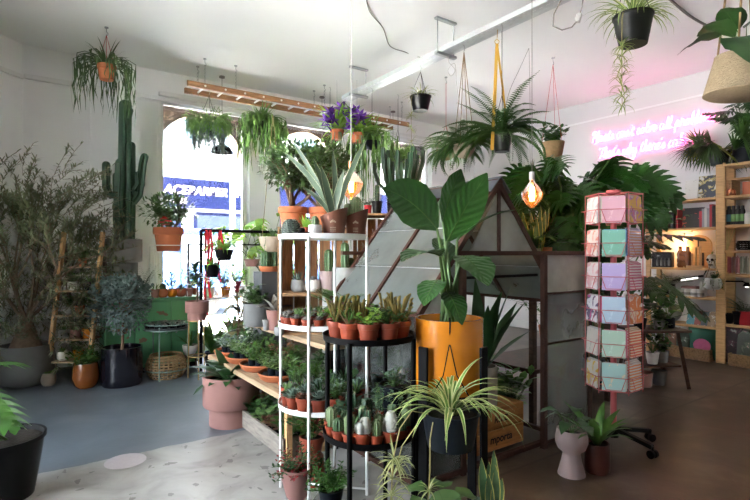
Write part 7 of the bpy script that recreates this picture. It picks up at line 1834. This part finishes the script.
for px, stl, r, h, m, lab in ((729,'bowl',.07,.13,'slateplastic','black bowl pot on the lower board of the tall shelving'),(738,'plain',.06,.16,'slateplastic','tall black pot on the lower board of the tall shelving')):
    pp, zz = potparts(stl, r, h, m, n=22, soil_in=.3); single(pp[:1], 'pot', lab, 'pot', sp(px, Z, .08))
bx('gift_box', 'red lidded box at the right edge of the tall shelving', 'box', 747, Z, (.12,.12,.17), BKR, .1)
pp, zz = potparts('plain', .08, .13, 'slateplastic', n=22); s = G(); g = G()
for k in range(14): frond(s, g, curve((0,0,zz), k*2.4, U(.5,1.3), U(.25,.36), U(.6,1.4), 7), .10, .02, 14)
single(pp+[('stalks', s, M['stem']), ('fronds', g, L['dark'])], 'potted_fern', 'dark fern inside the tall shelving at the right edge', 'potted plant', sp(744, Z, .22))
# white pot hung on the tall unit's post
p = sp(713, .93, -.10); pp, zz = potparts('bulb', .085, .14, 'whitec', n=26); g = G()
for s_ in (-1,1): g.tube([(0,s_*.085,.13),(0,s_*.01,.36)], .004, 5)
g.tube([(0,0,.36),(.09,0,.38)], .004, 5)
single(pp+[('hanger', g, M['rope'])]+f_trail(12,.14,.08,'mid',.035,.02,10)(zz), 'hanging_pot', 'white pot with trailing green plant hung on the shelving post', 'hanging plant', p)
# warm lamp behind the arched board
p = sp(684, 1.19, .27); t = thing('table_lamp', 'warm glowing lamp half hidden behind the brown vase on the third shelf', 'lamp', p)
g = G(); g.lathe([(.045,0),(.045,.02),(.012,.03),(.012,.20),(.0005,.20)], 16); ob('base', g, M['brass'], t); g = G(); g.ell((0,0,.25),.035,.035,.045); ob('bulb', g, emis('bulb_shelf', (1,.60,.22), 2.5), t)
lamp('shelf_light', p+V((-.05,0,.30)), 1.8, (1,.66,.30), .04)
# plants on top of the shelving
pp, zz = potparts('plain', .11, .15, 'slateplastic', n=26); s = G(); g = G(); y_ = G()
for k in range(20):
    az = k*2.4; hb = V((0,0,zz+.05))+dirv(az, U(-.5,.6))*U(.14,.34); o_ = dirv(az, U(-.6,.5)); fanleaf(s, g if k % 6 else y_, (0,0,zz), hb, U(.26,.34), o_, 17, 2.9, .024, .3, o_.cross(V((1,0,0))*.8+UP*.5))
c = sp(719, 2.50, .05)
single(pp+[('stems', s, M['stem']), ('fronds', g, L['palm']), ('yellow_fronds', y_, L['lime'])], 'fan_palm', 'spiky fan palm standing high on the wall shelving under the neon', 'potted plant', c, 0, 1.1)
pp, zz = potparts('cyl', .14, .28, 'slateplastic', n=30)
single(pp+f_split(22,.50,.26,.26,'deep',(.9,1.5),7,(-.6,.4),.006,.45)(zz), 'split_leaf_philodendron', 'split leaf plant in a dark cylinder pot on top of the tall shelving', 'potted plant', sp(746, 2.50, .16))

# ------------------------------------------------------------------ neon sign: single-stroke script
ST = {   # strokes in a unit x-height box, advance last
 'P':([[(.15,-.05),(.28,.8),(.36,1.55)],[(.02,1.2),(.25,1.6),(.7,1.55),(.78,1.15),(.5,.85),(.25,.8)]],.72),
 'T':([[(-.05,1.35),(.2,1.55),(.6,1.45),(1.0,1.6)],[(.55,1.5),(.42,.8),(.25,.1),(.1,0)]],.75),
 'l':([[(0,.15),(.25,.7),(.38,1.5),(.25,1.55),(.18,.8),(.2,.1),(.35,0),(.5,.2)]],.46),
 'a':([[(.5,.8),(.2,.85),(.02,.4),(.12,.02),(.32,.15),(.52,.8),(.48,.2),(.58,0),(.75,.2)]],.72),
 'n':([[(0,.2),(.15,.8),(.12,0)],[(.12,.3),(.35,.85),(.5,.7),(.48,.1),(.6,0),(.75,.2)]],.72),
 't':([[(0,.2),(.25,.9),(.3,1.35),(.2,.6),(.2,.1),(.35,0),(.5,.2)],[(.02,.95),(.5,1.02)]],.48),
 's':([[(0,.15),(.28,.85),(.4,.45),(.35,.05),(.1,0),(.35,.02),(.55,.2)]],.55),
 'c':([[(.45,.75),(.25,.88),(.03,.45),(.15,0),(.4,.05),(.58,.25)]],.56),
 'o':([[(.3,.85),(.05,.5),(.15,0),(.42,.15),(.48,.6),(.3,.85),(.45,.7),(.66,.72)]],.64),
 'v':([[(0,.6),(.12,.82),(.22,.05),(.45,.55),(.5,.85),(.66,.72)]],.62),
 'e':([[(0,.2),(.3,.45),(.42,.72),(.25,.9),(.08,.5),(.15,.05),(.38,.02),(.58,.25)]],.56),
 'p':([[(0,.2),(.18,.85),(.0,-.75)],[(.12,.4),(.35,.85),(.5,.6),(.35,.1),(.15,.1),(.45,.0),(.68,.25)]],.66),
 'r':([[(0,.2),(.2,.95),(.3,.8),(.48,.8),(.42,.2),(.52,0),(.66,.2)]],.62),
 'b':([[(0,.15),(.28,.8),(.38,1.5),(.26,1.55),(.16,.7),(.18,.05),(.42,.05),(.48,.6),(.3,.75),(.5,.6),(.66,.65)]],.62),
 'm':([[(0,.2),(.15,.8),(.12,0)],[(.12,.3),(.32,.85),(.42,.7),(.38,0)],[(.38,.3),(.6,.85),(.72,.7),(.7,.1),(.8,0),(.95,.2)]],.92),
 'h':([[(0,.15),(.26,.8),(.36,1.5),(.25,1.55),(.16,.7),(.12,0)],[(.12,.3),(.35,.85),(.48,.7),(.46,.1),(.58,0),(.72,.2)]],.68),
 'w':([[(0,.6),(.1,.82),(.1,.2),(.22,0),(.4,.2),(.46,.8),(.44,.2),(.56,0),(.72,.3),(.78,.85),(.92,.72)]],.88),
 'y':([[(0,.6),(.1,.82),(.1,.25),(.25,.1),(.45,.35),(.52,.85),(.42,-.3),(.25,-.8),(.1,-.6),(.4,-.1),(.68,.25)]],.64),
 'k':([[(0,.15),(.26,.8),(.36,1.5),(.25,1.55),(.16,.7),(.12,0)],[(.14,.35),(.4,.8),(.44,.6),(.2,.42),(.45,.05),(.66,.2)]],.62),
 "'":([[(.12,1.55),(.08,1.25)]],.16),' ':([],.42)}
def script(g, text, x0, z0, size, slope=.25):
    x = x0
    for ch in text:
        sk, adv = ST[ch]
        for s in sk:
            pts = [V(((x+(px+slope*pz*.5)*size), 0, z0+pz*size)) for px, pz in s]; out = []
            for i in range(len(pts)-1):
                p0, p1, p2, p3 = pts[max(i-1,0)], pts[i], pts[i+1], pts[min(i+2,len(pts)-1)]
                for k in range(5): u = k/5; out.append(.5*((2*p1)+(p2-p0)*u+(2*p0-5*p1+4*p2-p3)*u*u+(3*p1-p0-3*p2+p3)*u**3))
            out.append(pts[-1]); g.tube(out, .0085, 6)
        x += adv*size
    return x
def tw(text): return sum(ST[c][1] for c in text)
Y0 = onX(592, XR-.03).y; Y1 = onX(716, XR-.03).y
t = thing('neon_sign', 'pink white neon script sign about plants and cake on the right wall', 'sign', (XR-.035, Y0, 3.16), -pi/2)
NE = emis('neon_pink', (1,.13,.42), 2.0)
T1, T2 = "Plants can't solve all problems", "That's why there's cake too"
W_ = Y0-Y1; s1 = W_/tw(T1)
g = G(); script(g, T1, 0, 0, s1); ob('first_line', g, NE, t); g = G(); script(g, T2, .12, -.27, s1*1.0); ob('second_line', g, NE, t)
g = G()
for k in range(9): x = W_*(k+.5)/9; g.tube([(x,.002,.05),(x,.033,.05)], .006, 6); g.tube([(x*.9+.1,.002,-.22),(x*.9+.1,.033,-.22)], .006, 6)
ob('wall_clips', g, M['whitec'], t)
